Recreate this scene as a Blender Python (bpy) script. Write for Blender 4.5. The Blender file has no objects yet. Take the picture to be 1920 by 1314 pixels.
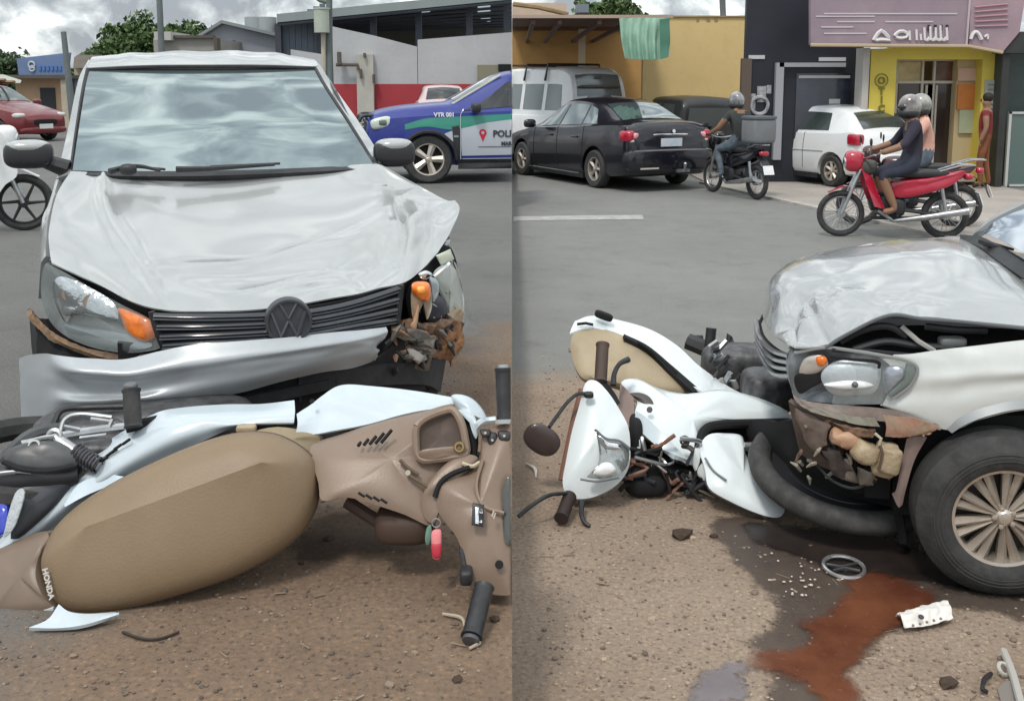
import bpy, bmesh, math, random
from mathutils import Vector, Matrix, noise
random.seed(7)
R = math.radians
sc = bpy.context.scene
col = sc.collection

# ------------------------------------------------------------------ camera, sky, sun, exposure
CAM_H = 1.45          # above the left street; the right street lies 0.40 m lower
GR = -0.40
PITCH = R(8.0); F = 1900.0; CX = 960.0; CY = 427.0
cd = bpy.data.cameras.new('camera'); cam = bpy.data.objects.new('camera', cd); col.objects.link(cam)
cam.location = (0, 0, CAM_H); cam.rotation_euler = (R(90)-PITCH, 0, 0)
cd.sensor_width = 36; cd.lens = 36*F/1920; cd.shift_y = -(657-CY)/1920
cd.clip_start = 0.05; cd.clip_end = 2000
sc.camera = cam
sc.view_settings.view_transform = 'Standard'; sc.view_settings.look = 'None'
sc.view_settings.gamma = 1; sc.view_settings.use_curve_mapping = False
sc.view_settings.exposure = 0.26

w = bpy.data.worlds.new('World'); sc.world = w; w.use_nodes = True
nt = w.node_tree; nt.nodes.clear()
def N(t, **k):
    n = nt.nodes.new(t)
    for a, b in k.items(): setattr(n, a, b)
    return n
def L(a, b): nt.links.new(a, b)
def math_n(op, a, b=None, c=None):
    n = N('ShaderNodeMath', operation=op)
    for i, x in enumerate((a, b, c)):
        if x is None: continue
        if isinstance(x, (int, float)): n.inputs[i].default_value = x
        else: L(x, n.inputs[i])
    return n.outputs[0]
SUN_EL, SUN_AZ = 58, 205
sky = N('ShaderNodeTexSky', sky_type='NISHITA'); sky.sun_disc = False
sky.sun_elevation = R(SUN_EL); sky.sun_rotation = R(SUN_AZ)
bg1 = N('ShaderNodeBackground'); L(sky.outputs[0], bg1.inputs[0]); bg1.inputs[1].default_value = 0.11
tc = N('ShaderNodeTexCoord'); sep = N('ShaderNodeSeparateXYZ'); L(tc.outputs['Generated'], sep.inputs[0])
zc = math_n('MAXIMUM', sep.outputs[2], 0.0)
den = math_n('MULTIPLY_ADD', zc, 0.25, 0.20)
cmb = N('ShaderNodeCombineXYZ')
L(math_n('DIVIDE', sep.outputs[0], den), cmb.inputs[0]); L(math_n('DIVIDE', sep.outputs[1], den), cmb.inputs[1])
n1 = N('ShaderNodeTexNoise'); n1.inputs['Scale'].default_value = 3.8; n1.inputs['Detail'].default_value = 9
n1.inputs['Roughness'].default_value = 0.56; n1.inputs['Distortion'].default_value = 0.35; L(cmb.outputs[0], n1.inputs['Vector'])
cr = N('ShaderNodeValToRGB'); e = cr.color_ramp
e.elements[0].position = .40; e.elements[0].color = (.29, .315, .345, 1)
e.elements[1].position = .62; e.elements[1].color = (.97, .99, .96, 1)
e.elements.new(.5).color = (.50, .54, .56, 1)
L(n1.outputs['Fac'], cr.inputs[0])
# an overcast dome is about three times as bright overhead as at the horizon
lum = math_n('MULTIPLY_ADD', zc, 1.10, 1.08)
bg2 = N('ShaderNodeBackground'); L(cr.outputs[0], bg2.inputs[0]); L(lum, bg2.inputs[1])
mx = N('ShaderNodeMixShader'); mx.inputs[0].default_value = .93
L(bg1.outputs[0], mx.inputs[1]); L(bg2.outputs[0], mx.inputs[2])
wo = N('ShaderNodeOutputWorld'); L(mx.outputs[0], wo.inputs[0])

sd = bpy.data.lights.new('sun', 'SUN'); sun = bpy.data.objects.new('sun', sd); col.objects.link(sun)
sd.energy = 1.5; sd.angle = R(10); sd.color = (1, .94, .86)
az = R(SUN_AZ)
sv = Vector((math.sin(az)*math.cos(R(SUN_EL)), math.cos(az)*math.cos(R(SUN_EL)), math.sin(R(SUN_EL))))
sun.rotation_euler = sv.to_track_quat('Z', 'Y').to_euler(); sun.location = (0, -5, 30)

# ------------------------------------------------------------------ helpers
def ray(px, py):
    u = (px-CX)/F; v = (py-CY)/F; c, s = math.cos(PITCH), math.sin(PITCH)
    return Vector((u, c - v*s, -s - v*c))
C0 = Vector((0, 0, CAM_H))
def P(px, py, Y):
    d = ray(px, py); return C0 + d*(Y/d.y)
def G(px, py, z=0.0):
    d = ray(px, py); return C0 + d*((z-CAM_H)/d.z)

INV = {}
def tag(o, label=None, cat=None, group=None, kind=None):
    if label: o['label'] = label
    if cat: o['category'] = cat
    if group: o['group'] = group
    if kind: o['kind'] = kind
    return o
def empty(name, loc, rz=0, label=None, cat=None, group=None):
    o = bpy.data.objects.new(name, None); col.objects.link(o)
    o.location = loc; o.rotation_euler = (0, 0, rz); o.empty_display_size = .2
    INV[o.name] = (Matrix.Translation(loc) @ Matrix.Rotation(rz, 4, 'Z')).inverted()
    return tag(o, label, cat, group)
def obj(name, geo, mat, parent=None, local=False, smooth=True, ang=40, recalc=True, **tg):
    vs, fs = geo[0], geo[1]
    vs = [Vector(v) for v in vs]
    loc = Vector((0, 0, 0))
    if parent is not None:
        if not local:
            I = INV[parent.name]; vs = [I @ v for v in vs]
    else:
        lo = Vector([min(v[i] for v in vs) for i in range(3)]); hi = Vector([max(v[i] for v in vs) for i in range(3)])
        loc = Vector(((lo.x+hi.x)/2, (lo.y+hi.y)/2, lo.z)); vs = [v-loc for v in vs]
    me = bpy.data.meshes.new(name); me.from_pydata([tuple(v) for v in vs], [], fs)
    if recalc:
        bm = bmesh.new(); bm.from_mesh(me); bmesh.ops.recalc_face_normals(bm, faces=bm.faces); bm.to_mesh(me); bm.free()
    mats = mat if isinstance(mat, (list, tuple)) else [mat]
    for m in mats: me.materials.append(m)
    if len(geo) > 2:
        for p, k in zip(me.polygons, geo[2]): p.material_index = k
    if smooth:
        me.polygons.foreach_set('use_smooth', [True]*len(me.polygons)); me.set_sharp_from_angle(angle=R(ang))
    o = bpy.data.objects.new(name, me); col.objects.link(o); o.location = loc
    if parent is not None:
        o.parent = parent; INV[o.name] = INV[parent.name]
    return tag(o, **tg)
def dup(o, parent=None):
    c = o.copy(); col.objects.link(c)
    c.parent = parent
    if o.name in INV: INV[c.name] = INV[parent.name] if parent is not None else INV[o.name]
    for ch in [k for k in o.children]: dup(ch, c)
    return c

def join(*gs):
    vs, fs = [], []
    for g in gs:
        b = len(vs); vs += [Vector(v) for v in g[0]]; fs += [tuple(i+b for i in f) for f in g[1]]
    return vs, fs
def xf(g, m): return [m @ Vector(v) for v in g[0]], g[1]
def box(c, s, rot=None):
    c = Vector(c); vs = []
    for x in (-.5, .5):
        for y in (-.5, .5):
            for z in (-.5, .5):
                v = Vector((x*s[0], y*s[1], z*s[2])); vs.append(c + (rot @ v if rot else v))
    return vs, [(0,1,3,2),(4,6,7,5),(0,4,5,1),(2,3,7,6),(0,2,6,4),(1,5,7,3)]
def bbox(x0, x1, y0, y1, z0, z1): return box(((x0+x1)/2, (y0+y1)/2, (z0+z1)/2), (x1-x0, y1-y0, z1-z0))
def cr1(p0, p1, p2, p3, t):
    return .5*((2*p1) + (p2-p0)*t + (2*p0-5*p1+4*p2-p3)*t*t + (3*p1-p0-3*p2+p3)*t**3)
def cr_open(pts, n):
    pts = [Vector(p) for p in pts]; m = len(pts)-1; out = []
    if m == 1: return [pts[0].lerp(pts[1], i/(n-1)) for i in range(n)]
    for i in range(n):
        t = i/(n-1)*m; k = min(int(t), m-1); f = t-k
        a = pts[k-1] if k > 0 else pts[0]*2-pts[1]
        d = pts[k+2] if k+2 <= m else pts[m]*2-pts[m-1]
        out.append(cr1(a, pts[k], pts[k+1], d, f))
    return out
def cr_closed(pts, per=4):
    pts = [Vector(p) for p in pts]; n = len(pts); out = []
    for k in range(n):
        for j in range(per):
            out.append(cr1(pts[k-1], pts[k], pts[(k+1) % n], pts[(k+2) % n], j/per))
    return out
def tube(pts, r, n=10, caps=True, smooth=0):
    pts = [Vector(p) for p in pts]
    if smooth: 
        if isinstance(r, (list, tuple)):
            q = cr_open([Vector((x, 0, 0)) for x in r], smooth); r = [max(a.x, .0005) for a in q]
        pts = cr_open(pts, smooth)
    rs = r if isinstance(r, (list, tuple)) else [r]*len(pts)
    vs, fs = [], []; up = None
    for i, p in enumerate(pts):
        t = (pts[min(i+1, len(pts)-1)] - pts[max(i-1, 0)])
        t = t.normalized() if t.length > 1e-9 else Vector((0, 0, 1))
        if up is None:
            up = Vector((0, 0, 1)) if abs(t.z) < .9 else Vector((1, 0, 0))
        a = (up - t*up.dot(t)).normalized(); b = t.cross(a); up = a
        for k in range(n):
            an = 2*math.pi*k/n; vs.append(p + a*(rs[i]*math.cos(an)) + b*(rs[i]*math.sin(an)))
    m = len(pts)
    for i in range(m-1):
        for k in range(n):
            fs.append((i*n+k, i*n+(k+1) % n, (i+1)*n+(k+1) % n, (i+1)*n+k))
    if caps: fs.append(tuple(range(n-1, -1, -1))); fs.append(tuple((m-1)*n+k for k in range(n)))
    return vs, fs
def basis(axis, up=None):
    z = Vector(axis).normalized(); up = Vector(up) if up else (Vector((0, 0, 1)) if abs(z.z) < .9 else Vector((1, 0, 0)))
    x = up.cross(z).normalized(); y = z.cross(x)
    m = Matrix((x, y, z)).transposed(); return m
def lathe(prof, c, axis, n=32, closed=False):
    m = basis(axis); c = Vector(c); vs, fs = [], []
    for (r, h) in prof:
        for k in range(n):
            a = 2*math.pi*k/n; vs.append(c + m @ Vector((r*math.cos(a), r*math.sin(a), h)))
    q = len(prof)
    for i in range(q if closed else q-1):
        j = (i+1) % q
        for k in range(n): fs.append((i*n+k, i*n+(k+1) % n, j*n+(k+1) % n, j*n+k))
    if not closed:
        if prof[0][0] > 1e-4: fs.append(tuple(range(n-1, -1, -1)))
        if prof[-1][0] > 1e-4: fs.append(tuple((q-1)*n+k for k in range(n)))
    return vs, fs
def ring(c, axis, R0, r, n=32, m=8):
    return lathe([(R0+r*math.cos(2*math.pi*i/m), r*math.sin(2*math.pi*i/m)) for i in range(m)], c, axis, n, True)
def disc(c, axis, r, h, n=24): return lathe([(r, -h/2), (r, h/2)], c, axis, n)
def sell(c, s, e=.5, rot=None, nu=20, nv=12):
    c = Vector(c); vs, fs = [], []
    def sp(v, p): return math.copysign(abs(v)**p, v)
    for j in range(nv+1):
        ph = -math.pi/2 + math.pi*j/nv
        for i in range(nu):
            th = 2*math.pi*i/nu
            v = Vector((s[0]*sp(math.cos(ph), e)*sp(math.cos(th), e), s[1]*sp(math.cos(ph), e)*sp(math.sin(th), e), s[2]*sp(math.sin(ph), e)))
            vs.append(c + (rot @ v if rot else v))
    for j in range(nv):
        for i in range(nu): fs.append((j*nu+i, j*nu+(i+1) % nu, (j+1)*nu+(i+1) % nu, (j+1)*nu+i))
    return vs, fs
def grid(rows, nu=24, nv=16, thick=.004, disp=None, toward=None):
    """smooth sheet through rows of points, closed to a thin solid"""
    rr = [cr_open(r, nu) for r in rows]
    cols = [cr_open([r[i] for r in rr], nv) for i in range(nu)]
    g = [[cols[i][j] for i in range(nu)] for j in range(nv)]
    toward = Vector(toward) if toward is not None else None
    def nrm(j, i):
        a = g[j][min(i+1, nu-1)] - g[j][max(i-1, 0)]; b = g[min(j+1, nv-1)][i] - g[max(j-1, 0)][i]
        n = a.cross(b); n = n.normalized() if n.length > 1e-12 else Vector((0, 0, 1))
        t = (toward if toward is not None else (C0 - g[j][i]))
        return n if n.dot(t) >= 0 else -n
    ns = [[nrm(j, i) for i in range(nu)] for j in range(nv)]
    if disp:
        g = [[g[j][i] + ns[j][i]*disp(i/(nu-1), j/(nv-1)) for i in range(nu)] for j in range(nv)]
    vs = [g[j][i] for j in range(nv) for i in range(nu)]
    if not thick:
        return vs, [(j*nu+i, j*nu+i+1, (j+1)*nu+i+1, (j+1)*nu+i) for j in range(nv-1) for i in range(nu-1)]
    vs += [g[j][i]-ns[j][i]*thick for j in range(nv) for i in range(nu)]
    o = nu*nv; fs = []
    for j in range(nv-1):
        for i in range(nu-1):
            a, b, c, d = j*nu+i, j*nu+i+1, (j+1)*nu+i+1, (j+1)*nu+i
            fs.append((a, b, c, d)); fs.append((d+o, c+o, b+o, a+o))
    for i in range(nu-1):
        fs.append((i+1, i, i+o, i+1+o)); k = (nv-1)*nu+i; fs.append((k, k+1, k+1+o, k+o))
    for j in range(nv-1):
        k = j*nu; fs.append((k, k+nu, k+nu+o, k+o)); k = j*nu+nu-1; fs.append((k+nu, k, k+o, k+nu+o))
    return vs, fs
def crease(x, y, segs):
    d = 0
    for (a, b, c, e_, w_, h) in segs:
        dx, dy = c-a, e_-b; t = max(0, min(1, ((x-a)*dx+(y-b)*dy)/(dx*dx+dy*dy)))
        q = math.hypot(x-a-t*dx, y-b-t*dy); d += h*math.exp(-q/w_)*(1-.5*abs(2*t-1)**2)
    return d
def pillow(outline, d, h, back=.02, per=4, rings=6, ex=.5, sm=True, bdir=None):
    """a solid shell: closed outline bulging by h along d, with a flat back"""
    o = cr_closed(outline, per) if sm else [Vector(p) for p in outline]
    n = len(o); c = sum(o, Vector())/n; d = Vector(d).normalized(); bd = Vector(bdir).normalized() if bdir else -d
    vs, fs = [], []
    for k in range(rings):
        t = 1-k/rings
        for p in o: vs.append(c.lerp(p, t) + d*(h*(1-t*t)**ex))
    vs.append(c + d*h); top = len(vs)-1
    for k in range(rings-1):
        for i in range(n): fs.append((k*n+i, k*n+(i+1) % n, (k+1)*n+(i+1) % n, (k+1)*n+i))
    for i in range(n): fs.append(((rings-1)*n+i, (rings-1)*n+(i+1) % n, top))
    b = len(vs)
    for p in o: vs.append(p + bd*back)
    for i in range(n): fs.append((i, b+i, b+(i+1) % n, (i+1) % n))
    vs.append(c + bd*back)
    for i in range(n): fs.append((b+i, len(vs)-1, b+(i+1) % n))
    return vs, fs
def prism(pts, d):
    pts = [Vector(p) for p in pts]; d = Vector(d); n = len(pts)
    vs = pts + [p+d for p in pts]
    return vs, [tuple(range(n)), tuple(range(2*n-1, n-1, -1))] + [(i, n+i, n+(i+1) % n, (i+1) % n) for i in range(n)]
def text_geo(s, size, ext=.003, bold=0.0):
    cu = bpy.data.curves.new('t', 'FONT'); cu.body = s; cu.size = size; cu.extrude = ext; cu.offset = bold
    cu.align_x = 'CENTER'; cu.align_y = 'CENTER'; cu.resolution_u = 3
    o = bpy.data.objects.new('t', cu); col.objects.link(o)
    dg = bpy.context.evaluated_depsgraph_get(); me = bpy.data.meshes.new_from_object(o.evaluated_get(dg))
    g = ([v.co.copy() for v in me.vertices], [tuple(p.vertices) for p in me.polygons])
    bpy.data.objects.remove(o); bpy.data.meshes.remove(me); bpy.data.curves.remove(cu)
    return g
def place(g, o, x, y):
    """put geometry drawn in x,y on a plane through o with axes x,y"""
    x = Vector(x).normalized(); y = Vector(y).normalized(); z = x.cross(y)
    m = Matrix((x, y, z)).transposed().to_4x4(); m.translation = Vector(o)
    return xf(g, m)
def boolean(geo, cutters):
    me = bpy.data.meshes.new('b'); me.from_pydata([tuple(v) for v in geo[0]], [], geo[1])
    bm = bmesh.new(); bm.from_mesh(me); bmesh.ops.recalc_face_normals(bm, faces=bm.faces); bm.to_mesh(me); bm.free()
    o = bpy.data.objects.new('b', me); col.objects.link(o); cs = []
    for g in cutters:
        m2 = bpy.data.meshes.new('c'); m2.from_pydata([tuple(v) for v in g[0]], [], g[1])
        bm = bmesh.new(); bm.from_mesh(m2); bmesh.ops.recalc_face_normals(bm, faces=bm.faces); bm.to_mesh(m2); bm.free()
        c = bpy.data.objects.new('c', m2); col.objects.link(c); cs.append(c)
        md = o.modifiers.new('m', 'BOOLEAN'); md.operation = 'DIFFERENCE'; md.object = c; md.solver = 'EXACT'
    dg = bpy.context.evaluated_depsgraph_get(); r = bpy.data.meshes.new_from_object(o.evaluated_get(dg))
    g = ([v.co.copy() for v in r.vertices], [tuple(p.vertices) for p in r.polygons])
    for c in cs: bpy.data.objects.remove(c)
    bpy.data.objects.remove(o)
    return g
def clip(root, side):
    """end a thing at the seam between the two streets (x = 0); side -1 keeps the left street"""
    bpy.context.view_layer.update()
    todo = [root]; k = 0
    while k < len(todo): todo += list(todo[k].children); k += 1
    for o in reversed(todo):
        if o.type != 'MESH': continue
        me = o.data.copy(); o.data = me
        I = o.matrix_world.inverted(); co = I @ Vector((side*.004, 0, 0)); no = (I.to_3x3() @ Vector((1, 0, 0))).normalized()
        bm = bmesh.new(); bm.from_mesh(me)
        r = bmesh.ops.bisect_plane(bm, geom=bm.verts[:]+bm.edges[:]+bm.faces[:], plane_co=co, plane_no=no, clear_outer=side < 0, clear_inner=side > 0)
        ed = [x for x in r['geom_cut'] if isinstance(x, bmesh.types.BMEdge)]
        if ed:
            try: bmesh.ops.holes_fill(bm, edges=ed)
            except Exception: pass
        n = len(bm.faces); bm.to_mesh(me); bm.free()
        if n == 0 and not o.children: bpy.data.objects.remove(o)

def bowl_geo(o, depth, d, r=8):
    n = len(o); c = sum(o, Vector())/n; vs, fs = [], []
    for k in range(r):
        t = 1-k/r
        for p in o: vs.append(c.lerp(p, t) - d*(depth*(1-t**4)))
    for k in range(r-1):
        for i in range(n): fs.append((k*n+i, k*n+(i+1) % n, (k+1)*n+(i+1) % n, (k+1)*n+i))
    fs.append(tuple((r-1)*n+i for i in range(n))); return vs, fs
# ------------------------------------------------------------------ materials
MT = {}
def M(name, c, rough=.5, metal=0, coat=0, var=0, vs=8, bump=0, bs=20, spec=.5, c2=None, emit=0, alpha=1, dirt=0, dcol=(.16, .10, .06)):
    if name in MT: return MT[name]
    m = bpy.data.materials.new(name); m.use_nodes = True; MT[name] = m
    t = m.node_tree; p = t.nodes['Principled BSDF']
    p.inputs['Base Color'].default_value = (*c, 1); p.inputs['Roughness'].default_value = rough
    p.inputs['Metallic'].default_value = metal; p.inputs['Coat Weight'].default_value = coat; p.inputs['Coat Roughness'].default_value = .06
    p.inputs['Specular IOR Level'].default_value = spec
    if emit: p.inputs['Emission Color'].default_value = (*c, 1); p.inputs['Emission Strength'].default_value = emit
    if alpha < 1: p.inputs['Alpha'].default_value = alpha
    def nn(ty): return t.nodes.new(ty)
    if var or bump or c2 or dirt: tcn = nn('ShaderNodeTexCoord')
    outc = None
    if var or c2:
        n = nn('ShaderNodeTexNoise'); n.inputs['Scale'].default_value = vs; n.inputs['Detail'].default_value = 6; n.inputs['Roughness'].default_value = .6
        t.links.new(tcn.outputs['Object'], n.inputs['Vector'])
        r = nn('ShaderNodeValToRGB'); a, b = r.color_ramp.elements
        a.position = .32; b.position = .68
        if c2: a.color = (*c, 1); b.color = (*c2, 1)
        else: a.color = (*[x*(1-var) for x in c], 1); b.color = (*[min(1, x*(1+var)) for x in c], 1)
        t.links.new(n.outputs['Fac'], r.inputs[0]); outc = r.outputs[0]
    if dirt:
        n = nn('ShaderNodeTexNoise'); n.inputs['Scale'].default_value = vs*1.7+3; n.inputs['Detail'].default_value = 8; n.inputs['Roughness'].default_value = .7
        t.links.new(tcn.outputs['Object'], n.inputs['Vector'])
        r = nn('ShaderNodeMapRange'); r.inputs['From Min'].default_value = .5; r.inputs['From Max'].default_value = .8; r.inputs['To Max'].default_value = dirt
        t.links.new(n.outputs['Fac'], r.inputs['Value'])
        x = nn('ShaderNodeMix'); x.data_type = 'RGBA'; t.links.new(r.outputs[0], x.inputs[0])
        if outc: t.links.new(outc, x.inputs[6])
        else: x.inputs[6].default_value = (*c, 1)
        x.inputs[7].default_value = (*dcol, 1); outc = x.outputs[2]
    if outc: t.links.new(outc, p.inputs['Base Color'])
    if bump:
        n = nn('ShaderNodeTexNoise'); n.inputs['Scale'].default_value = bs; n.inputs['Detail'].default_value = 4
        t.links.new(tcn.outputs['Object'], n.inputs['Vector'])
        b = nn('ShaderNodeBump'); b.inputs['Strength'].default_value = bump; b.inputs['Distance'].default_value = .02
        t.links.new(n.outputs['Fac'], b.inputs['Height']); t.links.new(b.outputs[0], p.inputs['Normal'])
    return m
silver = M('silver_paint', (.40, .415, .415), .25, .35, .8, bump=.05, bs=2.2, dirt=.25, vs=1.5, dcol=(.30, .29, .27))
silver_flat = M('bumper_paint', (.40, .43, .455), .36, .2, .4, dirt=.35, vs=1.6, dcol=(.27, .26, .25), bump=.06, bs=3)
white_paint = M('white_paint', (.74, .76, .77), .3, 0, .5, dirt=.15, vs=3)
moto_white = M('moto_white', (.50, .57, .62), .22, 0, .7, dirt=.25, vs=4, dcol=(.40, .42, .42))
black_paint = M('black_paint', (.008, .008, .014), .22, 0, .5)
red_paint = M('dark_red_paint', (.16, .014, .018), .3, .2, .6)
blue_paint = M('blue_paint', (.012, .025, .21), .35, 0, .3)
green_paint = M('green_paint', (.015, .22, .16), .3, 0, .6)
rubber = M('rubber', (.035, .035, .036), .8, var=.35, vs=14, bump=.15, bs=60, dirt=.4, dcol=(.09, .08, .07))
black_pl = M('black_plastic', (.02, .021, .024), .5, var=.3, vs=10, bump=.1, bs=40, dirt=.3, dcol=(.08, .07, .06))
dark_pl = M('dark_grey_plastic', (.022, .024, .028), .4, var=.2, vs=6)
void = M('engine_dark', (.008, .008, .009), .9)
alloy = M('alloy', (.58, .53, .47), .34, .75, dirt=.45, vs=6, dcol=(.24, .17, .11))
steel = M('steel', (.45, .46, .47), .35, .9, var=.2, vs=20)
chrome = M('chrome', (.75, .76, .78), .12, 1)
rust = M('rusty_plastic', (.26, .14, .08), .75, c2=(.05, .035, .028), vs=26, bump=.4, bs=40, dirt=.5, dcol=(.35, .27, .2))
orange_torn = M('orange_foam', (.34, .16, .06), .7, c2=(.16, .075, .04), vs=25, bump=.4, bs=60, dirt=.3, dcol=(.1, .06, .04))
beige_pl = M('beige_plastic', (.42, .34, .22), .55, c2=(.30, .23, .15), vs=14, bump=.3, bs=50, dirt=.5)
amber = M('amber_lens', (.85, .20, .03), .2, 0, .5, var=.3, vs=30)
red_lens = M('red_lens', (.42, .012, .035), .15, 0, .8)
pink_lens = M('pale_red_lens', (.75, .33, .36), .15, 0, .8)
tan_seat = M('tan_vinyl', (.215, .152, .092), .48, var=.06, vs=5, bump=.10, bs=160, dirt=.10, dcol=(.20, .14, .09))
brown_pl = M('brown_plastic', (.215, .155, .115), .38, var=.08, vs=5, bump=.06, bs=160, dirt=.30, dcol=(.26, .20, .15))
tail_brown = M('tail_brown_plastic', (.19, .14, .105), .42, var=.1, vs=5, dirt=.3)
glass_car = M('tinted_glass', (.05, .07, .075), .05, .55, 1, spec=.8)
glass_dark = M('dark_glass', (.015, .018, .02), .08, .1, .8)
glass_far = M('far_glass', (.10, .13, .13), .1, .5, .5)
skin = M('skin', (.24, .13, .08), .6); hair = M('hair', (.015, .01, .008), .7)
denim = M('grey_jeans', (.10, .13, .16), .9, var=.3, vs=12); navy = M('navy_cloth', (.02, .025, .045), .9, var=.3, vs=10)
black_cloth = M('black_cloth', (.02, .022, .024), .95, var=.3, vs=10); pink_cloth = M('pink_cloth', (.62, .36, .29), .9, var=.1, vs=10)
red_cloth = M('dark_red_cloth', (.17, .02, .02), .9, var=.3, vs=10)
def glassy(name, col, tr=1.0, rough=.03):
    m = bpy.data.materials.new(name); m.use_nodes = True; p = m.node_tree.nodes['Principled BSDF']
    p.inputs['Base Color'].default_value = (*col, 1); p.inputs['Roughness'].default_value = rough
    p.inputs['Alpha'].default_value = tr; p.inputs['Specular IOR Level'].default_value = .8; p.inputs['Coat Weight'].default_value = .5
    return m
lens = glassy('clear_lens', (.45, .50, .49), .16)
lens_torn = glassy('cracked_lens', (.60, .64, .60), .55, .12)
# windscreen: a mirror-like laminated pane over a dark cabin
def windscreen_mat():
    m = bpy.data.materials.new('windscreen'); m.use_nodes = True; t = m.node_tree; p = t.nodes['Principled BSDF']
    p.inputs['Base Color'].default_value = (.20, .255, .265, 1); p.inputs['Metallic'].default_value = .7; p.inputs['Roughness'].default_value = .025
    p.inputs['Coat Weight'].default_value = 1; p.inputs['Coat Roughness'].default_value = .03
    tcn = t.nodes.new('ShaderNodeTexCoord'); n = t.nodes.new('ShaderNodeTexNoise'); n.inputs['Scale'].default_value = 1.6; n.inputs['Detail'].default_value = 2
    t.links.new(tcn.outputs['Object'], n.inputs['Vector']); b = t.nodes.new('ShaderNodeBump'); b.inputs['Strength'].default_value = .25; b.inputs['Distance'].default_value = .03
    t.links.new(n.outputs['Fac'], b.inputs['Height']); t.links.new(b.outputs[0], p.inputs['Normal']); t.links.new(b.outputs[0], p.inputs['Coat Normal'])
    return m
windscreen = windscreen_mat()
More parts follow.
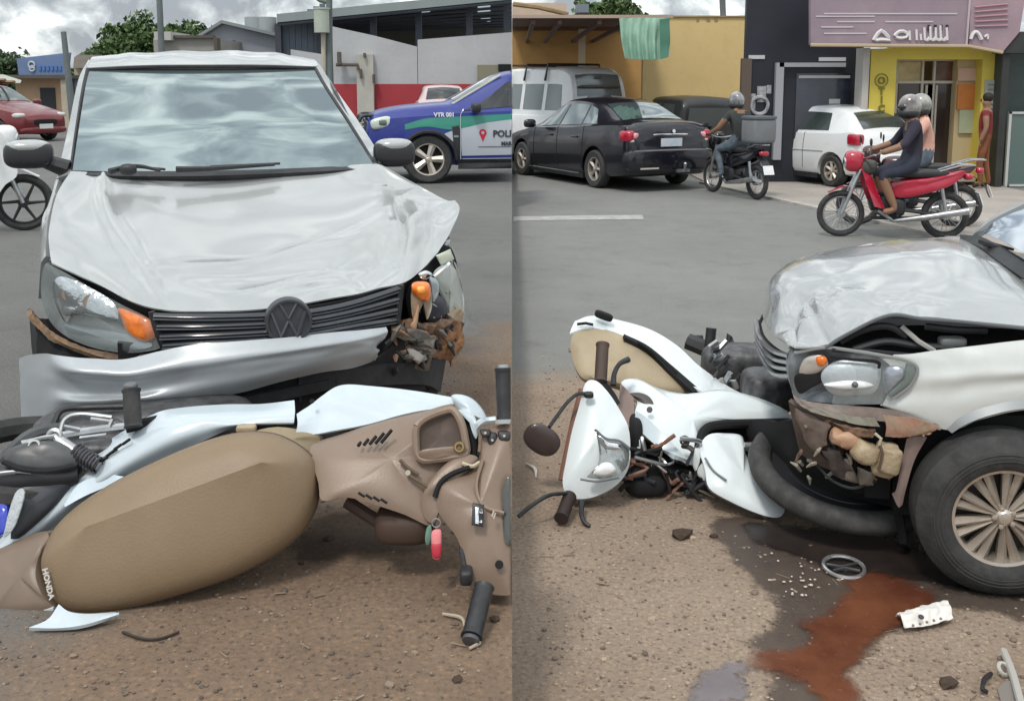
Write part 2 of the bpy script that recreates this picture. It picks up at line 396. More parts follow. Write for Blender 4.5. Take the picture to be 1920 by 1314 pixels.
# ------------------------------------------------------------------ ground
def ground_mat(name, nx, ny, off, asph, asph2, dirt, dirt2, wob=.5, crk=.3):
    m = bpy.data.materials.new(name); m.use_nodes = True; t = m.node_tree; p = t.nodes['Principled BSDF']
    def nd(ty, **k):
        n = t.nodes.new(ty)
        for a, b in k.items(): setattr(n, a, b)
        return n
    def lk(a, b): t.links.new(a, b)
    def noi(scale, det=6, rough=.6):
        n = nd('ShaderNodeTexNoise'); n.inputs['Scale'].default_value = scale; n.inputs['Detail'].default_value = det; n.inputs['Roughness'].default_value = rough
        lk(g.outputs['Position'], n.inputs['Vector']); return n.outputs['Fac']
    def ma(op, a, b, c=None):
        n = nd('ShaderNodeMath', operation=op)
        for i, x in enumerate((a, b, c)):
            if x is None: continue
            if isinstance(x, (int, float)): n.inputs[i].default_value = x
            else: lk(x, n.inputs[i])
        return n.outputs[0]
    def ramp(f, stops):
        r = nd('ShaderNodeValToRGB'); e = r.color_ramp
        e.elements[0].position = stops[0][0]; e.elements[0].color = (*stops[0][1], 1)
        e.elements[1].position = stops[-1][0]; e.elements[1].color = (*stops[-1][1], 1)
        for s in stops[1:-1]: e.elements.new(s[0]).color = (*s[1], 1)
        lk(f, r.inputs[0]); return r.outputs[0]
    def mix(f, a, b, bt='MIX'):
        x = nd('ShaderNodeMix', data_type='RGBA', blend_type=bt)
        if isinstance(f, float): x.inputs[0].default_value = f
        else: lk(f, x.inputs[0])
        lk(a, x.inputs[6]); lk(b, x.inputs[7]); return x.outputs[2]
    g = nd('ShaderNodeNewGeometry'); s = nd('ShaderNodeSeparateXYZ'); lk(g.outputs['Position'], s.inputs[0])
    d = ma('MULTIPLY_ADD', s.outputs[0], nx, ma('MULTIPLY_ADD', s.outputs[1], ny, off))
    d = ma('ADD', d, ma('MULTIPLY', ma('SUBTRACT', noi(1.3, 8, .65), .5), wob*3.2))
    mr = nd('ShaderNodeMapRange', interpolation_type='SMOOTHSTEP'); mr.inputs['From Min'].default_value = -.3; mr.inputs['From Max'].default_value = .35
    lk(d, mr.inputs['Value']); mask = mr.outputs[0]
    A = ramp(noi(.55, 7), [(.3, asph), (.7, asph2)])
    A = mix(.45, A, ramp(noi(3.1, 9, .72), [(.30, (.30, .29, .28)), (.45, (.48, .48, .48)), (.6, (.52, .52, .52)), (.75, (.66, .66, .65))]), 'OVERLAY')
    cv = nd('ShaderNodeTexVoronoi', feature='DISTANCE_TO_EDGE'); cv.inputs['Scale'].default_value = .42
    wn_ = nd('ShaderNodeTexNoise'); wn_.inputs['Scale'].default_value = 1.7; wn_.inputs['Detail'].default_value = 8; lk(g.outputs['Position'], wn_.inputs['Vector'])
    va = nd('ShaderNodeVectorMath', operation='ADD'); lk(g.outputs['Position'], va.inputs[0]); lk(wn_.outputs['Color'], va.inputs[1]); lk(va.outputs[0], cv.inputs['Vector'])
    A = mix(crk, A, ramp(cv.outputs['Distance'], [(.0, (.28, .27, .26)), (.006, (.36, .36, .36)), (.012, (.5, .5, .5))]), 'OVERLAY')
    A = mix(.55, A, ramp(noi(150, 2, .7), [(.35, (.25, .25, .25)), (.5, (.5, .5, .5)), (.68, (.8, .8, .8))]), 'OVERLAY')
    D = ramp(noi(1.9, 8, .65), [(.3, dirt), (.7, dirt2)])
    v = nd('ShaderNodeTexVoronoi'); v.inputs['Scale'].default_value = 46; lk(g.outputs['Position'], v.inputs['Vector'])
    vb = nd('ShaderNodeTexVoronoi'); vb.inputs['Scale'].default_value = 17; vb.inputs['Randomness'].default_value = 1; lk(g.outputs['Position'], vb.inputs['Vector'])
    D = mix(.75, D, ramp(v.outputs['Distance'], [(.0, (.85, .82, .78)), (.18, (.55, .53, .5)), (.55, (.44, .44, .44))]), 'OVERLAY')
    D = mix(.8, D, ramp(noi(60, 6, .75), [(.34, (.10, .09, .09)), (.45, (.45, .45, .45)), (.6, (.53, .52, .5)), (.72, (.85, .82, .76))]), 'OVERLAY')
    D = mix(.6, D, ramp(vb.outputs['Distance'], [(.0, (.10, .09, .08)), (.09, (.35, .34, .33)), (.14, (.5, .5, .5))]), 'OVERLAY')
    lk(mix(mask, A, D), p.inputs['Base Color']); p.inputs['Roughness'].default_value = .88; p.inputs['Specular IOR Level'].default_value = .25
    b = nd('ShaderNodeBump'); b.inputs['Strength'].default_value = .5; b.inputs['Distance'].default_value = .012
    lk(ma('ADD', noi(70, 6, .75), ma('MULTIPLY', v.outputs['Distance'], -.6)), b.inputs['Height']); lk(b.outputs[0], p.inputs['Normal'])
    return m
gl = ground_mat('left_ground', .946, -.325, 1.98, (.125, .126, .122), (.165, .164, .158), (.175, .122, .088), (.245, .175, .125))
gr_ = ground_mat('right_ground', 0.0, -1.0, 6.35, (.185, .186, .178), (.22, .22, .21), (.27, .205, .158), (.36, .285, .225), crk=.12)
def sheet(name, pts, m, z=None):
    pts = [Vector(p) for p in pts]
    if z is not None: pts = [Vector((p.x, p.y, z)) for p in pts]
    return obj(name, (pts, [tuple(range(len(pts)))]), m, smooth=False, recalc=False, kind='structure')
sheet('road', [(-700, -10, 0), (0, -10, 0), (0, 900, 0), (-700, 900, 0)], gl)
sheet('road', [(0, -10, GR), (700, -10, GR), (700, 900, GR), (0, 900, GR)], gr_)
concrete = M('concrete', (.30, .29, .27), .85, var=.2, vs=4, bump=.2, bs=30, dirt=.4)
pave = M('pavement_concrete', (.34, .31, .28), .85, var=.14, vs=1.3, bump=.2, bs=20, dirt=.4)
obj('street_edge', bbox(-.12, -.002, -9, 300, GR-.2, -.006), concrete, smooth=False, kind='structure')
# worn centre line of the right street
wl = M('worn_road_paint', (.36, .36, .34), .8, var=.25, vs=5, dirt=.95, dcol=(.19, .19, .18))
z = GR+.004
sheet('road_marking', [G(963, 414, z), G(1100, 412, z), G(1208, 411, z), G(1204, 403, z), G(1100, 404, z), G(963, 406, z)], wl, z)
# pavement with kerb on the far side
k0, k1 = G(1432, 368, GR), G(1990, 492, GR)
dk = (k1-k0); a = k0 - dk*.35; b_ = k1 + dk*2
far = [(b_.x, 21, GR), (a.x, 21, GR)]
obj('pavement', prism([(a.x, a.y, GR-.05), (b_.x, b_.y, GR-.05), (b_.x, 60, GR-.05), (a.x, 60, GR-.05)], (0, 0, .08)), pave, smooth=False, kind='structure')
kn = Vector((-dk.y, dk.x, 0)).normalized()*-.14
kb = M('kerb_concrete', (.40, .38, .35), .85, var=.2, vs=5, dirt=.3)
obj('kerb', prism([(a.x, a.y, GR-.05), (b_.x, b_.y, GR-.05), (b_.x+kn.x, b_.y+kn.y, GR-.05), (a.x+kn.x, a.y+kn.y, GR-.05)], (0, 0, .088)), kb, smooth=False, kind='structure')

# ------------------------------------------------------------------ generic road vehicles
def interp(st, x):
    for a, b in zip(st, st[1:]):
        if x <= b[0]:
            t = (x-a[0])/(b[0]-a[0]) if b[0] > a[0] else 0
            return [a[i]+(b[i]-a[i])*t for i in range(len(a))]
    return list(st[-1])
def densify(st, n=5):
    out = []
    m = len(st)
    for k in range(m-1):
        p0 = st[max(k-1, 0)]; p1 = st[k]; p2 = st[k+1]; p3 = st[min(k+2, m-1)]
        for j in range(n):
            t = j/n; row = []
            dx = p2[0]-p1[0]
            for i in range(len(p1)):
                m1 = (p2[i]-p0[i])/max(p2[0]-p0[0], 1e-6)*dx; m2 = (p3[i]-p1[i])/max(p3[0]-p1[0], 1e-6)*dx
                dl = p2[i]-p1[i]
                if dl == 0: m1 = m2 = 0
                else:
                    m1 = max(-3*abs(dl), min(3*abs(dl), m1)); m2 = max(-3*abs(dl), min(3*abs(dl), m2))
                h = (2*t**3-3*t*t+1)*p1[i] + (t**3-2*t*t+t)*m1 + (-2*t**3+3*t*t)*p2[i] + (t**3-t*t)*m2
                row.append(h)
            out.append(row)
    out.append(list(st[-1])); return out
def half(s):
    x, w, zb, zbelt, zt, wt = s
    k = max(zt-.07, zbelt+.004)
    return [(0, zb), (w*.80, zb), (w*.93, zb+.03), (w*.985, zb+.12), (w, zb+(zbelt-zb)*.5), (w*.985, zb+(zbelt-zb)*.78), (w*.955, zbelt-.015), (w*.93, zbelt),
            (wt, k), (wt*.93, max(zt-.03, k+.004)), (wt*.8, max(zt-.008, k+.008)), (wt*.42, max(zt+.011, k+.010)), (0, zt+.02)]
def body_geo(D):
    vs, fs = [], []; n = None
    for s in D:
        h = half(s); ringp = [(y, z) for y, z in h] + [(-y, z) for y, z in h[-2:0:-1]]
        n = len(ringp)
        for y, z in ringp: vs.append(Vector((s[0], y, z)))
    for i in range(len(D)-1):
        for k in range(n): fs.append((i*n+k, i*n+(k+1) % n, (i+1)*n+(k+1) % n, (i+1)*n+k))
    fs.append(tuple(range(n-1, -1, -1))); fs.append(tuple((len(D)-1)*n+k for k in range(n)))
    return vs, fs
def side_patch(D, corners, side, off=.006, thick=.004, nx=10, nz=4):
    """pane or panel on the body side: corners (x0,f0),(x1,f1).. with f = 0 at the belt, 1 at the roof edge"""
    (a, b, c, d) = corners  # bottom-front, bottom-rear, top-rear, top-front
    g = []
    for j in range(nz):
        v = j/(nz-1); row = []
        for i in range(nx):
            u = i/(nx-1)
            x = (a[0]*(1-u)+b[0]*u)*(1-v) + (d[0]*(1-u)+c[0]*u)*v; f = (a[1]*(1-u)+b[1]*u)*(1-v) + (d[1]*(1-u)+c[1]*u)*v
            h = half(interp(D, x)); p, q = h[7], h[8]
            row.append(Vector((x, side*(p[0]+(q[0]-p[0])*f+off), p[1]+(q[1]-p[1])*f)))
        g.append(row)
    vs = [p for r in g for p in r] + [p - Vector((0, side*thick, 0)) for r in g for p in r]
    o = nx*nz; fs = []
    for j in range(nz-1):
        for i in range(nx-1):
            q = (j*nx+i, j*nx+i+1, (j+1)*nx+i+1, (j+1)*nx+i); fs.append(q); fs.append(tuple(k+o for k in q[::-1]))
    for i in range(nx-1):
        for j in (0, nz-1): k = j*nx+i; fs.append((k, k+1, k+1+o, k+o))
    for j in range(nz-1):
        for i in (0, nx-1): k = j*nx+i; fs.append((k, k+nx, k+nx+o, k+o))
    return vs, fs
def top_patch(D, x0, x1, off=.010, k=.84, n=10):
    g = []
    for j in range(n):
        x = x0+(x1-x0)*j/(n-1); s = interp(D, x); row = []
        for i in range(n):
            t = -1+2*i/(n-1); wt = s[5]; zc = s[4]+.02; ze = s[4]-.006
            q_ = abs(t)*k; zz = s[4] + (.02-.009*q_/.42 if q_ < .42 else .011-.019*(q_-.42)/.38); row.append(Vector((x, t*wt*k, zz)))
        g.append(row)
    s0 = interp(D, x0); s1 = interp(D, x1); nrm = Vector((-(s1[4]-s0[4]), 0, x1-x0)).normalized()
    vs = [p+nrm*off for r in g for p in r] + [p+nrm*(off-.005) for r in g for p in r]; o = n*n; fs = []
    for j in range(n-1):
        for i in range(n-1):
            q = (j*n+i, j*n+i+1, (j+1)*n+i+1, (j+1)*n+i); fs.append(q); fs.append(tuple(m+o for m in q[::-1]))
    for i in range(n-1):
        for j in (0, n-1): m = j*n+i; fs.append((m, m+1, m+1+o, m+o))
        for j in (0, n-1): m = i*n+j; fs.append((m, m+n, m+n+o, m+o))
    return vs, fs
def tyre_geo(c, ax, r, wdt, ri):
    h = wdt/2
    return lathe([(ri, -h*.8), (r*.90, -h), (r*.97, -h*.82), (r, -h*.5), (r, h*.5), (r*.97, h*.82), (r*.90, h), (ri, h*.8), (ri*.97, 0)], c, ax, 40, True)
def rim_geo(c, ax, ri, wdt, spokes=5, sw=.05, dbl=False):
    h = wdt/2; m = basis(ax).to_4x4(); m.translation = Vector(c)
    gs = [lathe([(ri, -h*.7), (ri, h*.86), (ri*.93, h*.82), (ri*.90, h*.3), (ri*.88, -h*.7)], c, ax, 36, True)]
    for k in range(spokes):
        for off in ((-.11, .11) if dbl else (0,)):
            a = 2*math.pi*k/spokes
            r0, r1 = ri*.16, ri*.93
            pts = []
            w0, w1 = (sw*.26, sw*.70) if dbl else (sw*.75, sw*1.15)
            a1 = a+off*(1.25 if dbl else 1); a0 = a+off*.9
            d0 = Vector((math.cos(a0), math.sin(a0), 0)); d1 = Vector((math.cos(a1), math.sin(a1), 0)); tt = Vector((-math.sin(a), math.cos(a), 0))
            q = [d0*r0-tt*w0/2, d1*r1-tt*w1/2, d1*r1+tt*w1/2, d0*r0+tt*w0/2]
            zf = (h*.70, h*.78, h*.78, h*.70); zz = (h*.45, h*.5, h*.5, h*.45)
            mid0 = (q[0]+q[3])/2; mid1 = (q[1]+q[2])/2
            vs = [p+Vector((0, 0, z)) for p, z in zip(q, zz)] + [p+Vector((0, 0, z-.02)) for p, z in zip(q, zz)] + [mid0+Vector((0, 0, zf[0])), mid1+Vector((0, 0, zf[1]))]
            fs = [(0, 1, 9, 8), (8, 9, 2, 3), (1, 2, 9), (3, 0, 8), (4, 7, 6, 5), (0, 4, 5, 1), (3, 2, 6, 7), (1, 5, 6, 2), (0, 3, 7, 4)]
            gs.append(xf((vs, fs), m))
    gs.append(lathe([(ri*.17, h*.3), (ri*.17, h*.72), (ri*.11, h*.84), (.001, h*.88)], c, ax, 20))
    for k in range(5):
        a = 2*math.pi*(k+.5)/5; gs.append(lathe([(ri*.055, h*.5), (ri*.05, h*.8), (.001, h*.82)], m @ Vector((ri*.19*math.cos(a), ri*.19*math.sin(a), 0)), ax, 8))
    return join(*gs)
def wheel(parent, c, side, r, wdt, ri, spokes=5, sw=.05, dbl=False, rim_m=None):
    ax = (0, side, 0)
    t = obj('wheel', tyre_geo(c, ax, r, wdt, ri), rubber, parent, local=True)
    obj('brake_drum', disc(Vector(c)-Vector((0, side*wdt*.1, 0)), ax, ri*.86, wdt*.3), void, t, local=True)
    obj('rim', rim_geo(c, ax, ri, wdt, spokes, sw, dbl), rim_m or alloy, t, local=True, ang=30)
    return t
def vehicle(name, label, cat, loc, rz, st, paint, wheels, r, sidewins, ws, rw, roofc=None, rimr=.62, spokes=5, sw=.06, group=None, lower=None, dens=5, glass=None, track=.80):
    root = empty(name, loc, rz, label, cat, group); D = densify(st, dens); glass = glass or glass_dark
    g = body_geo(D); cut = []
    wmax = max(s[1] for s in st)
    for x in wheels:
        for s in (-1, 1):
            cut.append(lathe([(r*1.2, -.20), (r*1.2, .30)], (x, s*(wmax-.02), r*1.02), (0, s, 0), 28))
    g = boolean(g, cut)
    b = obj('body', g, paint, root, local=True, ang=35)
    for x in wheels:
        for s in (-1, 1):
            wheel(root, (x, s*(wmax-.11), r), s, r, .20, r*rimr, spokes, sw)
    for s in (-1, 1):
        for q in sidewins: obj('side_window', side_patch(D, q, s), glass, root, local=True)
    if ws: obj('windscreen', top_patch(D, *ws), glass, root, local=True)
    if rw: obj('rear_window', top_patch(D, *rw), glass, root, local=True)
    # sill and arch trims
    for s in (-1, 1):
        obj('sill', bbox(wheels[0]+r*1.25, wheels[1]-r*1.25, s*wmax*.93-.03, s*wmax*.93+.03, st[4][2]-.05, st[4][2]+.04), lower or black_pl, root, local=True)
    return root, D, wmax
def mirror(root, x, z, s, wmax, m=None):
    a = obj('wing_mirror', sell((x, s*(wmax+.08), z), (.07, .11, .075), .6), m or black_pl, root, local=True)
    return a
def seams(root, D, xs, zb, m=None, s=(-1, 1)):
    """door gaps as fine dark strips standing 1 mm proud"""
    for sd_ in s:
        for x in xs:
            pts = []
            h = half(interp(D, x))
            for p in h[3:8]: pts.append(Vector((x, sd_*(p[0]+.001), p[1])))
            obj('door_gap', tube(pts, .006, 5), void, root, local=True)

# ------------------------------------------------------------------ people
def person(name, label, loc, rz, J, Rr, cols, mats, group=None, helmet=None, hairg=True):
    """J joints, Rr radii, cols: joint -> material index; one skinned continuous body"""
    root = empty(name, loc, rz, label, 'person', group)
    E = [('pelvis', 'waist'), ('waist', 'chest'), ('chest', 'neck'), ('neck', 'head')]
    for s in 'lr':
        E += [('chest', 'shoulder'+s), ('shoulder'+s, 'elbow'+s), ('elbow'+s, 'hand'+s), ('pelvis', 'hip'+s), ('hip'+s, 'knee'+s), ('knee'+s, 'ankle'+s), ('ankle'+s, 'toe'+s)]
    names = ['pelvis'] + [k for k in J if k != 'pelvis']; idx = {k: i for i, k in enumerate(names)}
    me = bpy.data.meshes.new('p'); me.from_pydata([J[k] for k in names], [(idx[a], idx[b]) for a, b in E], [])
    o = bpy.data.objects.new('p', me); col.objects.link(o)
    md = o.modifiers.new('s', 'SKIN'); o.modifiers.new('u', 'SUBSURF').levels = 2
    for i, k in enumerate(names):
        rr = Rr[k]; me.skin_vertices[0].data[i].radius = rr if isinstance(rr, tuple) else (rr, rr)
    me.skin_vertices[0].data[0].use_root = True
    dg = bpy.context.evaluated_depsgraph_get(); r = bpy.data.meshes.new_from_object(o.evaluated_get(dg))
    vs = [v.co.copy() for v in r.vertices]; fs = [tuple(p.vertices) for p in r.polygons]; mi = []
    for f in fs:
        c = sum((vs[i] for i in f), Vector())/len(f); best = None
        for a, b in E:
            A, B = Vector(J[a]), Vector(J[b]); t = max(0, min(1, (c-A).dot(B-A)/(B-A).length_squared)); dd = (c-(A.lerp(B, t))).length - (Rr[a] if not isinstance(Rr[a], tuple) else Rr[a][0])*.5
            if best is None or dd < best[0]: best = (dd, cols[b], cols.get((a, b)))
        mi.append(best[2] if best[2] is not None else best[1])
    bpy.data.objects.remove(o)
    # fingers, curled a little, grown from each palm
    body = obj('body', (vs, fs, mi), mats, root, local=True, recalc=False)
    for s in 'lr':
        h = Vector(J['hand'+s]); d = (h-Vector(J['elbow'+s])).normalized(); side = d.cross(Vector((0, 0, 1)));
        side = side.normalized() if side.length > .1 else Vector((0, 1, 0)); dn = d.cross(side).normalized()
        if dn.z > 0: dn = -dn
        gs = []
        for k in range(4):
            b0 = h + side*(.018*(k-1.5)); ln = (.07, .08, .075, .06)[k]
            gs.append(tube([b0, b0+d*ln*.6+dn*.008, b0+d*ln*.85+dn*.035], [.011, .010, .008], 6))
        gs.append(tube([h-side*.03, h-side*.05+d*.03, h-side*.045+d*.06+dn*.02], [.012, .011, .009], 6))
        obj('fingers', join(*gs), skin, body, local=True)
    hd = Vector(J['head'])
    if helmet:
        obj('helmet', sell(hd+Vector((0, 0, .03)), (.135, .12, .145), .95, nu=24, nv=16), helmet, root, local=True)
        obj('visor', sell(hd+Vector((-.052, 0, .02)), (.096, .108, .055), .85), glass_dark, root, local=True); obj('chin_guard', sell(hd+Vector((-.012, 0, -.055)), (.132, .116, .070), .85), black_pl, root, local=True)
    elif hairg:
        obj('hair', sell(hd+Vector((-.025, 0, .045)), (.088, .080, .085), .95), hair, root, local=True)
    return root

# ------------------------------------------------------------------ motorcycles in traffic
def spoke_wheel(parent, c, r, tw=.035, n=18, cast=False, rim_m=None):
    t = obj('wheel', ring(c, (0, 1, 0), r-tw, tw, 36, 8), rubber, parent, local=True)
    gs = [ring(c, (0, 1, 0), r-tw*2.2, .012, 36, 6), disc(c, (0, 1, 0), .05, .12)]
    c = Vector(c)
    for k in range(n):
        a = 2*math.pi*k/n; e = c + Vector((math.cos(a), 0, math.sin(a)))*(r-tw*2.2)
        if cast:
            a2 = a+.25; f = c + Vector((math.cos(a2), 0, math.sin(a2)))*.04
            gs.append(tube([f, e], [.018, .012], 6))
        else:
            gs.append(tube([c+Vector((0, .04*(-1)**k, 0)), e], .0035, 4))
    obj('rim', join(*gs), rim_m or steel, t, local=True)
    return t
def moto(name, label, loc, rz, paint, cast=False, box_=False, seat_m=None, wb=1.24, shield=True, group=None, spoke_m=None, fr=True):
    """x = 0 at the front axle, +x rearwards"""
    o = empty(name, loc, rz, label, 'motorcycle', group); r = .285
    seat_m = seat_m or black_pl
    spoke_wheel(o, (0, 0, r), r, n=6 if cast else 18, cast=cast, rim_m=spoke_m); spoke_wheel(o, (wb, 0, r), r, .042, n=6 if cast else 18, cast=cast, rim_m=spoke_m)
    f = []
    for s in (-1, 1): f.append(tube([(0, s*.075, r), (.12, s*.075, .62), (.21, s*.07, .84)], [.022, .024, .026], 8))
    obj('fork', join(*f), steel, o, local=True)
    obj('front_mudguard', grid([[(-.16, y, r+.26), (.05, y, r+.345), (.22, y, r+.22)] for y in (-.06, 0, .06)], 14, 8, .006, toward=(0, 0, 1)), paint, o, local=True)
    obj('handlebar', tube([(.34, -.36, 1.02), (.30, -.30, 1.02), (.25, -.1, .97), (.25, .1, .97), (.30, .30, 1.02), (.34, .36, 1.02)], .014, 8, smooth=20), steel, o, local=True)
    for s in (-1, 1):
        obj('grip', tube([(.30, s*.26, 1.02), (.35, s*.38, 1.02)], .019, 8), black_pl, o, local=True)
        m_ = obj('mirror', sell((.26, s*.34, 1.18), (.012, .06, .045), .8), black_pl, o, local=True); obj('stem', tube([(.27, s*.27, 1.03), (.26, s*.33, 1.16)], .006, 6), steel, m_, local=True)
    hl = obj('headlamp_cowl', sell((.13, 0, .93), (.12, .12, .13), .7), paint, o, local=True); obj('headlamp', sell((.04, 0, .92), (.04, .085, .075), .8), chrome, hl, local=True)
    if shield:
        for s in (-1, 1):
            obj('leg_shield', grid([[(.20, s*.10, .88), (.26, s*.20, .66), (.36, s*.20, .40)], [(.30, s*.07, .84), (.38, s*.14, .62), (.50, s*.15, .36)]], 12, 6, .008, toward=(0, s, 0)), paint if shield == 1 else dark_pl, o, local=True)
    else:
        obj('tank', sell((.50, 0, .80), (.24, .13, .13), .7), paint, o, local=True)
    obj('engine', join(sell((.58, 0, .38), (.17, .12, .12), .5), disc((.42, 0, .42), (1, 0, .3), .075, .18), disc((.66, .12, .36), (0, 1, 0), .10, .05), box((.60, 0, .24), (.5, .05, .04))), dark_pl, o, local=True)
    obj('frame', join(tube([(.22, 0, .86), (.36, 0, .55), (.75, 0, .50), (wb, .0, .55)], .028, 8), tube([(.7, .07, .35), (wb, .07, r)], .02, 8), tube([(.7, -.07, .35), (wb, -.07, r)], .02, 8)), black_pl, o, local=True)
    for s in (-1, 1):
        obj('side_panel', pillow([(.52, s*.09, .58), (.62, s*.10, .70), (.95, s*.12, .74), (1.28, s*.09, .80), (1.42, s*.05, .82), (1.25, s*.10, .66), (.95, s*.12, .55), (.66, s*.11, .50)], (0, s, 0), .04, .03), paint, o, local=True)
        sh = obj('shock_absorber', tube([(wb-.08, s*.11, .62), (wb-.01, s*.11, r+.02)], .024, 8), steel, o, local=True)
    obj('seat', sell((.88, 0, .79), (.36, .125, .055), .6), seat_m, o, local=True)
    obj('exhaust', tube([(.42, -.10, .34), (.6, -.13, .22), (.95, -.14, .27), (1.45, -.15, .36)], [.02, .022, .04, .045], 10), steel, o, local=True)
    obj('rear_mudguard', grid([[(1.30, y, .72), (1.50, y, .62), (1.60, y, .42)] for y in (-.07, 0, .07)], 10, 6, .006, toward=(1, 0, 1)), black_pl, o, local=True)
    obj('tail_lamp', sell((1.46, 0, .76), (.05, .08, .04), .6), red_lens, o, local=True)
    obj('number_plate', box((1.60, 0, .50), (.01, .19, .15), Matrix.Rotation(R(-20), 3, 'Y')), white_paint, o, local=True)
    obj('luggage_rack', join(*[tube([(1.10, s*.09, .82), (1.35, s*.10, .90), (1.52, s*.06, .90), (1.52, -s*.06, .90)], .010, 6) for s in (-1, 1)]), steel, o, local=True)
    obj('footpegs', tube([(.62, -.26, .30), (.62, .26, .30)], .014, 6), black_pl, o, local=True)
    return o
def rider(name, label, loc, rz, mats, cols, helmet, lean=0.0, group=None, k=1.0):
    """rz and origin as for moto(): +x rearwards, so the figure looks along -x"""
    J = dict(pelvis=(.80, 0, .90), waist=(.80-lean*.3, 0, 1.05), chest=(.77-lean, 0, 1.28), neck=(.75-lean*1.2, 0, 1.44), head=(.71-lean*1.3, 0, 1.57),
             shoulderl=(.76-lean, -.18, 1.36), shoulderr=(.76-lean, .18, 1.36), elbowl=(.62-lean*.6, -.30, 1.14), elbowr=(.62-lean*.6, .30, 1.14),
             handl=(.38, -.31, 1.05), handr=(.38, .31, 1.05), hipl=(.78, -.11, .88), hipr=(.78, .11, .88), kneel=(.42, -.20, .78), kneer=(.42, .20, .78),
             anklel=(.60, -.21, .37), ankler=(.60, .21, .37), toel=(.45, -.22, .33), toer=(.45, .22, .33))
    Rr = dict(pelvis=(.15, .13), waist=(.14, .12), chest=(.17, .13), neck=.055, head=(.09, .10), shoulderl=.075, shoulderr=.075, elbowl=.05, elbowr=.05, handl=.035, handr=.035,
              hipl=.10, hipr=.10, kneel=.068, kneer=.068, anklel=.045, ankler=.045, toel=.04, toer=.04)
    p = person(name, label, loc, rz, J, Rr, cols, mats, group, helmet)
    return p
COLS = {'pelvis': 1, 'waist': 0, 'chest': 0, 'neck': 2, 'head': 2, 'shoulderl': 0, 'shoulderr': 0, 'elbowl': 0, 'elbowr': 0, 'handl': 2, 'handr': 2, 'hipl': 1, 'hipr': 1, 'kneel': 1, 'kneer': 1, 'anklel': 1, 'ankler': 1, 'toel': 3, 'toer': 3}

# ------------------------------------------------------------------ trees
leafm = M('foliage', (.035, .075, .022), .7, c2=(.085, .14, .04), vs=2.2)
leafm2 = M('foliage_dark', (.022, .05, .02), .7, c2=(.05, .09, .03), vs=2.2)
bark = M('bark', (.10, .08, .06), .9, var=.3, vs=8)
def tree(label, x, y, z0, blobs, seed, m, trunk_h=3, tr=.25, leaf=.16, n=900):
    rnd = random.Random(seed)
    root = empty('tree', (x, y, z0), 0, label, 'tree')
    top = Vector((0, 0, trunk_h)); gs = [tube([(0, 0, -.1), (.05, .03, trunk_h*.5), top], [tr, tr*.8, tr*.6], 8)]
    for b in blobs: gs.append(tube([top*.8, (top+Vector(b[:3]))/2+Vector((0, 0, -.3)), Vector(b[:3])], [tr*.5, tr*.3, tr*.1], 6))
    obj('trunk', join(*gs), bark, root, local=True)
    vs, fs = [], []
    for bx, by, bz, br in blobs:
        sub = [(Vector((rnd.gauss(0, 1), rnd.gauss(0, 1), rnd.gauss(0, .8))).normalized()*br*rnd.uniform(.45, 1.0), br*rnd.uniform(.28, .50)) for _ in range(26)]
        for _ in range(n):
            c, r_ = rnd.choice(sub); d = Vector((rnd.gauss(0, 1), rnd.gauss(0, 1), rnd.gauss(0, 1))).normalized()*r_*rnd.uniform(.5, 1.08)
            p = Vector((bx, by, bz)) + c + d; s = leaf*rnd.uniform(.6, 1.5)
            a = Vector((rnd.uniform(-1, 1), rnd.uniform(-1, 1), rnd.uniform(-1, 1))).normalized(); b = a.cross(Vector((rnd.uniform(-1, 1), rnd.uniform(-1, 1), rnd.uniform(-.5, 1)))).normalized()
            k = len(vs); vs += [p-a*s, p+b*s*.55, p+a*s, p-b*s*.55]; fs.append((k, k+1, k+2, k+3))
    obj('crown', (vs, fs), m, root, local=True, recalc=False, smooth=False)
    return root
# ================================================================== LEFT STREET: background
wall_w = M('white_wall', (.42, .43, .45), .85, var=.10, vs=.5, dirt=.35, dcol=(.28, .27, .26))
wall_r = M('red_wall', (.34, .035, .045), .8, var=.12, vs=.6, dirt=.2, dcol=(.2, .06, .06))
grey_w = M('grey_wall', (.27, .29, .33), .85, var=.1, vs=.4)
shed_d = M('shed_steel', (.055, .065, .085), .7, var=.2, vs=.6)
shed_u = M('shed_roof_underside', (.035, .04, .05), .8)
fascia = M('shed_fascia', (.22, .26, .26), .6, var=.1, vs=.5)
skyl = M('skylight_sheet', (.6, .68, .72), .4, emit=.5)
cream = M('cream_plaster', (.42, .38, .30), .85, var=.15, vs=1)
orange_w = M('orange_wall', (.62, .42, .27), .85, var=.12, vs=.8, dirt=.3)
sign_b = M('sign_blue', (.13, .19, .34), .6, var=.15, vs=1)
sign_t = M('sign_pale_blue', (.06, .16, .42), .6)
brown_rf = M('brown_roof', (.10, .085, .07), .85, var=.2, vs=1)
pole_m = M('pole_concrete', (.13, .15, .155), .8, var=.15, vs=2)

def wallseg(pts_top, y_bot_z, Y0, Y1, th, m, parent, name='wall'):
    """wall between pixel columns with a given top edge, built th thick"""
    top = [P(px, py, Y0+(Y1-Y0)*i/(len(pts_top)-1)) for i, (px, py) in enumerate(pts_top)]
    bot = [Vector((p.x, p.y, y_bot_z)) for p in top]
    return obj(name, prism(top+bot[::-1], (0, th, 0)), m, parent, smooth=False)
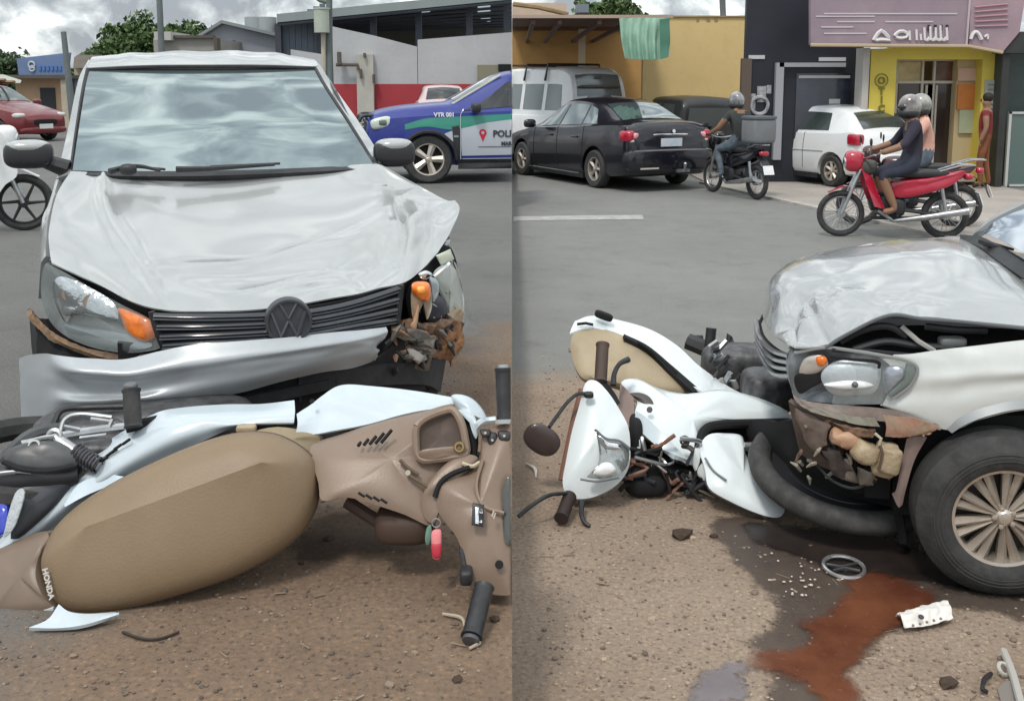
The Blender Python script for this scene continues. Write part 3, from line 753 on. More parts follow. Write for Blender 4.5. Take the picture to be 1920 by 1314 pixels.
# white yard wall with red foot
Yw = 36
rt = empty('yard_wall', (P(780, 160, Yw).x, Yw, 0), 0, 'white yard wall with a red painted foot behind the police pickup', 'wall')
zr = P(700, 158, Yw).z
ends = [(545, 93), (610, 103)], [(623, 50), (640, 54), (700, 67), (782, 88)], [(783, 75), (960, 61)]
for e_ in ends: wallseg(e_, zr, Yw, Yw, .2, wall_w, rt)
for a, b in ((545, 671), (702, 960)):
    A, B = P(a, 158, Yw), P(b, 158, Yw); obj('red_wall_foot', bbox(A.x, B.x, Yw-.03, Yw+.22, -.1, zr-.003), wall_r, rt, smooth=False)
A, B = P(671, 158, Yw), P(702, 158, Yw)
obj('gate_pillar', bbox(A.x, B.x, Yw-.25, Yw+.3, -.1, P(690, 103, Yw).z), M('gate_plaster', (.42, .41, .37), .85, var=.15, vs=1.5), rt, smooth=False)
obj('pipe', tube([P(630, 122, Yw-.3), P(671, 122, Yw-.3), P(672, 130, Yw-.3)], .06, 6), brown_rf, rt)
for (x0, y0, x1, y1) in ((633, 98, 640, 122), (675, 130, 679, 147), (682, 100, 686, 108), (699, 140, 703, 157)):
    a, b = P(x0, y0, Yw-.28), P(x1, y1, Yw-.28); obj('meter_box', bbox(a.x, b.x, Yw-.42, Yw-.2, b.z, a.z), brown_rf, rt, smooth=False)
a, b = P(895, 122, Yw-.1), P(942, 150, Yw-.1); obj('window_recess', bbox(a.x, b.x, Yw-.12, Yw+.05, b.z, a.z), M('olive_panel', (.22, .21, .15), .8), rt, smooth=False)
obj('dark_vent', bbox(P(934, 0, Yw).x, P(958, 0, Yw).x, Yw-.2, Yw, P(0, 134, Yw).z, P(0, 121, Yw).z), void, rt, smooth=False)
clip(rt, -1)
# steel shed with open front
Ys = 40
sh = empty('open_shed', (P(740, 160, Ys).x, Ys, 0), 0, 'dark open steel shed with skylights above the white wall', 'shed')
def roofpt(px, py, Y): return P(px, py, Y)
fl, fr_ = P(520, 38, Ys), P(990, -8, Ys)
bl, br = P(520, 58, Ys+26), P(990, 50, Ys+26)
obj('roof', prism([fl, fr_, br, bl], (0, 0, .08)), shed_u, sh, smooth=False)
obj('roof_fascia', prism([fl+Vector((0, -.1, -.10)), fr_+Vector((0, -.1, -.10)), fr_+Vector((0, -.1, .22)), fl+Vector((0, -.1, .22))], (0, .08, 0)), fascia, sh, smooth=False)
def on_roof(u, v):
    return fl.lerp(fr_, u).lerp(bl.lerp(br, u), v) - Vector((0, 0, .05))
for u in (.10, .33, .56, .80):
    for v0 in (.12, .50):
        q = [on_roof(u, v0), on_roof(u+.05, v0), on_roof(u+.05, v0+.22), on_roof(u, v0+.22)]
        obj('skylight', prism(q, (0, 0, -.03)), skyl, sh, smooth=False)
for k in range(9):
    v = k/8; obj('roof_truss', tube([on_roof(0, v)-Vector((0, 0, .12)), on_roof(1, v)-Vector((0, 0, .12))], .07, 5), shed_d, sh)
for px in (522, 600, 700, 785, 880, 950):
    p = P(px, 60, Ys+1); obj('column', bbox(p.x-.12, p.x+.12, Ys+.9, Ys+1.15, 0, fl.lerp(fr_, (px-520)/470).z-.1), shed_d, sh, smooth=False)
a = P(520, 60, Ys+1.4); b = P(612, 60, Ys+1.4)
for k in range(8):
    x0 = a.x+(b.x-a.x)*k/8; x1 = a.x+(b.x-a.x)*(k+1)/8
    obj('cladding_panel', bbox(x0+.01, x1-.01, Ys+1.3, Ys+1.36+.02*(k % 2), 0, 3.9+.11*k), M('cladding', (.12, .15, .19), .6, var=.2, vs=.8), sh, smooth=False)
a = P(720, 60, Ys+25); b = P(985, 60, Ys+25)
obj('back_wall', bbox(P(470, 0, Ys+25).x, b.x, Ys+24.8, Ys+25, 0, P(0, 53, Ys+25).z), M('shed_back', (.16, .16, .14), .85, var=.2, vs=.3), sh, smooth=False)
clip(sh, -1)
# grey gabled hall
Yg = 46
gh = empty('gabled_hall', (P(440, 160, Yg).x, Yg, 0), 0, 'pale grey gabled hall with a small arched opening behind the car roof', 'building')
tp = [P(345, 92, Yg), P(420, 46, Yg), P(530, 72, Yg)]
obj('wall', prism([Vector((tp[0].x, Yg, 0))]+tp+[Vector((tp[2].x, Yg, 0))], (0, 12, 0)), grey_w, gh, smooth=False)
for i in (0, 1):
    p, q = tp[i]+Vector((0, -.4, .02)), tp[i+1]+Vector((0, -.4, .02)); obj('roof', prism([p, q, q+Vector((0, 12.6, 0)), p+Vector((0, 12.6, 0))], (0, 0, .14)), M('fibre_roof', (.20, .22, .23), .8, var=.15, vs=.6), gh, smooth=False)
ar = [P(432, 96, Yg-.05)] + [P(438+6*math.cos(math.pi*(1-t/6)), 84-8*math.sin(math.pi*t/6), Yg-.05) for t in range(7)] + [P(445, 96, Yg-.05)]
obj('arched_opening', prism(ar, (0, .06, 0)), void, gh, smooth=False)
for x in (478, 500):
    obj('roof_tank', disc(P(x, 52, Yg+1), (0, 0, 1), .45, .9), M('tank_grey', (.3, .33, .34), .7), gh)
lw = empty('low_house', (P(345, 160, 42).x, 42, 0), 0, 'low beige house with flat roof in front of the big tree', 'house')
a, b = P(287, 66, 42), P(405, 100, 42); obj('wall', bbox(a.x, b.x, 42, 46, 0, P(0, 72, 42).z), M('beige_wall', (.30, .29, .27), .85, var=.15, vs=.6), lw, smooth=False)
a, b = P(290, 60, 41.6), P(322, 76, 41.6); obj('raised_roof', bbox(a.x, b.x, 41.5, 44, b.z, a.z), M('pale_roof', (.42, .42, .40), .8), lw, smooth=False)
a, b = P(403, 72, 41.6), P(410, 95, 41.6); obj('chimney', bbox(a.x, b.x, 41.4, 41.9, b.z, a.z), brown_rf, lw, smooth=False)
a, b = P(366, 68, 41.9), P(372, 68, 41.9); obj('roof_edge', bbox(P(325, 0, 42).x, P(400, 0, 42).x, 41.8, 42.1, P(0, 72, 42).z, P(0, 67, 42).z), brown_rf, lw, smooth=False)
# orange shop with blue sign at far left
Yo = 34
sp = empty('orange_shop', (P(80, 160, Yo).x, Yo, 0), 0, 'small orange shop under a wide blue sign at the far left', 'shop')
a, b = P(28, 148, Yo), P(122, 148, Yo); zt = a.z
obj('wall', bbox(a.x, b.x, Yo, Yo+5, 0, zt), orange_w, sp, smooth=False)
obj('roof', bbox(a.x-.4, b.x+.3, Yo-.7, Yo+5.3, zt, zt+.12), brown_rf, sp, smooth=False)
a1, b1 = P(75, 165, Yo-.02), P(103, 165, Yo-.02); obj('doorway', bbox(a1.x, b1.x, Yo-.04, Yo+.1, 0, a1.z), M('dark_door', (.05, .055, .06), .7), sp, smooth=False)
for x in (112,): p = P(x, 0, Yo-.5); obj('column', bbox(p.x-.1, p.x+.1, Yo-.6, Yo-.4, 0, zt), cream, sp, smooth=False)
a2, b2 = P(122, 150, Yo+.5), P(142, 150, Yo+.5); obj('side_wall', bbox(a2.x, b2.x, Yo+.4, Yo+4, 0, zt), M('bluegrey_wall', (.13, .16, .21), .85, var=.2, vs=1), sp, smooth=False)
sg = empty('shop_sign', (P(82, 148, Yo-.5).x, Yo-.5, zt+.13), 0, 'wide faded blue sign board on the roof of the orange shop', 'sign')
c1, c2, c3, c4 = P(31, 110, Yo-.5), P(131, 99, Yo-.5), P(126, 147, Yo-.5), P(36, 147, Yo-.5)
obj('board', prism([c1, c2, c3, c4], (0, .12, 0)), sign_b, sg, smooth=False)
for k in range(6):
    q = P(72+k*7.6, 124, Yo-.53); r_ = P(77+k*7.6, 133, Yo-.53); obj('letter', bbox(q.x, r_.x, Yo-.54, Yo-.50, r_.z, q.z), sign_t, sg, smooth=False)
obj('emblem', join(ring(P(59, 122, Yo-.53), (0, 1, 0), .10, .03, 14, 6), ring(P(60, 129, Yo-.53), (0, 1, 0), .08, .03, 14, 6)), M('sign_white', (.45, .50, .55), .6), sg)
bh = empty('brown_roofed_house', (P(155, 160, 38).x, 38, 0), 0, 'brown roofed house with cream wall left of the car windscreen', 'house')
a, b = P(139, 130, 38), P(185, 130, 38); obj('wall', bbox(a.x, b.x, 38, 42, 0, P(0, 128, 38).z), cream, bh, smooth=False)
obj('roof', prism([P(137, 128, 37.5), P(190, 128, 37.5), P(186, 108, 39), P(139, 108, 39)], (0, .3, .1)), brown_rf, bh, smooth=False)
tent = P(0, 150, 33); obj('market_canopy', prism([P(-60, 160, 31), P(38, 156, 31), P(5, 145, 33), P(-40, 143, 33)], (0, .1, .08)), M('canopy_cloth', (.35, .38, .33), .8), label='pale green canopy roof at the left edge behind the red car', cat='canopy', smooth=False)
# poles
def pole(name, label, p0, p1, Y, r0, r1):
    a = P(*p0, Y); b = P(*p1, Y); a2 = a + (a-b)*((a.z+.2)/(b.z-a.z)) if b.z != a.z else a
    rt = empty(name, (a2.x, Y, 0), 0, label, 'pole'); obj('post', tube([Vector((a2.x, Y, -.1)), b], [r0, r1], 10), pole_m, rt); return rt
pole('utility_pole', 'dark leaning pole in front of the blue shop sign', (133, 190), (119, 60), 31, .12, .08)
pole('utility_pole', 'tall thin pole rising in front of the big tree', (303, 95), (298, -20), 38, .13, .11)
p3 = pole('utility_pole', 'thick dark pole carrying a pale meter cabinet above the car', (618, 150), (617, -30), 27, .09, .085)
obj('cabinet', join(disc(P(603, 39, 26.8), (0, 0, 1), .20, .62, 16), disc(P(603, 17, 26.8), (0, 0, 1), .22, .04, 16)), M('cabinet_green', (.38, .42, .36), .6, var=.1, vs=3), p3)
obj('cabinet_stand', tube([P(606, 62, 26.9), P(607, 150, 26.9)], .06, 8), cream, p3)
obj('lamp_arm', tube([P(617, 6, 27), P(600, 2, 27), P(590, -6, 27)], .05, 8), M('arm_green', (.08, .11, .08), .6), p3)
# trees
x = P(285, 100, 56).x
tree('big round dark green tree behind the low beige house', x, 56, 0, [(.3, 0, 3.5, 1.9), (-1.5, .3, 2.9, 1.7), (1.9, 0, 3.3, 1.7), (2.9, .5, 2.7, 1.3), (-2.8, 0, 2.2, 1.2), (.6, -.5, 2.6, 2.0), (-3.6, .2, 1.8, .9), (3.4, -.3, 2.2, 1.3), (-1.2, -.5, 2.5, 1.7), (1.8, -.6, 2.5, 1.8), (.4, -.8, 3.1, 1.8), (-.4, -.8, 2.0, 1.8), (2.6, -.8, 1.8, 1.5), (-2.4, -.6, 1.5, 1.2)], 3, leafm, 2.4, .3, .16, 2600)
tree('small dark tree at the left edge behind the orange shop', P(8, 120, 42).x, 42, 0, [(0, 0, 2.0, 1.0), (-.8, .2, 2.3, .9), (.3, 0, 1.3, .8)], 5, leafm2, 1.6, .15, .11, 1400)

# ------------------------------------------------------------------ left street: vehicles
HATCH = [(0, .50, .38, .56, .58, .42), (.06, .66, .26, .66, .68, .58), (.35, .79, .20, .78, .82, .68), (.95, .82, .19, .88, .97, .72), (1.15, .82, .18, .92, 1.0, .70), (1.85, .82, .18, .94, 1.38, .58), (2.15, .82, .18, .95, 1.44, .57),
         (3.05, .82, .18, .97, 1.42, .56), (3.35, .81, .20, .98, 1.34, .56), (3.72, .80, .24, 1.0, 1.04, .64), (3.84, .74, .28, .90, .95, .60), (3.90, .62, .36, .74, .80, .50)]
SEDAN = [(0, .50, .38, .54, .58, .42), (.07, .70, .24, .66, .70, .58), (.45, .84, .20, .78, .83, .70), (1.15, .87, .18, .90, .98, .74), (1.35, .87, .18, .93, 1.02, .72), (2.15, .88, .18, .96, 1.41, .60), (2.5, .88, .18, .97, 1.46, .59),
         (3.05, .88, .18, 1.0, 1.445, .58), (3.42, .87, .19, 1.02, 1.36, .58), (4.02, .86, .20, 1.06, 1.12, .68), (4.38, .83, .24, 1.05, 1.10, .66), (4.48, .76, .28, .97, 1.02, .58), (4.54, .62, .38, .78, .84, .48)]
HW = [[(1.35, .10), (2.12, .10), (2.20, .90), (1.95, .88)], [(2.18, .10), (3.05, .10), (2.95, .90), (2.26, .90)]]
# red hatchback, nose to the right
p = G(92, 262); dirr = Vector((-.90, .43, 0))   # rearwards
rzr = math.atan2(dirr.y, dirr.x); loc = p - dirr*.80 - Vector((dirr.y, -dirr.x, 0))*(-.74)*(-1)
rc, D, wm = vehicle('parked_car', 'dark red hatchback with planks on its roof at the left edge', 'car', (loc.x, loc.y, 0), rzr, HATCH, red_paint, (.78, 3.2), .285, HW, (1.22, 1.80), (3.38, 3.70), glass=glass_far)
for s in (-1, 1): obj('headlight', sell((.26, s*.62, .68), (.20, .14, .07), .7), M('headlamp_far', (.5, .5, .48), .2, coat=1), rc, local=True); mirror(rc, 1.35, 1.0, s, wm, red_paint)
obj('grille', sell((.04, 0, .50), (.05, .42, .09), .5), void, rc, local=True); obj('number_plate', box((-.02, 0, .40), (.02, .40, .12)), white_paint, rc, local=True)
obj('bumper', sell((.10, 0, .30), (.12, .70, .10), .6), red_paint, rc, local=True); seams(rc, D, (1.25, 2.2), .2)
pl_ = empty('roof_planks', (0, 0, 0), 0, 'bundle of brown planks tied on the roof of the red car', 'planks'); I_ = INV[rc.name].inverted()
wood = M('plank_wood', (.22, .13, .07), .8, var=.3, vs=4)
for k in range(4):
    a = I_ @ Vector((1.5+.1*k, -.35+.2*k, 1.53+.05*(k % 2))); b = I_ @ Vector((3.6, -.35+.2*k, 1.56+.04*(k % 2)))
    obj('plank', tube([a, b], .045, 4), wood, pl_, smooth=False)
for x in (2.0, 3.0): obj('roof_bar', tube([I_ @ Vector((x, -.55, 1.475)), I_ @ Vector((x, .55, 1.475))], .02, 6), black_pl, pl_)

# police pickup, nose to the left
PICK = [(0, .55, .45, .80, .86, .45), (.07, .74, .32, .92, .99, .62), (.40, .86, .26, .98, 1.10, .74), (1.05, .90, .26, 1.03, 1.17, .78), (1.28, .90, .26, 1.05, 1.19, .76), (2.05, .90, .26, 1.08, 1.60, .62), (2.5, .90, .26, 1.10, 1.66, .61),
        (3.3, .90, .26, 1.12, 1.62, .60), (3.55, .90, .26, 1.12, 1.20, .72), (4.5, .88, .28, 1.10, 1.16, .78), (4.68, .84, .34, 1.05, 1.10, .70)]
pc = G(803, 344); dirr = Vector((.985, .17, 0)); rzr = math.atan2(dirr.y, dirr.x); wmx = .90
loc = pc - dirr*.92 + Vector((-dirr.y, dirr.x, 0))*(.80)
pk, D, wm = vehicle('police_pickup', 'police pickup in blue green and white with its nose behind the damaged car', 'pickup', (loc.x, loc.y, 0), rzr, PICK, blue_paint, (.92, 3.7), .36,
    [[(1.42, .10), (2.25, .10), (2.35, .90), (2.12, .86)], [(2.33, .10), (3.25, .10), (3.15, .90), (2.42, .90)]], (1.34, 2.0), None, rimr=.66, spokes=5, sw=.095, lower=black_pl)
def flat_side(pts, y, th=.006):   # decal-like panels following the door side, pts in (x,z)
    return pts
def side_y(x, z):
    h = half(interp(D, x)); q = h[2:8]
    for a, b in zip(q, q[1:]):
        if z <= b[1]: t = (z-a[1])/max(b[1]-a[1], 1e-5); return a[0]+(b[0]-a[0])*max(0, min(1, t))
    return q[-1][0]
def side_skin(name, top, bot, m, root, off=.004, s=-1, n=16, nz=6):
    """painted panel standing off the body side; top and bot are (x,z) polylines"""
    T = cr_open([Vector((a, 0, b)) for a, b in top], n); B = cr_open([Vector((a, 0, b)) for a, b in bot], n); vs, fs = [], []
    for o_ in (off, off-.012):
        for j in range(nz):
            for i in range(n):
                q = B[i].lerp(T[i], j/(nz-1)); vs.append(Vector((q.x, s*(side_y(q.x, q.z)+o_), q.z)))
    k = n*nz
    for j in range(nz-1):
        for i in range(n-1):
            f = (j*n+i, j*n+i+1, (j+1)*n+i+1, (j+1)*n+i); fs += [f, tuple(x+k for x in f[::-1])]
    for i in range(n-1):
        for j in (0, nz-1): a = j*n+i; fs.append((a, a+1, a+1+k, a+k))
    for j in range(nz-1):
        for i in (0, n-1): a = j*n+i; fs.append((a, a+n, a+n+k, a+k))
    return obj(name, (vs, fs), m, root, local=True)
pk_white = M('pickup_white', (.42, .45, .50), .3, coat=.5)
side_skin('door', [(1.40, .86), (1.8, .90), (2.27, .96)], [(1.40, .36), (1.8, .36), (2.27, .36)], pk_white, pk, .005)
side_skin('rear_door', [(2.30, .96), (3.0, 1.0)], [(2.30, .36), (3.0, .36)], pk_white, pk, .005)
side_skin('green_stripe', [(.58, .88), (.9, .965), (1.3, .985), (1.8, 1.01), (2.27, 1.03)], [(.58, .80), (.9, .845), (1.3, .80), (1.8, .90), (2.27, .955)], green_paint, pk, .006)
side_skin('white_wedge', [(1.16, .74), (1.32, .80)], [(1.18, .70), (1.32, .60)], pk_white, pk, .007, n=5, nz=3)
side_skin('dark_gap_panel', [(1.27, .84), (1.38, .86)], [(1.31, .36), (1.42, .36)], black_pl, pk, .009, n=5)
side_skin('sill_guard', [(1.35, .36), (2.3, .36), (3.0, .36)], [(1.35, .28), (2.3, .28), (3.0, .28)], black_pl, pk, .012)
wa = []
for k in range(17):
    a = math.pi*(k/16); wa.append(Vector((.92-math.cos(a)*.42, -(side_y(.92-math.cos(a)*.42, .352+math.sin(a)*.42)+.012), .352+math.sin(a)*.42)))
obj('wheel_arch', tube(wa, .028, 6), black_pl, pk, local=True)
obj('badge', box((1.33, -.915, .70), (.07, .01, .03)), chrome, pk, local=True)
def side_text(s, size, x, z, m, yy=None, nm='lettering'):
    y = -(side_y(x, z)+.014) if yy is None else yy
    return obj(nm, place(text_geo(s, size, .003, .004), (x, y, z), (1, 0, 0), (0, 0, 1)), m, pk, local=True, smooth=False)
ink = M('dark_ink', (.03, .03, .04), .5); redp = M('pin_red', (.5, .01, .03), .4); wht = M('white_print', (.7, .72, .78), .5)
side_text('POLICIA', .135, 2.13, .73, ink); side_text('MARACA', .075, 2.16, .585, ink)
side_text('VTR 001', .085, 1.16, 1.015, wht, -(side_y(1.16, .99)+.012))
pinp = [Vector((1.73+.055*math.cos(math.radians(a)), 0, .75+.055*math.sin(math.radians(a)))) for a in range(-30, 211, 20)] + [Vector((1.73, 0, .62))]
pinp = [Vector((q.x, -(side_y(q.x, q.z)+.012), q.z)) for q in pinp]
pn = obj('map_pin', prism(pinp, (0, .008, 0)), redp, pk, local=True, smooth=False)
obj('pin_hole', disc((1.73, -(side_y(1.73, .75)+.014), .75), (0, 1, 0), .024, .006), pk_white, pn, local=True)
obj('underline', bbox(1.66, 2.6, -(side_y(2, .54)+.014), -(side_y(2, .54)+.009), .540, .546), ink, pk, local=True, smooth=False)
hd_ = M('pickup_lamp', (.55, .62, .55), .1, coat=1)
for s in (-1, 1):
    h_ = obj('headlight', sell((.24, s*.76, .90), (.16, .075, .085), .6, Matrix.Rotation(R(-12), 3, 'Y')), hd_, pk, local=True)
    obj('lamp_bezel', sell((.26, s*.765, .905), (.07, .08, .05), .5), M('lamp_dark', (.10, .13, .12), .2, coat=1), h_, local=True)
gg = obj('grille', sell((.05, 0, .80), (.07, .60, .13), .5), black_pl, pk, local=True)
for z_ in (.72, .78, .84, .90): obj('grille_bar', box((-.02, 0, z_), (.03, 1.0, .015)), chrome, gg, local=True)
obj('bull_bar', join(*[tube([(.16, s*.60, .42), (-.06, s*.60, .50), (-.12, s*.58, .75), (-.04, s*.56, .98), (.14, s*.56, 1.0)], .028, 8, smooth=16) for s in (-1, 1)], tube([(-.12, -.58, .72), (-.12, .58, .72)], .03, 8), tube([(-.03, -.56, .98), (-.03, .56, .98)], .03, 8)), black_pl, pk, local=True)
for s in (-1, 1): mm = mirror(pk, 1.62, 1.12, s, wm)
obj('bumper', sell((.10, 0, .50), (.14, .80, .15), .5), blue_paint, pk, local=True)
dd = obj('door_gap', tube([(1.395, -.915, .36), (1.395, -.92, .7), (1.40, -.90, 1.02), (1.45, -.86, 1.10)], .006, 5), pk_white, pk, local=True)
obj('pillar_trim', tube([(1.30, -.70, 1.17), (2.05, -.57, 1.60)], .018, 6), M('trim_pale', (.45, .48, .42), .4), pk, local=True)
clip(pk, -1)
# pale hatchback behind the pickup
p = G(800, 214); dirr = Vector((.25, -.97, 0)); fw = p - dirr*3.9
hb, D2, wm2 = vehicle('parked_car', 'pale small hatchback seen from behind beyond the police pickup bonnet', 'car', (P(805, 160, 30).x, 33.5, 0), math.atan2(-.98, .12), HATCH, M('pale_pink_paint', (.55, .42, .42), .3, coat=.5), (.78, 3.2), .285, HW, (1.22, 1.80), (3.30, 3.72), glass=glass_dark)
for s in (-1, 1): obj('tail_light', sell((3.80, s*.64, .82), (.08, .10, .10), .6), red_lens, hb, local=True)
obj('number_plate', box((3.90, 0, .62), (.02, .4, .12)), white_paint, hb, local=True)
# white motorcycle at the left edge, nose to the right
wc = G(48, 432); dirr = Vector((-.93, -.36, 0))
mw = moto('parked_motorcycle', 'white motorcycle with black cast wheels cut off by the left edge', (wc.x, wc.y, 0), math.atan2(dirr.y, dirr.x), white_paint, cast=True, spoke_m=black_pl, wb=1.2, shield=1)
obj('fairing', pillow([(.02, -.10, .60), (.10, -.13, .92), (.25, -.16, 1.05), (.42, -.16, .98), (.44, -.17, .66), (.36, -.16, .40), (.24, -.14, .36), (.14, -.12, .48)], (0, -1, 0), .05, .30), white_paint, mw, local=True)
# ================================================================== LEFT STREET: the damaged silver car, seen from the front
def frame_fn(O, a):
    ex = Vector((math.cos(a), math.sin(a), 0)); ey = Vector((-math.sin(a), math.cos(a), 0))
    def f(px, py, yl):
        d = ray(px, py); s = (yl - (C0-O).dot(ey))/d.dot(ey); return C0 + d*s
    return f, ex, ey
LO = P(540, 600, 3.54); LO = Vector((LO.x, LO.y, 0)); LA = R(18)
c_, LX, LY = frame_fn(LO, LA)
def cc(px, py, yl): return c_(px, py, yl*.935)
car = empty('crashed_car', LO, LA, 'silver hatchback seen from the front with buckled bonnet pushed against the fallen motorcycle', 'car')
def LV(x, y, z): return LO + LX*x + LY*y + Vector((0, 0, z))
UP = Vector((0, 0, 1))
# bonnet
cols_ = [
 [(133,326,1.15),(106,366,.93),(92,430,.68),(93,470,.52),(97,493,.42)],
 [(175,329,1.18),(150,372,.93),(132,428,.66),(142,480,.46),(178,530,.28)],
 [(225,331,1.2),(205,378,.9),(205,440,.6),(225,510,.30),(250,566,.10)],
 [(290,331,1.2),(285,390,.88),(290,450,.56),(298,520,.24),(310,581,.02)],
 [(370,330,1.2),(365,395,.86),(368,460,.52),(372,525,.22),(380,584,-.02)],
 [(450,327,1.2),(455,392,.86),(458,460,.50),(460,525,.22),(462,582,-.03)],
 [(530,322,1.2),(545,388,.86),(548,450,.52),(548,512,.24),(550,572,-.01)],
 [(600,318,1.2),(628,380,.88),(640,445,.52),(640,505,.26),(632,558,.04)],
 [(655,315,1.18),(700,368,.92),(718,430,.55),(712,490,.34),(700,548,.10)],
 [(690,313,1.16),(745,362,.95),(768,420,.50),(763,480,.32),(757,530,.14)],
 [(706,313,1.15),(790,362,.92),(812,405,.66),(804,450,.46),(788,508,.26)],
 [(716,315,1.13),(825,370,.86),(861,386,.72),(846,432,.52),(822,472,.38)]]
def hdisp(u, v):
    d = 0
    # folded ridge on the left, crease on the right, soft buckles between
    d += .022*math.exp(-((u-(.13+.15*v))/.022)**2)*(1-v**3)
    d -= .028*math.exp(-((u-.80)/.014)**2)*max(0, math.sin(math.pi*min(1, max(0, (v-.25)/.6))))
    d += .020*math.exp(-((u-.74)/.05)**2)*v
    for k, (a, b, s, h) in enumerate([(.55,.75,.12,-.022), (.66,.52,.10,.016), (.42,.85,.10,.014), (.5,.55,.14,-.012), (.72,.80,.07,-.02), (.36,.6,.09,.008), (.60,.90,.06,.014), (.9,.5,.07,-.015)]):
        d += h*math.exp(-((u-a)**2+((v-b)*.8)**2)/s**2)
    w_ = (v-.62+.42*(u-.45))
    d += .013*math.exp(-(w_/.04)**2)*(1 if u > .3 else max(0, (u-.15)/.15))
    d += .005*noise.noise(Vector((u*7, v*5, 3)))
    d += crease(u, v, [(.80,.30,.78,.80,.014,-.030), (.97,.18,.80,.30,.02,.022), (.80,.30,.50,.62,.018,.010), (.78,.80,.62,.72,.016,-.014), (.62,.72,.44,.86,.015,.012), (.80,.55,.68,.52,.014,-.010), (.86,.35,.90,.75,.016,.014), (.50,.62,.36,.66,.02,.008), (.70,.95,.66,.80,.012,-.010)])
    return d
rows = [[cc(c[j][0], c[j][1]-(5 if j == 0 else 0), c[j][2]) for c in cols_] for j in range(5)]
bon = obj('bonnet', grid(rows, 110, 70, .006, lambda u, v: .68*hdisp(u, v), toward=(0, -.3, 1)), silver, car, ang=60)
# body core: roof, pillars, sides, rear (a closed hatchback shell behind the bonnet)
L_ = lambda px, py, yl: (INV[car.name] @ cc(px, py, yl))
wtl, wtr, wbl, wbr = L_(168,131,1.95), L_(588,129,1.95), L_(136,326,1.2), L_(702,314,1.2)
hw_b, hw_t, xm = (wbr.x-wbl.x)/2, (wtr.x-wtl.x)/2, 0
cxb, cxt = (wbr.x+wbl.x)/2, (wtr.x+wtl.x)/2
zb_, zt_ = (wbl.z+wbr.z)/2, (wtl.z+wtr.z)/2
print('ws', wtl, wtr, wbl, wbr, L_(722,306,1.22), L_(105,333,1.22))
wsr = [[cc(a, b, c) for a, b, c in r] for r in (
 [(168,131,1.95),(270,128,1.94),(385,127,1.935),(490,127,1.94),(588,129,1.95)],
 [(160,165,1.80),(270,163,1.787),(388,162,1.782),(505,162,1.787),(607,163,1.80)],
 [(148,240,1.46),(270,240,1.445),(400,238,1.44),(535,236,1.445),(652,232,1.46)],
 [(136,320,1.18),(275,323,1.155),(415,322,1.147),(565,317,1.155),(701,310,1.18)])]
ws_ = obj('windscreen', grid(wsr, 30, 20, .005), windscreen, car)
obj('windscreen_seal', tube([cc(164,131,1.95),cc(270,126,1.92),cc(385,125,1.91),cc(490,125,1.92),cc(592,128,1.95)], .009, 6, smooth=30), black_pl, ws_)
for pts in ([(165,130,1.955),(157,165,1.83),(145,240,1.54),(134,320,1.22)], [(591,129,1.955),(610,163,1.83),(655,232,1.54),(703,310,1.22)]):
    obj('windscreen_seal', tube([cc(*p) for p in pts], .010, 6, smooth=16), black_pl, ws_)
obj('cowl_panel', grid([[cc(134,318,1.21), cc(275,321,1.15), cc(415,320,1.14), cc(565,315,1.15), cc(702,308,1.21)], [cc(130,327,1.15), cc(275,331,1.12), cc(420,329,1.10), cc(570,323,1.12), cc(712,315,1.15)]], 24, 4, .02), black_pl, car)
# wipers
for pts in ([(205,322,1.05),(235,314,1.08),(262,312,1.09),(300,320,1.05)], [(330,318,1.05),(400,316,1.07),(460,312,1.08),(515,309,1.09)]):
    w1 = obj('wiper', tube([cc(*p) for p in pts], [.014, .010, .009, .006], 6, smooth=14), black_pl, car)
    a, b = pts[1], pts[3]; obj('wiper_blade', tube([cc(a[0]-6, a[1]-3, a[2]+.02), cc(b[0]+10, b[1]-2, b[2]+.02)], .006, 5), rubber, w1)
obj('wiper_hub', sell(cc(240,318,1.05), (.035, .03, .025), .8), black_pl, car)
# roof
rf = [[cc(166,129,1.96),cc(270,126,1.93),cc(385,125,1.92),cc(490,125,1.93),cc(590,127,1.96)],
      [cc(168,116,2.08),cc(265,108,2.08),cc(385,105,2.08),cc(495,107,2.08),cc(596,120,2.08)],
      [cc(176,107,2.35),cc(262,99,2.4),cc(385,96,2.4),cc(500,98,2.4),cc(585,112,2.35)]]
rl = [INV[car.name] @ p for p in rf[2]]
for (dy, dz) in ((.7, .0), (1.3, -.03), (1.6, -.12)):
    rf.append([LV(p.x, p.y+dy, p.z+dz-.015*abs(k-2)) for k, p in enumerate(rl)])
roof = obj('roof', grid(rf, 30, 26, .02, lambda u, v: .004*math.cos(u*math.pi*10)*(1 if .12 < u < .88 and v > .15 else 0), toward=(0, 0, 1)), silver, car)
# pillars
for side, top, bot in ((-1, [(166,129,1.96),(156,165,1.84),(144,240,1.55),(132,326,1.18)], [(166,112,2.1),(147,150,1.98),(128,240,1.68),(106,335,1.22)]),
                       (1, [(590,128,1.96),(610,163,1.84),(656,232,1.55),(705,314,1.18)], [(598,119,2.1),(626,163,1.98),(675,232,1.68),(722,306,1.22)])):
    obj('pillar', grid([[cc(*p) for p in top], [cc(*p) for p in bot]], 16, 4, .035), silver, car)
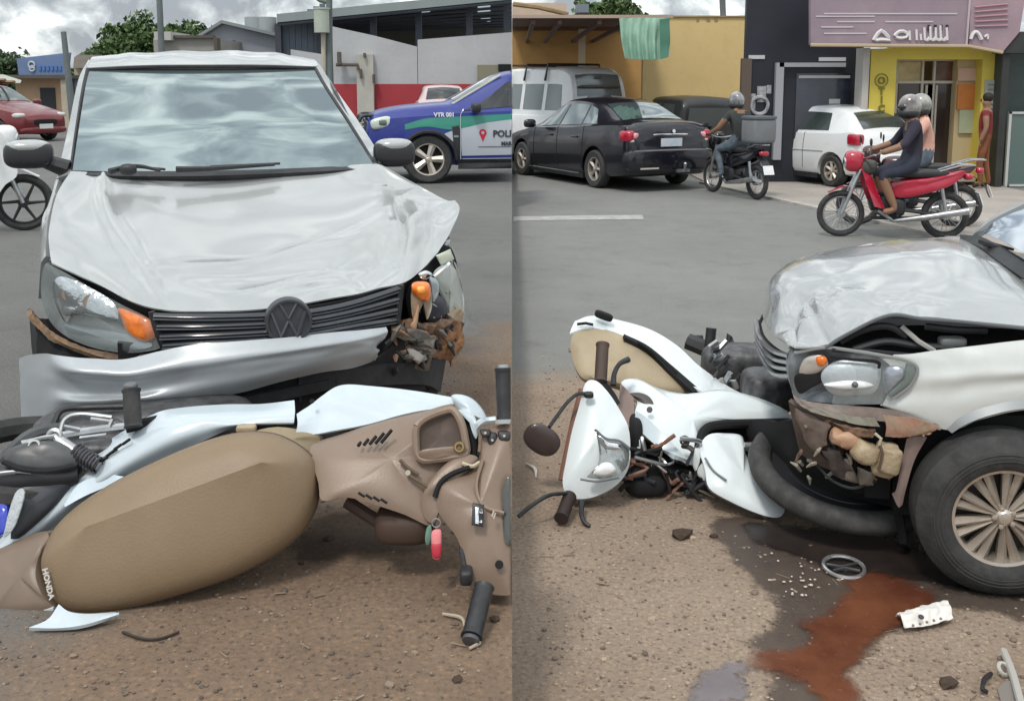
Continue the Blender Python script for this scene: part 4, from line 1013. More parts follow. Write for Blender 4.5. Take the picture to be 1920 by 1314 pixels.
# side shells, doors and glass behind
for s in (-1, 1):
    xo = -.80 if s < 0 else .56
    def S(y, z, k=0.0): return LV(xo*(1-k), y, z)
    obj('side_panel', grid([[S(.95, 1.0, .02), S(1.6, 1.03, .02), S(2.6, 1.05, .02), S(3.6, 1.0, .04)], [S(.95, .85), S(1.6, .88), S(2.6, .9), S(3.7, .85, .02)], [S(.95, .25, .03), S(1.6, .22, .02), S(2.6, .22, .02), S(3.7, .3, .05)]], 24, 10, .03, toward=LX*s), silver, car)
    q = [[S(1.15, 1.03, .03), S(1.6, 1.05, .03), S(2.6, 1.07, .03), S(3.5, 1.03, .05)], [S(1.75, 1.42, .20), S(2.0, 1.50, .23), S(2.7, 1.55, .23), S(3.4, 1.45, .23)]]
    obj('side_window', grid(q, 24, 6, .01, toward=LX*s), glass_dark, car)
    wt_ = obj('wheel', tyre_geo(LV(s*.70-(.1 if s > 0 else 0), .78, .285), LX*s, .285, .18, .18), rubber, car); obj('rim', rim_geo(LV(s*.70-(.1 if s > 0 else 0), .78, .285), LX*s, .18, .18, 10, .03, True), alloy, wt_, ang=30)
    wt_ = obj('wheel', tyre_geo(LV(s*.72-(.2 if s > 0 else 0), 3.1, .285), LX*s, .285, .18, .18), rubber, car); obj('rim', rim_geo(LV(s*.72-(.2 if s > 0 else 0), 3.1, .285), LX*s, .18, .18, 10, .03, True), alloy, wt_, ang=30)
obj('rear_panel', grid([[LV(-.76, 3.7, 1.0), LV(0, 3.85, 1.0), LV(.8, 3.7, 1.0)], [LV(-.78, 3.72, .3), LV(0, 3.88, .3), LV(.82, 3.72, .3)]], 12, 4, .03, toward=LY), silver, car)
obj('rear_window', grid([[LV(-.74, 3.68, 1.01), LV(0, 3.82, 1.01), LV(.78, 3.68, 1.01)], [LV(-.58, 3.45, 1.45), LV(0, 3.5, 1.5), LV(.62, 3.45, 1.45)]], 12, 4, .01, toward=LY), glass_dark, car)
# dark bulk inside: engine bay and cabin floor
def lbox(x0, x1, y0, y1, z0, z1):
    g = bbox(x0, x1, y0, y1, z0, z1); return [LV(*v) for v in g[0]], g[1]
obj('engine_bay', join(lbox(-.62, .62, .30, 1.1, .22, .60), lbox(-.60, .60, 1.1, 3.5, .25, .85), lbox(-.58, .45, .12, .3, .25, .55)), void, car, smooth=False)
# fenders
fl_ = [[cc(110,336,1.2),cc(100,372,.96),cc(86,430,.72),(cc(86,480,.56))],
       [cc(106,345,1.22),cc(90,385,1.0),cc(80,435,.78),cc(80,488,.58)],
       [LV(-.80,1.15,.85), cc(84,405,1.0),cc(77,450,.8),cc(76,500,.6)],
       [LV(-.80,1.15,.55), cc(80,470,1.02),cc(73,520,.85),cc(72,560,.66)]]
obj('left_wing', grid(fl_, 20, 14, .02, toward=-LX-LY), silver, car)
fr2 = [[cc(712,318,1.16),cc(775,370,1.0),cc(840,440,.66),cc(838,462,.50)],
       [cc(725,330,1.2),cc(790,390,1.05),cc(850,470,.72),cc(848,480,.55)],
       [LV(.84,1.15,.55), LV(.84,.95,.62),cc(862,560,.66),cc(866,540,.6)]]
obj('right_wing', grid(fr2, 16, 10, .02, toward=LX), silver, car)
# mirrors
def mirr(pc, hw, hh, dx):
    x, y, yl = pc
    c = cc(x, y, yl)
    cap = obj('wing_mirror', sell(c, (hw, .07, hh), .62, Matrix.Rotation(LA, 3, 'Z'), 28, 16), dark_pl, car)
    obj('mirror_cap', sell(c+Vector((0, -.002, hh*.56)), (hw*.90, .070, hh*.50), .8, Matrix.Rotation(LA, 3, 'Z'), 28, 14), silver, cap)
    obj('mirror_arm', tube([c+LX*dx*.6+Vector((0, 0, -hh*.5)), c+LX*dx*1.5+Vector((0, 0, -hh*1.1))], [.03, .04], 8), black_pl, cap)
mirr((54, 290, 1.25), .098, .060, .10)
mirr((739, 287, 1.25), .098, .066, -.10)
# headlight, whole (left in the photo)
hb_ = [(84,497,.47),(100,500,.43),(130,516,.36),(175,543,.28),(225,570,.17),(270,592,.10),(292,610,.06),(305,648,.05),(270,660,.08),(225,661,.15),(175,652,.25),(130,634,.36),(98,608,.46),(80,570,.52),(77,530,.52)]
bowl = obj('headlight', pillow([cc(x, y, yl+.05) for x, y, yl in hb_], -LY, .0, .08, rings=5), M('lamp_bowl', (.16, .18, .19), .35, .4, var=.3, vs=12), car)
def inner(pts, m, nm, h=.02, back=.02): return obj(nm, pillow([cc(*p) for p in pts], -LY, h, back, rings=4), m, bowl)
inner([(100,530,.40),(125,520,.36),(205,560,.24),(222,595,.20),(205,600,.22),(150,590,.32),(118,592,.38),(104,570,.42)], M('reflector', (.55, .58, .60), .12, 1, bump=.6, bs=14), 'reflector', .03)
inner([(108,535,.385),(122,530,.37),(128,575,.37),(135,598,.36),(122,604,.38),(108,575,.40)], chrome, 'chrome_trim', .012)
for cx0, cy0, r0, yl in ((172, 567, 16, .27), (128, 552, 12, .34)):
    p = cc(cx0, cy0, yl); obj('bulb_bowl', lathe([(r0/520, 0), (r0/560, -.02), (r0/900, -.05), (.004, -.055)], p, -LY, 20), chrome, bowl)
    obj('bulb', sell(p+LY*.02, (.012, .03, .012), 1, Matrix.Rotation(LA, 3, 'Z')), M('bulb_glass', (.8, .8, .75), .1), bowl)
inner([(222,578,.17),(268,594,.10),(284,606,.08),(290,632,.075),(268,640,.10),(240,625,.14),(228,600,.16)], amber, 'indicator', .02)
inner([(240,590,.145),(262,596,.11),(262,606,.11),(243,606,.14)], M('amber_hot', (1.0, .36, .05), .2, coat=.5), 'indicator_bulb', .012)
inner([(120,610,.38),(160,615,.31),(230,625,.18),(285,645,.08),(260,655,.10),(190,650,.24),(140,632,.35)], M('lamp_lower', (.20, .23, .25), .3, .3), 'lower_trim', .01)
obj('lens', pillow([cc(*p) for p in hb_], -LY-UP*.1, .035, .004, rings=8), lens, bowl)
# brown foam strip hanging below that lamp
st_ = [(58,578),(68,592),(84,610),(108,628),(150,648),(200,660),(255,664),(305,658)]
obj('torn_bumper_foam', grid([[cc(x, y, .50-.45*(x-58)/250) for x, y in st_], [cc(x+3, y+9+3*(k % 2), .47-.45*(x-58)/250) for k, (x, y) in enumerate(st_)]], 50, 5, .02, lambda u, v: .006*noise.noise(Vector((u*30, v*3, 0)))), M('dusty_foam', (.30, .19, .11), .85, c2=(.12, .08, .06), vs=22, bump=.4, bs=50), car)
obj('bumper_bracket', tube([cc(55,580,.52), cc(66,596,.5), cc(60,604,.5)], .008, 6), black_pl, car)
# headlight, smashed (right in the photo)
hr_ = [(768,532,.15),(795,505,.22),(818,475,.34),(842,462,.42),(856,490,.46),(862,530,.48),(868,570,.48),(862,600,.44),(835,612,.34),(800,612,.24),(772,600,.17),(762,565,.14)]
bs_ = obj('headlight', pillow([cc(x, y, yl+.08) for x, y, yl in hr_], -LY, .0, .06, rings=4), void, car, label='smashed headlight with cracked lens and bare amber bulb')
def ir(pts, m, nm, h=.015, back=.012, dl=0, sm=True): return obj(nm, pillow([cc(a, b, c+dl) for a, b, c in pts], -LY, h, back, rings=4, sm=sm), m, bs_)
ir([(772,545,.16),(795,530,.18),(808,545,.20),(810,575,.22),(800,600,.22),(792,570,.2),(775,600,.17)], M('indicator_bowl', (.50, .42, .32), .2, .5, var=.3, vs=20), 'indicator_bowl', .01)
ir([(774,532,.14),(800,529,.17),(808,540,.18),(806,562,.18),(795,566,.16),(776,552,.14)], amber, 'indicator', .025)
ir([(783,540,.12),(796,538,.13),(796,550,.13),(784,551,.12)], M('amber_hot', (1, .3, .05), .2), 'indicator_bulb', .012, dl=-.02)
ir([(806,520,.2),(822,528,.24),(822,552,.25),(812,566,.24),(808,540,.22)], M('lamp_shard', (.50, .58, .62), .2, .3), 'reflector_shard', .01)
ir([(785,515,.19),(800,508,.2),(812,516,.22),(796,526,.2)], chrome, 'lamp_tip', .01)
ir([(818,480,.33),(845,468,.42),(852,486,.43),(828,500,.36)], M('pale_shard', (.55, .60, .48), .3), 'pale_shard', .01, sm=False)
ir([(812,556,.26),(832,560,.32),(838,590,.34),(826,606,.32),(800,600,.24)], M('bluish_black', (.03, .032, .045), .4), 'lamp_motor', .03)
ir([(774,600,.16),(786,570,.16),(780,620,.16),(768,610,.15)], M('amber_pale', (.55, .35, .22), .4), 'torn_flange', .01)
ir([(838,500,.38),(856,495,.44),(870,560,.46),(869,606,.42),(852,636,.38),(838,600,.36),(840,540,.38),(828,520,.36)], lens_torn, 'lens', .03, .006)
ir([(812,515,.27),(838,496,.37),(850,520,.40),(842,560,.38),(846,588,.38),(830,560,.34)], lens_torn, 'lens_piece', .02, .005)
obj('lens_edge', tube([cc(812,520,.24), cc(836,500,.34), cc(842,494,.36)], .008, 5), chrome, bs_)
obj('lens_edge', tube([cc(848,490,.40), cc(862,530,.44), cc(868,570,.44), cc(864,600,.42)], .005, 5, smooth=12), chrome, bs_)
rnd = random.Random(11)
for k in range(16):
    x, y = rnd.uniform(775, 862), rnd.uniform(520, 612); yl = .12+.3*(x-770)/95; p = cc(x, y, yl-.02); s_ = rnd.uniform(.008, .022)
    q = [p+Vector((rnd.uniform(-1, 1), rnd.uniform(-.4, .4), rnd.uniform(-1, 1)))*s_ for _ in range(3)]
    obj('shard', prism(q, (0, .003, 0)), rnd.choice([lens_torn, chrome, M('pale_shard', (.5, .5, .5)), M('lamp_shard', (.5, .5, .5))]), bs_, smooth=False)
# torn plastics under it
def jag(pts, seed, a=3.5):
    rd = random.Random(seed); out = []
    for i, p in enumerate(pts):
        q = pts[(i+1) % len(pts)]
        for t in (0, .33, .66): out.append(tuple(p[k]+(q[k]-p[k])*t + (rd.uniform(-a, a) if k < 2 and t else 0) for k in range(len(p))))
    return out
def crumple(g, a, f, seed=0):
    return [v + Vector((noise.noise(v*f+Vector((seed, 0, 0))), noise.noise(v*f+Vector((0, seed+5, 0))), noise.noise(v*f+Vector((0, 0, seed+9)))))*a for v in g[0]], g[1]
def scrap(nm, pts, m, h=.02, back=.03, sm=True): return obj(nm, crumple(pillow([cc(*p) for p in jag(pts, len(pts)*7+int(pts[0][0]))], -LY, h*.4, back*.6, rings=6, sm=False), .016, 22), m, car, ang=25)
scrap('torn_bracket', [(735,612,.12),(768,600,.14),(800,608,.2),(850,600,.3),(868,606,.34),(858,640,.34),(835,655,.3),(800,650,.22),(760,648,.15),(735,640,.12)], rust, .03)
scrap('torn_foam', [(822,612,.26),(858,602,.32),(868,628,.34),(866,652,.33),(842,676,.3),(812,672,.24),(806,655,.24),(832,645,.28)], orange_torn, .035)
scrap('torn_flap', [(838,592,.3),(858,572,.38),(868,588,.38),(864,618,.36),(848,612,.34)], M('dusty_plastic', (.34, .25, .17), .7, c2=(.22, .17, .12), vs=10, bump=.3), .015)
scrap('crash_bracket', [(730,655,.14),(770,648,.14),(812,652,.2),(815,672,.2),(800,695,.2),(760,698,.16),(728,690,.12)], M('dusty_metal', (.17, .13, .10), .7, c2=(.08, .065, .055), vs=14, bump=.4, bs=30), .04)
scrap('crash_bracket', [(740,618,.1),(800,622,.16),(822,634,.22),(808,648,.2),(765,640,.12),(738,632,.1)], M('bracket_grey', (.20, .18, .15), .7, c2=(.10, .09, .08), vs=18, bump=.4), .02)
scrap('bracket_tab', [(770,658,.10),(802,660,.16),(800,678,.16),(772,676,.1)], M('tab_grey', (.26, .24, .22), .6, var=.3, vs=10), .02)
scrap('hanging_strap', [(852,640,.33),(864,636,.34),(858,668,.34),(846,690,.33),(842,682,.32)], M('strap_brown', (.25, .17, .12), .7, var=.3), .01)
rnd = random.Random(4)
for k in range(48):
    x, y = rnd.uniform(732, 860), rnd.uniform(612, 700)
    if y > 640+ (860-x)*.7: continue
    yl = .05+.28*(x-732)/130; p = cc(x, y, yl); l = rnd.uniform(.02, .07)
    d = Vector((rnd.uniform(-1, 1), rnd.uniform(-.3, .3), rnd.uniform(-1, 1))).normalized()
    obj('torn_strip', tube([p, p+d*l*.5+Vector((0, -.01, .01)), p+d*l], [.008, .011, .004], 5), rnd.choice([rust, black_pl, black_pl, dark_pl, M('bracket_grey', (.2, .18, .15)), M('dusty_metal', (.1, .1, .1))]), car)
# grille
gr_t = [(286,588,.02),(350,590,-.02),(420,590,-.045),(500,588,-.055),(580,582,-.04),(660,566,.03),(752,536,.13)]
gr_b = [(306,652,.03),(360,648,-.02),(430,644,-.05),(510,638,-.06),(590,628,-.045),(670,614,.03),(742,604,.12)]
dz = .03
grl = obj('grille', grid([[cc(x, y-8, yl+dz) for x, y, yl in gr_t], [cc(x, y+8, yl+dz) for x, y, yl in gr_b]], 30, 6, .02), void, car)
for k, f in enumerate((.06, .36, .66, .93)):
    mid = [(a[0]+(b[0]-a[0])*f, a[1]+(b[1]-a[1])*f, a[2]+(b[2]-a[2])*f-.005) for a, b in zip(gr_t, gr_b)]
    lo = [cc(x, y+5.5, yl) for x, y, yl in mid]; hi = [cc(x, y-5.5, yl-.004) for x, y, yl in mid]
    obj('slat', grid([hi, [(p+q)/2 - LY*.014 for p, q in zip(lo, hi)], lo], 30, 5, .012), M('slat_black', (.022, .025, .032), .22, coat=.6), grl)
    lo = [cc(x, y+6.5, yl-.010) for x, y, yl in mid]
    obj('slat_edge', tube(lo, .0028, 5, smooth=30), M('slat_grey', (.14, .15, .17), .3), grl)
obj('grille_frame', tube([cc(284,584,.02), cc(294,620,.02), cc(308,656,.03)], .012, 6, smooth=8), black_pl, grl)
obj('grille_frame', tube([cc(752,534,.12), cc(748,570,.12), cc(744,606,.12)], .013, 6, smooth=8), black_pl, grl)
# emblem: disc with ring and the two letters it carries
ec = cc(541, 602, -.085); RR = .082
emb_m = M('emblem_dark', (.045, .05, .06), .4, var=.2, vs=20, dirt=.4, dcol=(.08, .08, .08))
em = obj('emblem', lathe([(RR, -.03), (RR, .004), (RR*.95, .012), (RR*.86, .012), (RR*.84, .004), (.0005, .006)], ec, -LY, 44), emb_m, grl)
def estroke(pts):
    g = []
    for (a, b), (c, d) in zip(pts, pts[1:]):
        p = ec + LX*a*RR + UP*b*RR - LY*.008; q = ec + LX*c*RR + UP*d*RR - LY*.008
        g.append(tube([p, q], .0055, 4))
    return join(*g)
obj('letter', estroke([(-.36, .76), (0, .10), (.36, .76)]), M('emblem_relief', (.075, .08, .095), .35), em, smooth=False)
obj('letter', estroke([(-.72, .42), (-.34, -.66), (0, .02), (.34, -.66), (.72, .42)]), M('emblem_relief', (.075, .08, .095), .35), em, smooth=False)
# black filler between bonnet, lamp and grille
obj('slam_panel', grid([[cc(99,492,.50), cc(180,530,.34), cc(250,566,.16), cc(310,580,.10), cc(420,586,.06), cc(540,574,.06), cc(640,560,.10), cc(760,528,.22), cc(825,470,.42)],
                        [cc(99,510,.50), cc(185,556,.34), cc(262,598,.16), cc(310,600,.10), cc(420,606,.08), cc(540,600,.08), cc(640,590,.12), cc(765,560,.24), cc(835,510,.46)]], 40, 5, .03), void, car)
# bumper skin, pulled down on the left and snapped on the right
bc = [
 [(36,672,.42),(36,690,.41),(37,710,.40),(38,740,.40),(40,780,.40),(42,826,.41)],
 [(52,666,.30),(53,688,.29),(56,712,.27),(58,742,.28),(62,784,.28),(64,834,.29)],
 [(84,663,.14),(88,684,.12),(92,706,.10),(94,728,.11),(96,752,.10),(98,770,.11)],
 [(120,668,.05),(128,694,-.02),(134,712,.03),(140,738,.04),(146,752,.00),(150,766,.02)],
 [(175,672,.0),(185,700,-.07),(190,716,-.02),(196,740,-.01),(202,750,-.05),(206,765,-.02)],
 [(235,673,-.03),(245,701,-.10),(248,718,-.06),(250,738,-.06),(252,748,-.09),(255,762,-.05)],
 [(300,658,-.06),(305,690,-.12),(307,706,-.09),(308,724,-.085),(310,742,-.10),(312,757,-.06)],
 [(360,647,-.08),(364,680,-.13),(366,696,-.12),(368,712,-.11),(370,732,-.11),(372,750,-.07)],
 [(440,640,-.10),(444,668,-.14),(446,682,-.135),(448,698,-.13),(450,718,-.12),(452,736,-.08)],
 [(520,634,-.10),(522,658,-.14),(523,670,-.135),(524,684,-.13),(525,700,-.12),(525,716,-.08)],
 [(600,626,-.08),(601,646,-.12),(602,656,-.115),(603,668,-.11),(604,682,-.10),(604,698,-.06)],
 [(660,620,-.04),(662,636,-.08),(663,644,-.08),(664,654,-.07),(664,668,-.06),(662,690,-.03)],
 [(700,616,-.02),(705,628,-.04),(704,638,-.04),(700,650,-.04),(702,662,-.03),(697,678,-.0)],
 [(724,613,.02),(727,622,.0),(722,634,.0),(706,650,.0),(712,658,.0),(700,672,.02)]]
obj('bumper', grid([[cc(*c[j]) for c in bc] for j in range(6)], 110, 30, .006, lambda u, v: .003*noise.noise(Vector((u*12, v*4, 7)))), silver_flat, car, ang=60)
# lower opening: dark mouth, black lip, fog lamp bezel
def blk(nm, top, bot, m, th=.03, n=24): return obj(nm, grid([[cc(*p) for p in top], [cc(*p) for p in bot]], n, 5, th), m, car)
blk('lower_grille', [(98,768,.12),(200,764,.06),(312,755,.02),(450,732,-.02),(600,694,-.0),(700,675,.06),(745,640,.14)], [(92,880,.14),(200,880,.08),(312,880,.04),(450,850,.0),(600,800,.02),(720,760,.08),(800,730,.2)], void, .03)
obj('fog_bezel', tube([cc(92,815,.08), cc(104,782,.05), cc(120,766,.03), cc(170,762,0), cc(240,762,-.02)], .012, 6, smooth=24), M('bezel_grey', (.20, .22, .23), .35), car)
blk('lower_lip', [(560,706,-.02),(640,694,.0),(720,684,.06),(800,676,.2),(838,664,.3)], [(560,735,-.02),(640,728,.0),(720,722,.06),(800,722,.2),(826,736,.3)], black_pl, .05)
blk('lower_lip', [(300,772,-.02),(380,762,-.04),(460,745,-.05),(540,728,-.04),(620,712,-.02)], [(300,790,-.02),(380,780,-.04),(460,764,-.05),(540,748,-.04),(620,730,-.02)], black_pl, .04)
obj('bumper_clip', tube([cc(404,728,-.07), cc(405,752,-.06)], .010, 6), steel, car)
for k in range(5):
    obj('lower_bar', tube([cc(350+k*70, 768-k*14, .0), cc(352+k*70, 800-k*16, .0)], .006, 5), dark_pl, car)
obj('wheel_liner', grid([[cc(64,600,.55), cc(72,640,.5), cc(80,668,.45)], [cc(66,600,.9), cc(70,660,.8), cc(78,700,.7)], [LV(-.74,.9,.5), LV(-.74,.8,.3), LV(-.72,.6,.2)]], 8, 8, .01), void, car)
scrap('inner_wheel_arch', [(66,590,.52),(80,600,.5),(100,625,.48),(160,655,.4),(190,664,.34),(170,678,.34),(120,676,.38),(66,672,.45)], void, .0)
# ================================================================== LEFT STREET: the fallen motorcycle, its seat towards the camera
bl = empty('fallen_motorcycle', (P(420, 1000, 2.9).x, 2.95, 0), 0, 'fallen white motorcycle with long tan seat, tan top side facing the camera', 'motorcycle')
def PP(l): return [P(*p) for p in l]
TC = Vector((0, -.93, .36))
# seat: broad cushion with a rolled edge
so = [(78,1062,2.72),(88,1020,2.76),(112,978,2.79),(165,934,2.82),(240,890,2.84),(330,848,2.86),(400,822,2.88),(460,810,2.89),(515,814,2.90),(560,835,2.90),(588,862,2.89),(597,900,2.87),(592,950,2.84),(562,1000,2.80),(505,1044,2.76),(430,1082,2.72),(340,1112,2.68),(240,1140,2.66),(165,1152,2.65),(118,1140,2.66),(92,1108,2.68)]
def seat_geo():
    o = cr_closed(PP(so), 5); n = len(o); c = sum(o, Vector())/n; vs, fs = [], []
    # long ridge line across the cushion
    rid = PP([(150,1010,2.6), (330,915,2.63), (470,872,2.66), (585,868,2.78)])
    rings = 12
    for k in range(rings+1):
        t = 1-k/rings
        for i, p in enumerate(o):
            q = c.lerp(p, t)
            # squeeze ring centre into a line so that the cushion keeps its length
            ax = (P(560,900,2.85)-P(130,1060,2.72)); L0 = ax.length; axn = ax/L0
            s = (p-c).dot(axn); q = q + axn*(s*.62*(1-t))
            h = .10*(1-t**3.2)**.55
            q = q + TC*h*.72 + (P(330,880,2.8)-P(330,960,2.8))*(.62*(1-t)**1.1)
            vs.append(q)
    for k in range(rings):
        for i in range(n): fs.append((k*n+i, k*n+(i+1) % n, (k+1)*n+(i+1) % n, (k+1)*n+i))
    fs.append(tuple(rings*n+i for i in range(n)))
    b = len(vs)
    for p in o: vs.append(c.lerp(p, .97) - TC*.06)
    for i in range(n): fs.append((i, b+i, b+(i+1) % n, (i+1) % n))
    fs.append(tuple(b+i for i in range(n-1, -1, -1)))
    # fold: the upper side leans away, the lower side falls towards the ground
    out = []
    for v in vs:
        nr = 1e9
        for a, b2 in zip(rid, rid[1:]):
            t = max(0, min(1, (v-a).dot(b2-a)/(b2-a).length_squared)); nr = min(nr, ((v-a.lerp(b2, t))*1).length)
        out.append(v)
    return out, fs
seat = obj('seat', seat_geo(), tan_seat, bl, ang=80)
hg = text_geo('HONDA', .023, .001, .0008)
ho = P(86, 1094, 2.61)
obj('lettering', place(hg, P(90, 1094, 2.632), P(97, 1126, 2.62)-P(82, 1062, 2.64), Vector((.93, -.1, .35))), M('silver_print', (.6, .58, .54), .4), seat, smooth=False)
obj('seam', tube([p-TC*.012 for p in cr_closed(PP(so), 4)] , .0035, 5), M('seam_dark', (.10, .07, .045), .7), seat)
# white side fairing above the seat
a_ = [(-40,1050,2.86),(20,990,2.93),(90,915,3.0),(160,855,3.05),(225,812,3.08),(290,775,3.10),(340,764,3.11),(420,758,3.12),(490,757,3.12),(552,750,3.12)]
m1 = [(-40,1060,2.82),(25,1008,2.87),(100,935,2.93),(175,875,2.97),(250,825,3.0),(310,795,3.02),(370,783,3.03),(430,778,3.04),(495,776,3.04),(553,772,3.05)]
m2 = [(-40,1075,2.80),(28,1025,2.85),(108,958,2.9),(190,897,2.93),(270,848,2.96),(330,820,2.98),(385,803,3.0),(435,796,3.0),(495,793,3.01),(551,792,3.02)]
b_2 = [(-40,1090,2.82),(25,1045,2.86),(112,978,2.92),(200,915,2.95),(290,866,2.98),(345,842,3.0),(395,820,3.01),(440,802,3.02),(496,797,3.03),(550,796,3.04)]
sf = obj('side_fairing', grid([PP(a_), PP(m1), PP(m2), PP(b_2)], 70, 16, .008, lambda u, v: .003*math.exp(-((v-.45)/.06)**2)), moto_white, bl)
obj('groove', tube(PP([(30,1010,2.862),(95,940,2.92),(160,882,2.955),(220,842,2.98)]), .004, 5, smooth=20), M('seam_dark', (.1, .07, .045)), sf)
for x, y in ((238, 828), (222, 838), (208, 850), (196, 862)):
    obj('vent_slot', tube(PP([(x-8,y+5,2.972),(x+6,y-5,2.975)]), .005, 5), void, sf)
obj('scuff_panel', grid([PP([(120,945,2.89),(150,905,2.92),(200,890,2.94),(232,893,2.93)]), PP([(122,950,2.88),(158,930,2.90),(200,912,2.925),(228,898,2.925)])], 14, 5, .006), M('moto_white_lo', (.58, .68, .76), .35, coat=.3), sf)
# black gap strip between fairing and seat
obj('frame_cover', grid([PP([(25,1050,2.88),(112,985,2.93),(200,922,2.97),(300,870,3.0),(400,825,3.03),(470,800,3.04),(560,798,3.05)]), PP([(60,1080,2.86),(130,1010,2.90),(220,950,2.93),(320,890,2.96),(420,850,2.99),(490,835,3.0),(600,850,3.0)])], 40, 6, .03), black_pl, bl)
obj('hinge_block', sell(P(462, 803, 2.99), (.03, .02, .012), .5), beige_pl, bl)
obj('tan_filler', pillow(PP([(470,812,2.98),(520,800,3.0),(590,812,3.0),(600,830,3.0),(592,856,2.97),(560,838,2.95),(515,816,2.94)]), TC, .012, .05), M('tan_filler', (.26, .21, .13), .6, var=.15, vs=8, dirt=.3), bl)
# tail
tl = [(-40,1045,2.80),(0,1028,2.81),(50,1005,2.81),(84,996,2.79),(92,1012,2.76),(80,1050,2.73),(78,1082,2.70),(92,1120,2.67),(110,1146,2.66),(60,1152,2.66),(0,1158,2.67),(-40,1160,2.67)]
obj('tail_cowl', pillow(PP(tl), TC, .035, .08, per=3), tail_brown, bl)
obj('tail_edge', tube(PP([(-30,1160,2.67),(20,1152,2.66),(60,1149,2.66),(102,1140,2.655)]), .006, 6, smooth=12), moto_white, bl)
obj('lower_fin', grid([PP([(110,1132,2.60),(130,1146,2.58),(165,1150,2.58),(215,1147,2.59)]), PP([(90,1160,2.56),(125,1164,2.55),(165,1160,2.56),(222,1149,2.58)]), PP([(54,1176,2.53),(110,1177,2.53),(160,1170,2.54),(224,1151,2.58)])], 20, 8, .01), moto_white, bl)
# second white panel (leg shield side)
w0 = PP([(556,776,3.05),(600,745,3.10),(640,722,3.14),(700,724,3.14),(780,733,3.12),(856,746,3.08)])
w1 = PP([(558,795,3.0),(610,775,3.05),(660,758,3.07),(720,754,3.08),(790,752,3.07),(857,756,3.05)])
w2 = PP([(553,818,2.98),(620,808,3.0),(690,795,3.01),(750,778,3.03),(800,768,3.04),(858,762,3.04)])
obj('white_panel', grid([w0, w1, w2], 40, 14, .008, lambda u, v: .006*math.exp(-((u-.25)/.10)**2-((v-.4)/.3)**2)-.004*math.exp(-((u-.12)/.06)**2)), moto_white, bl)
obj('panel_clip', disc(P(585, 752, 3.03), TC, .007, .012, 8), void, bl)
# tan centre cover
b1 = [(583,858,2.90),(582,838,2.94),(600,826,2.97),(640,814,2.99),(680,800,3.0),(730,786,3.01),(790,772,3.02),(845,757,3.03),(862,766,3.0),(872,800,2.97),(888,850,2.93),(860,870,2.90),(836,890,2.87),(818,930,2.83),(812,985,2.78),(760,965,2.78),(700,945,2.79),(650,932,2.80),(604,938,2.80),(597,905,2.84)]
core = obj('leg_cover', pillow(PP(b1), TC, .045, .10, per=3, rings=9, ex=.8), brown_pl, bl)
for k in range(5):
    x = 672+k*10.5; l = 3+k*3.2
    obj('vent_slot', tube(PP([(x,834-k*1.2+1,2.875),(x+l*1.3,834-k*1.2-l*1.5,2.895)]), .0055, 5), void, core)
for k in range(4):
    obj('vent_slot', tube(PP([(672+k*14,923+k*4,2.752),(684+k*14,931+k*4,2.748)]), .004, 5), void, core)
obj('screw', disc(P(765, 886, 2.822), TC, .008, .008, 10), M('screw_pale', (.4, .36, .3), .4), core)
obj('crease', tube(PP([(750,862,2.845),(764,876,2.835),(785,890,2.825)]), .006, 6, smooth=8), M('seam_dark', (.1, .07, .05)), core)
obj('crease', tube(PP([(768,892,2.815),(790,906,2.805),(804,915,2.80)]), .006, 6, smooth=8), M('seam_dark', (.1, .07, .05)), core)
# glove pocket: a raised lip round a deep dark bowl
po = [(782,800,2.90),(800,784,2.92),(830,772,2.94),(850,770,2.94),(864,790,2.92),(872,820,2.90),(874,850,2.88),(850,856,2.87),(820,860,2.865),(795,862,2.86),(783,850,2.87),(780,825,2.885)]
oo = cr_closed(PP(po), 4); oc = sum(oo, Vector())/len(oo)
pk_o = [p+TC*.014 for p in oo]
obj('glove_pocket', bowl_geo(pk_o, .02, TC), M('pocket_brown', (.075, .05, .038), .6), core, recalc=False)
obj('pocket_lip', tube(pk_o+[pk_o[0]], .012, 8), brown_pl, core)
obj('pocket_floor', pillow(PP([(786,846,2.84),(830,838,2.85),(872,838,2.86),(874,852,2.86),(830,860,2.845),(796,864,2.84)]), TC, .006, .01), brown_pl, core)
obj('key_collar', ring(P(861, 838, 2.85), TC, .012, .005, 16, 6), M('brass', (.3, .22, .1), .4, .8), core)
# neck between cover and headset
obj('neck', pillow(PP([(800,912,2.80),(832,872,2.84),(868,852,2.86),(896,858,2.86),(880,882,2.84),(845,895,2.82),(826,925,2.80),(818,975,2.76),(800,975,2.77),(790,945,2.79)]), TC, .018, .05), brown_pl, core)
obj('neck_gasket', tube(PP([(815,932,2.775),(826,905,2.79),(848,888,2.805),(880,876,2.825)]), .008, 6, smooth=12), void, core)
obj('neck_gasket', tube(PP([(866,868,2.832),(885,874,2.83),(900,866,2.835)]), .006, 6, smooth=8), M('beige_lip', (.5, .42, .32), .5), core)
# headset cowl
hc_ = [(820,905,2.80),(850,888,2.83),(886,876,2.86),(900,850,2.88),(905,812,2.91),(925,800,2.91),(957,796,2.90),(972,830,2.88),(972,930,2.80),(970,1020,2.72),(960,1100,2.66),(950,1116,2.65),(898,1108,2.66),(872,1090,2.67),(868,1050,2.69),(858,1010,2.71),(836,980,2.74),(818,950,2.77)]
head = obj('headset_cowl', pillow(PP(hc_), TC, .05, .10, per=3, rings=9, ex=.9), brown_pl, bl)
obj('headset_ridge', tube(PP([(905,862,2.815),(893,910,2.775),(906,948,2.735),(945,962,2.72)]), .006, 6, smooth=16), brown_pl, head)
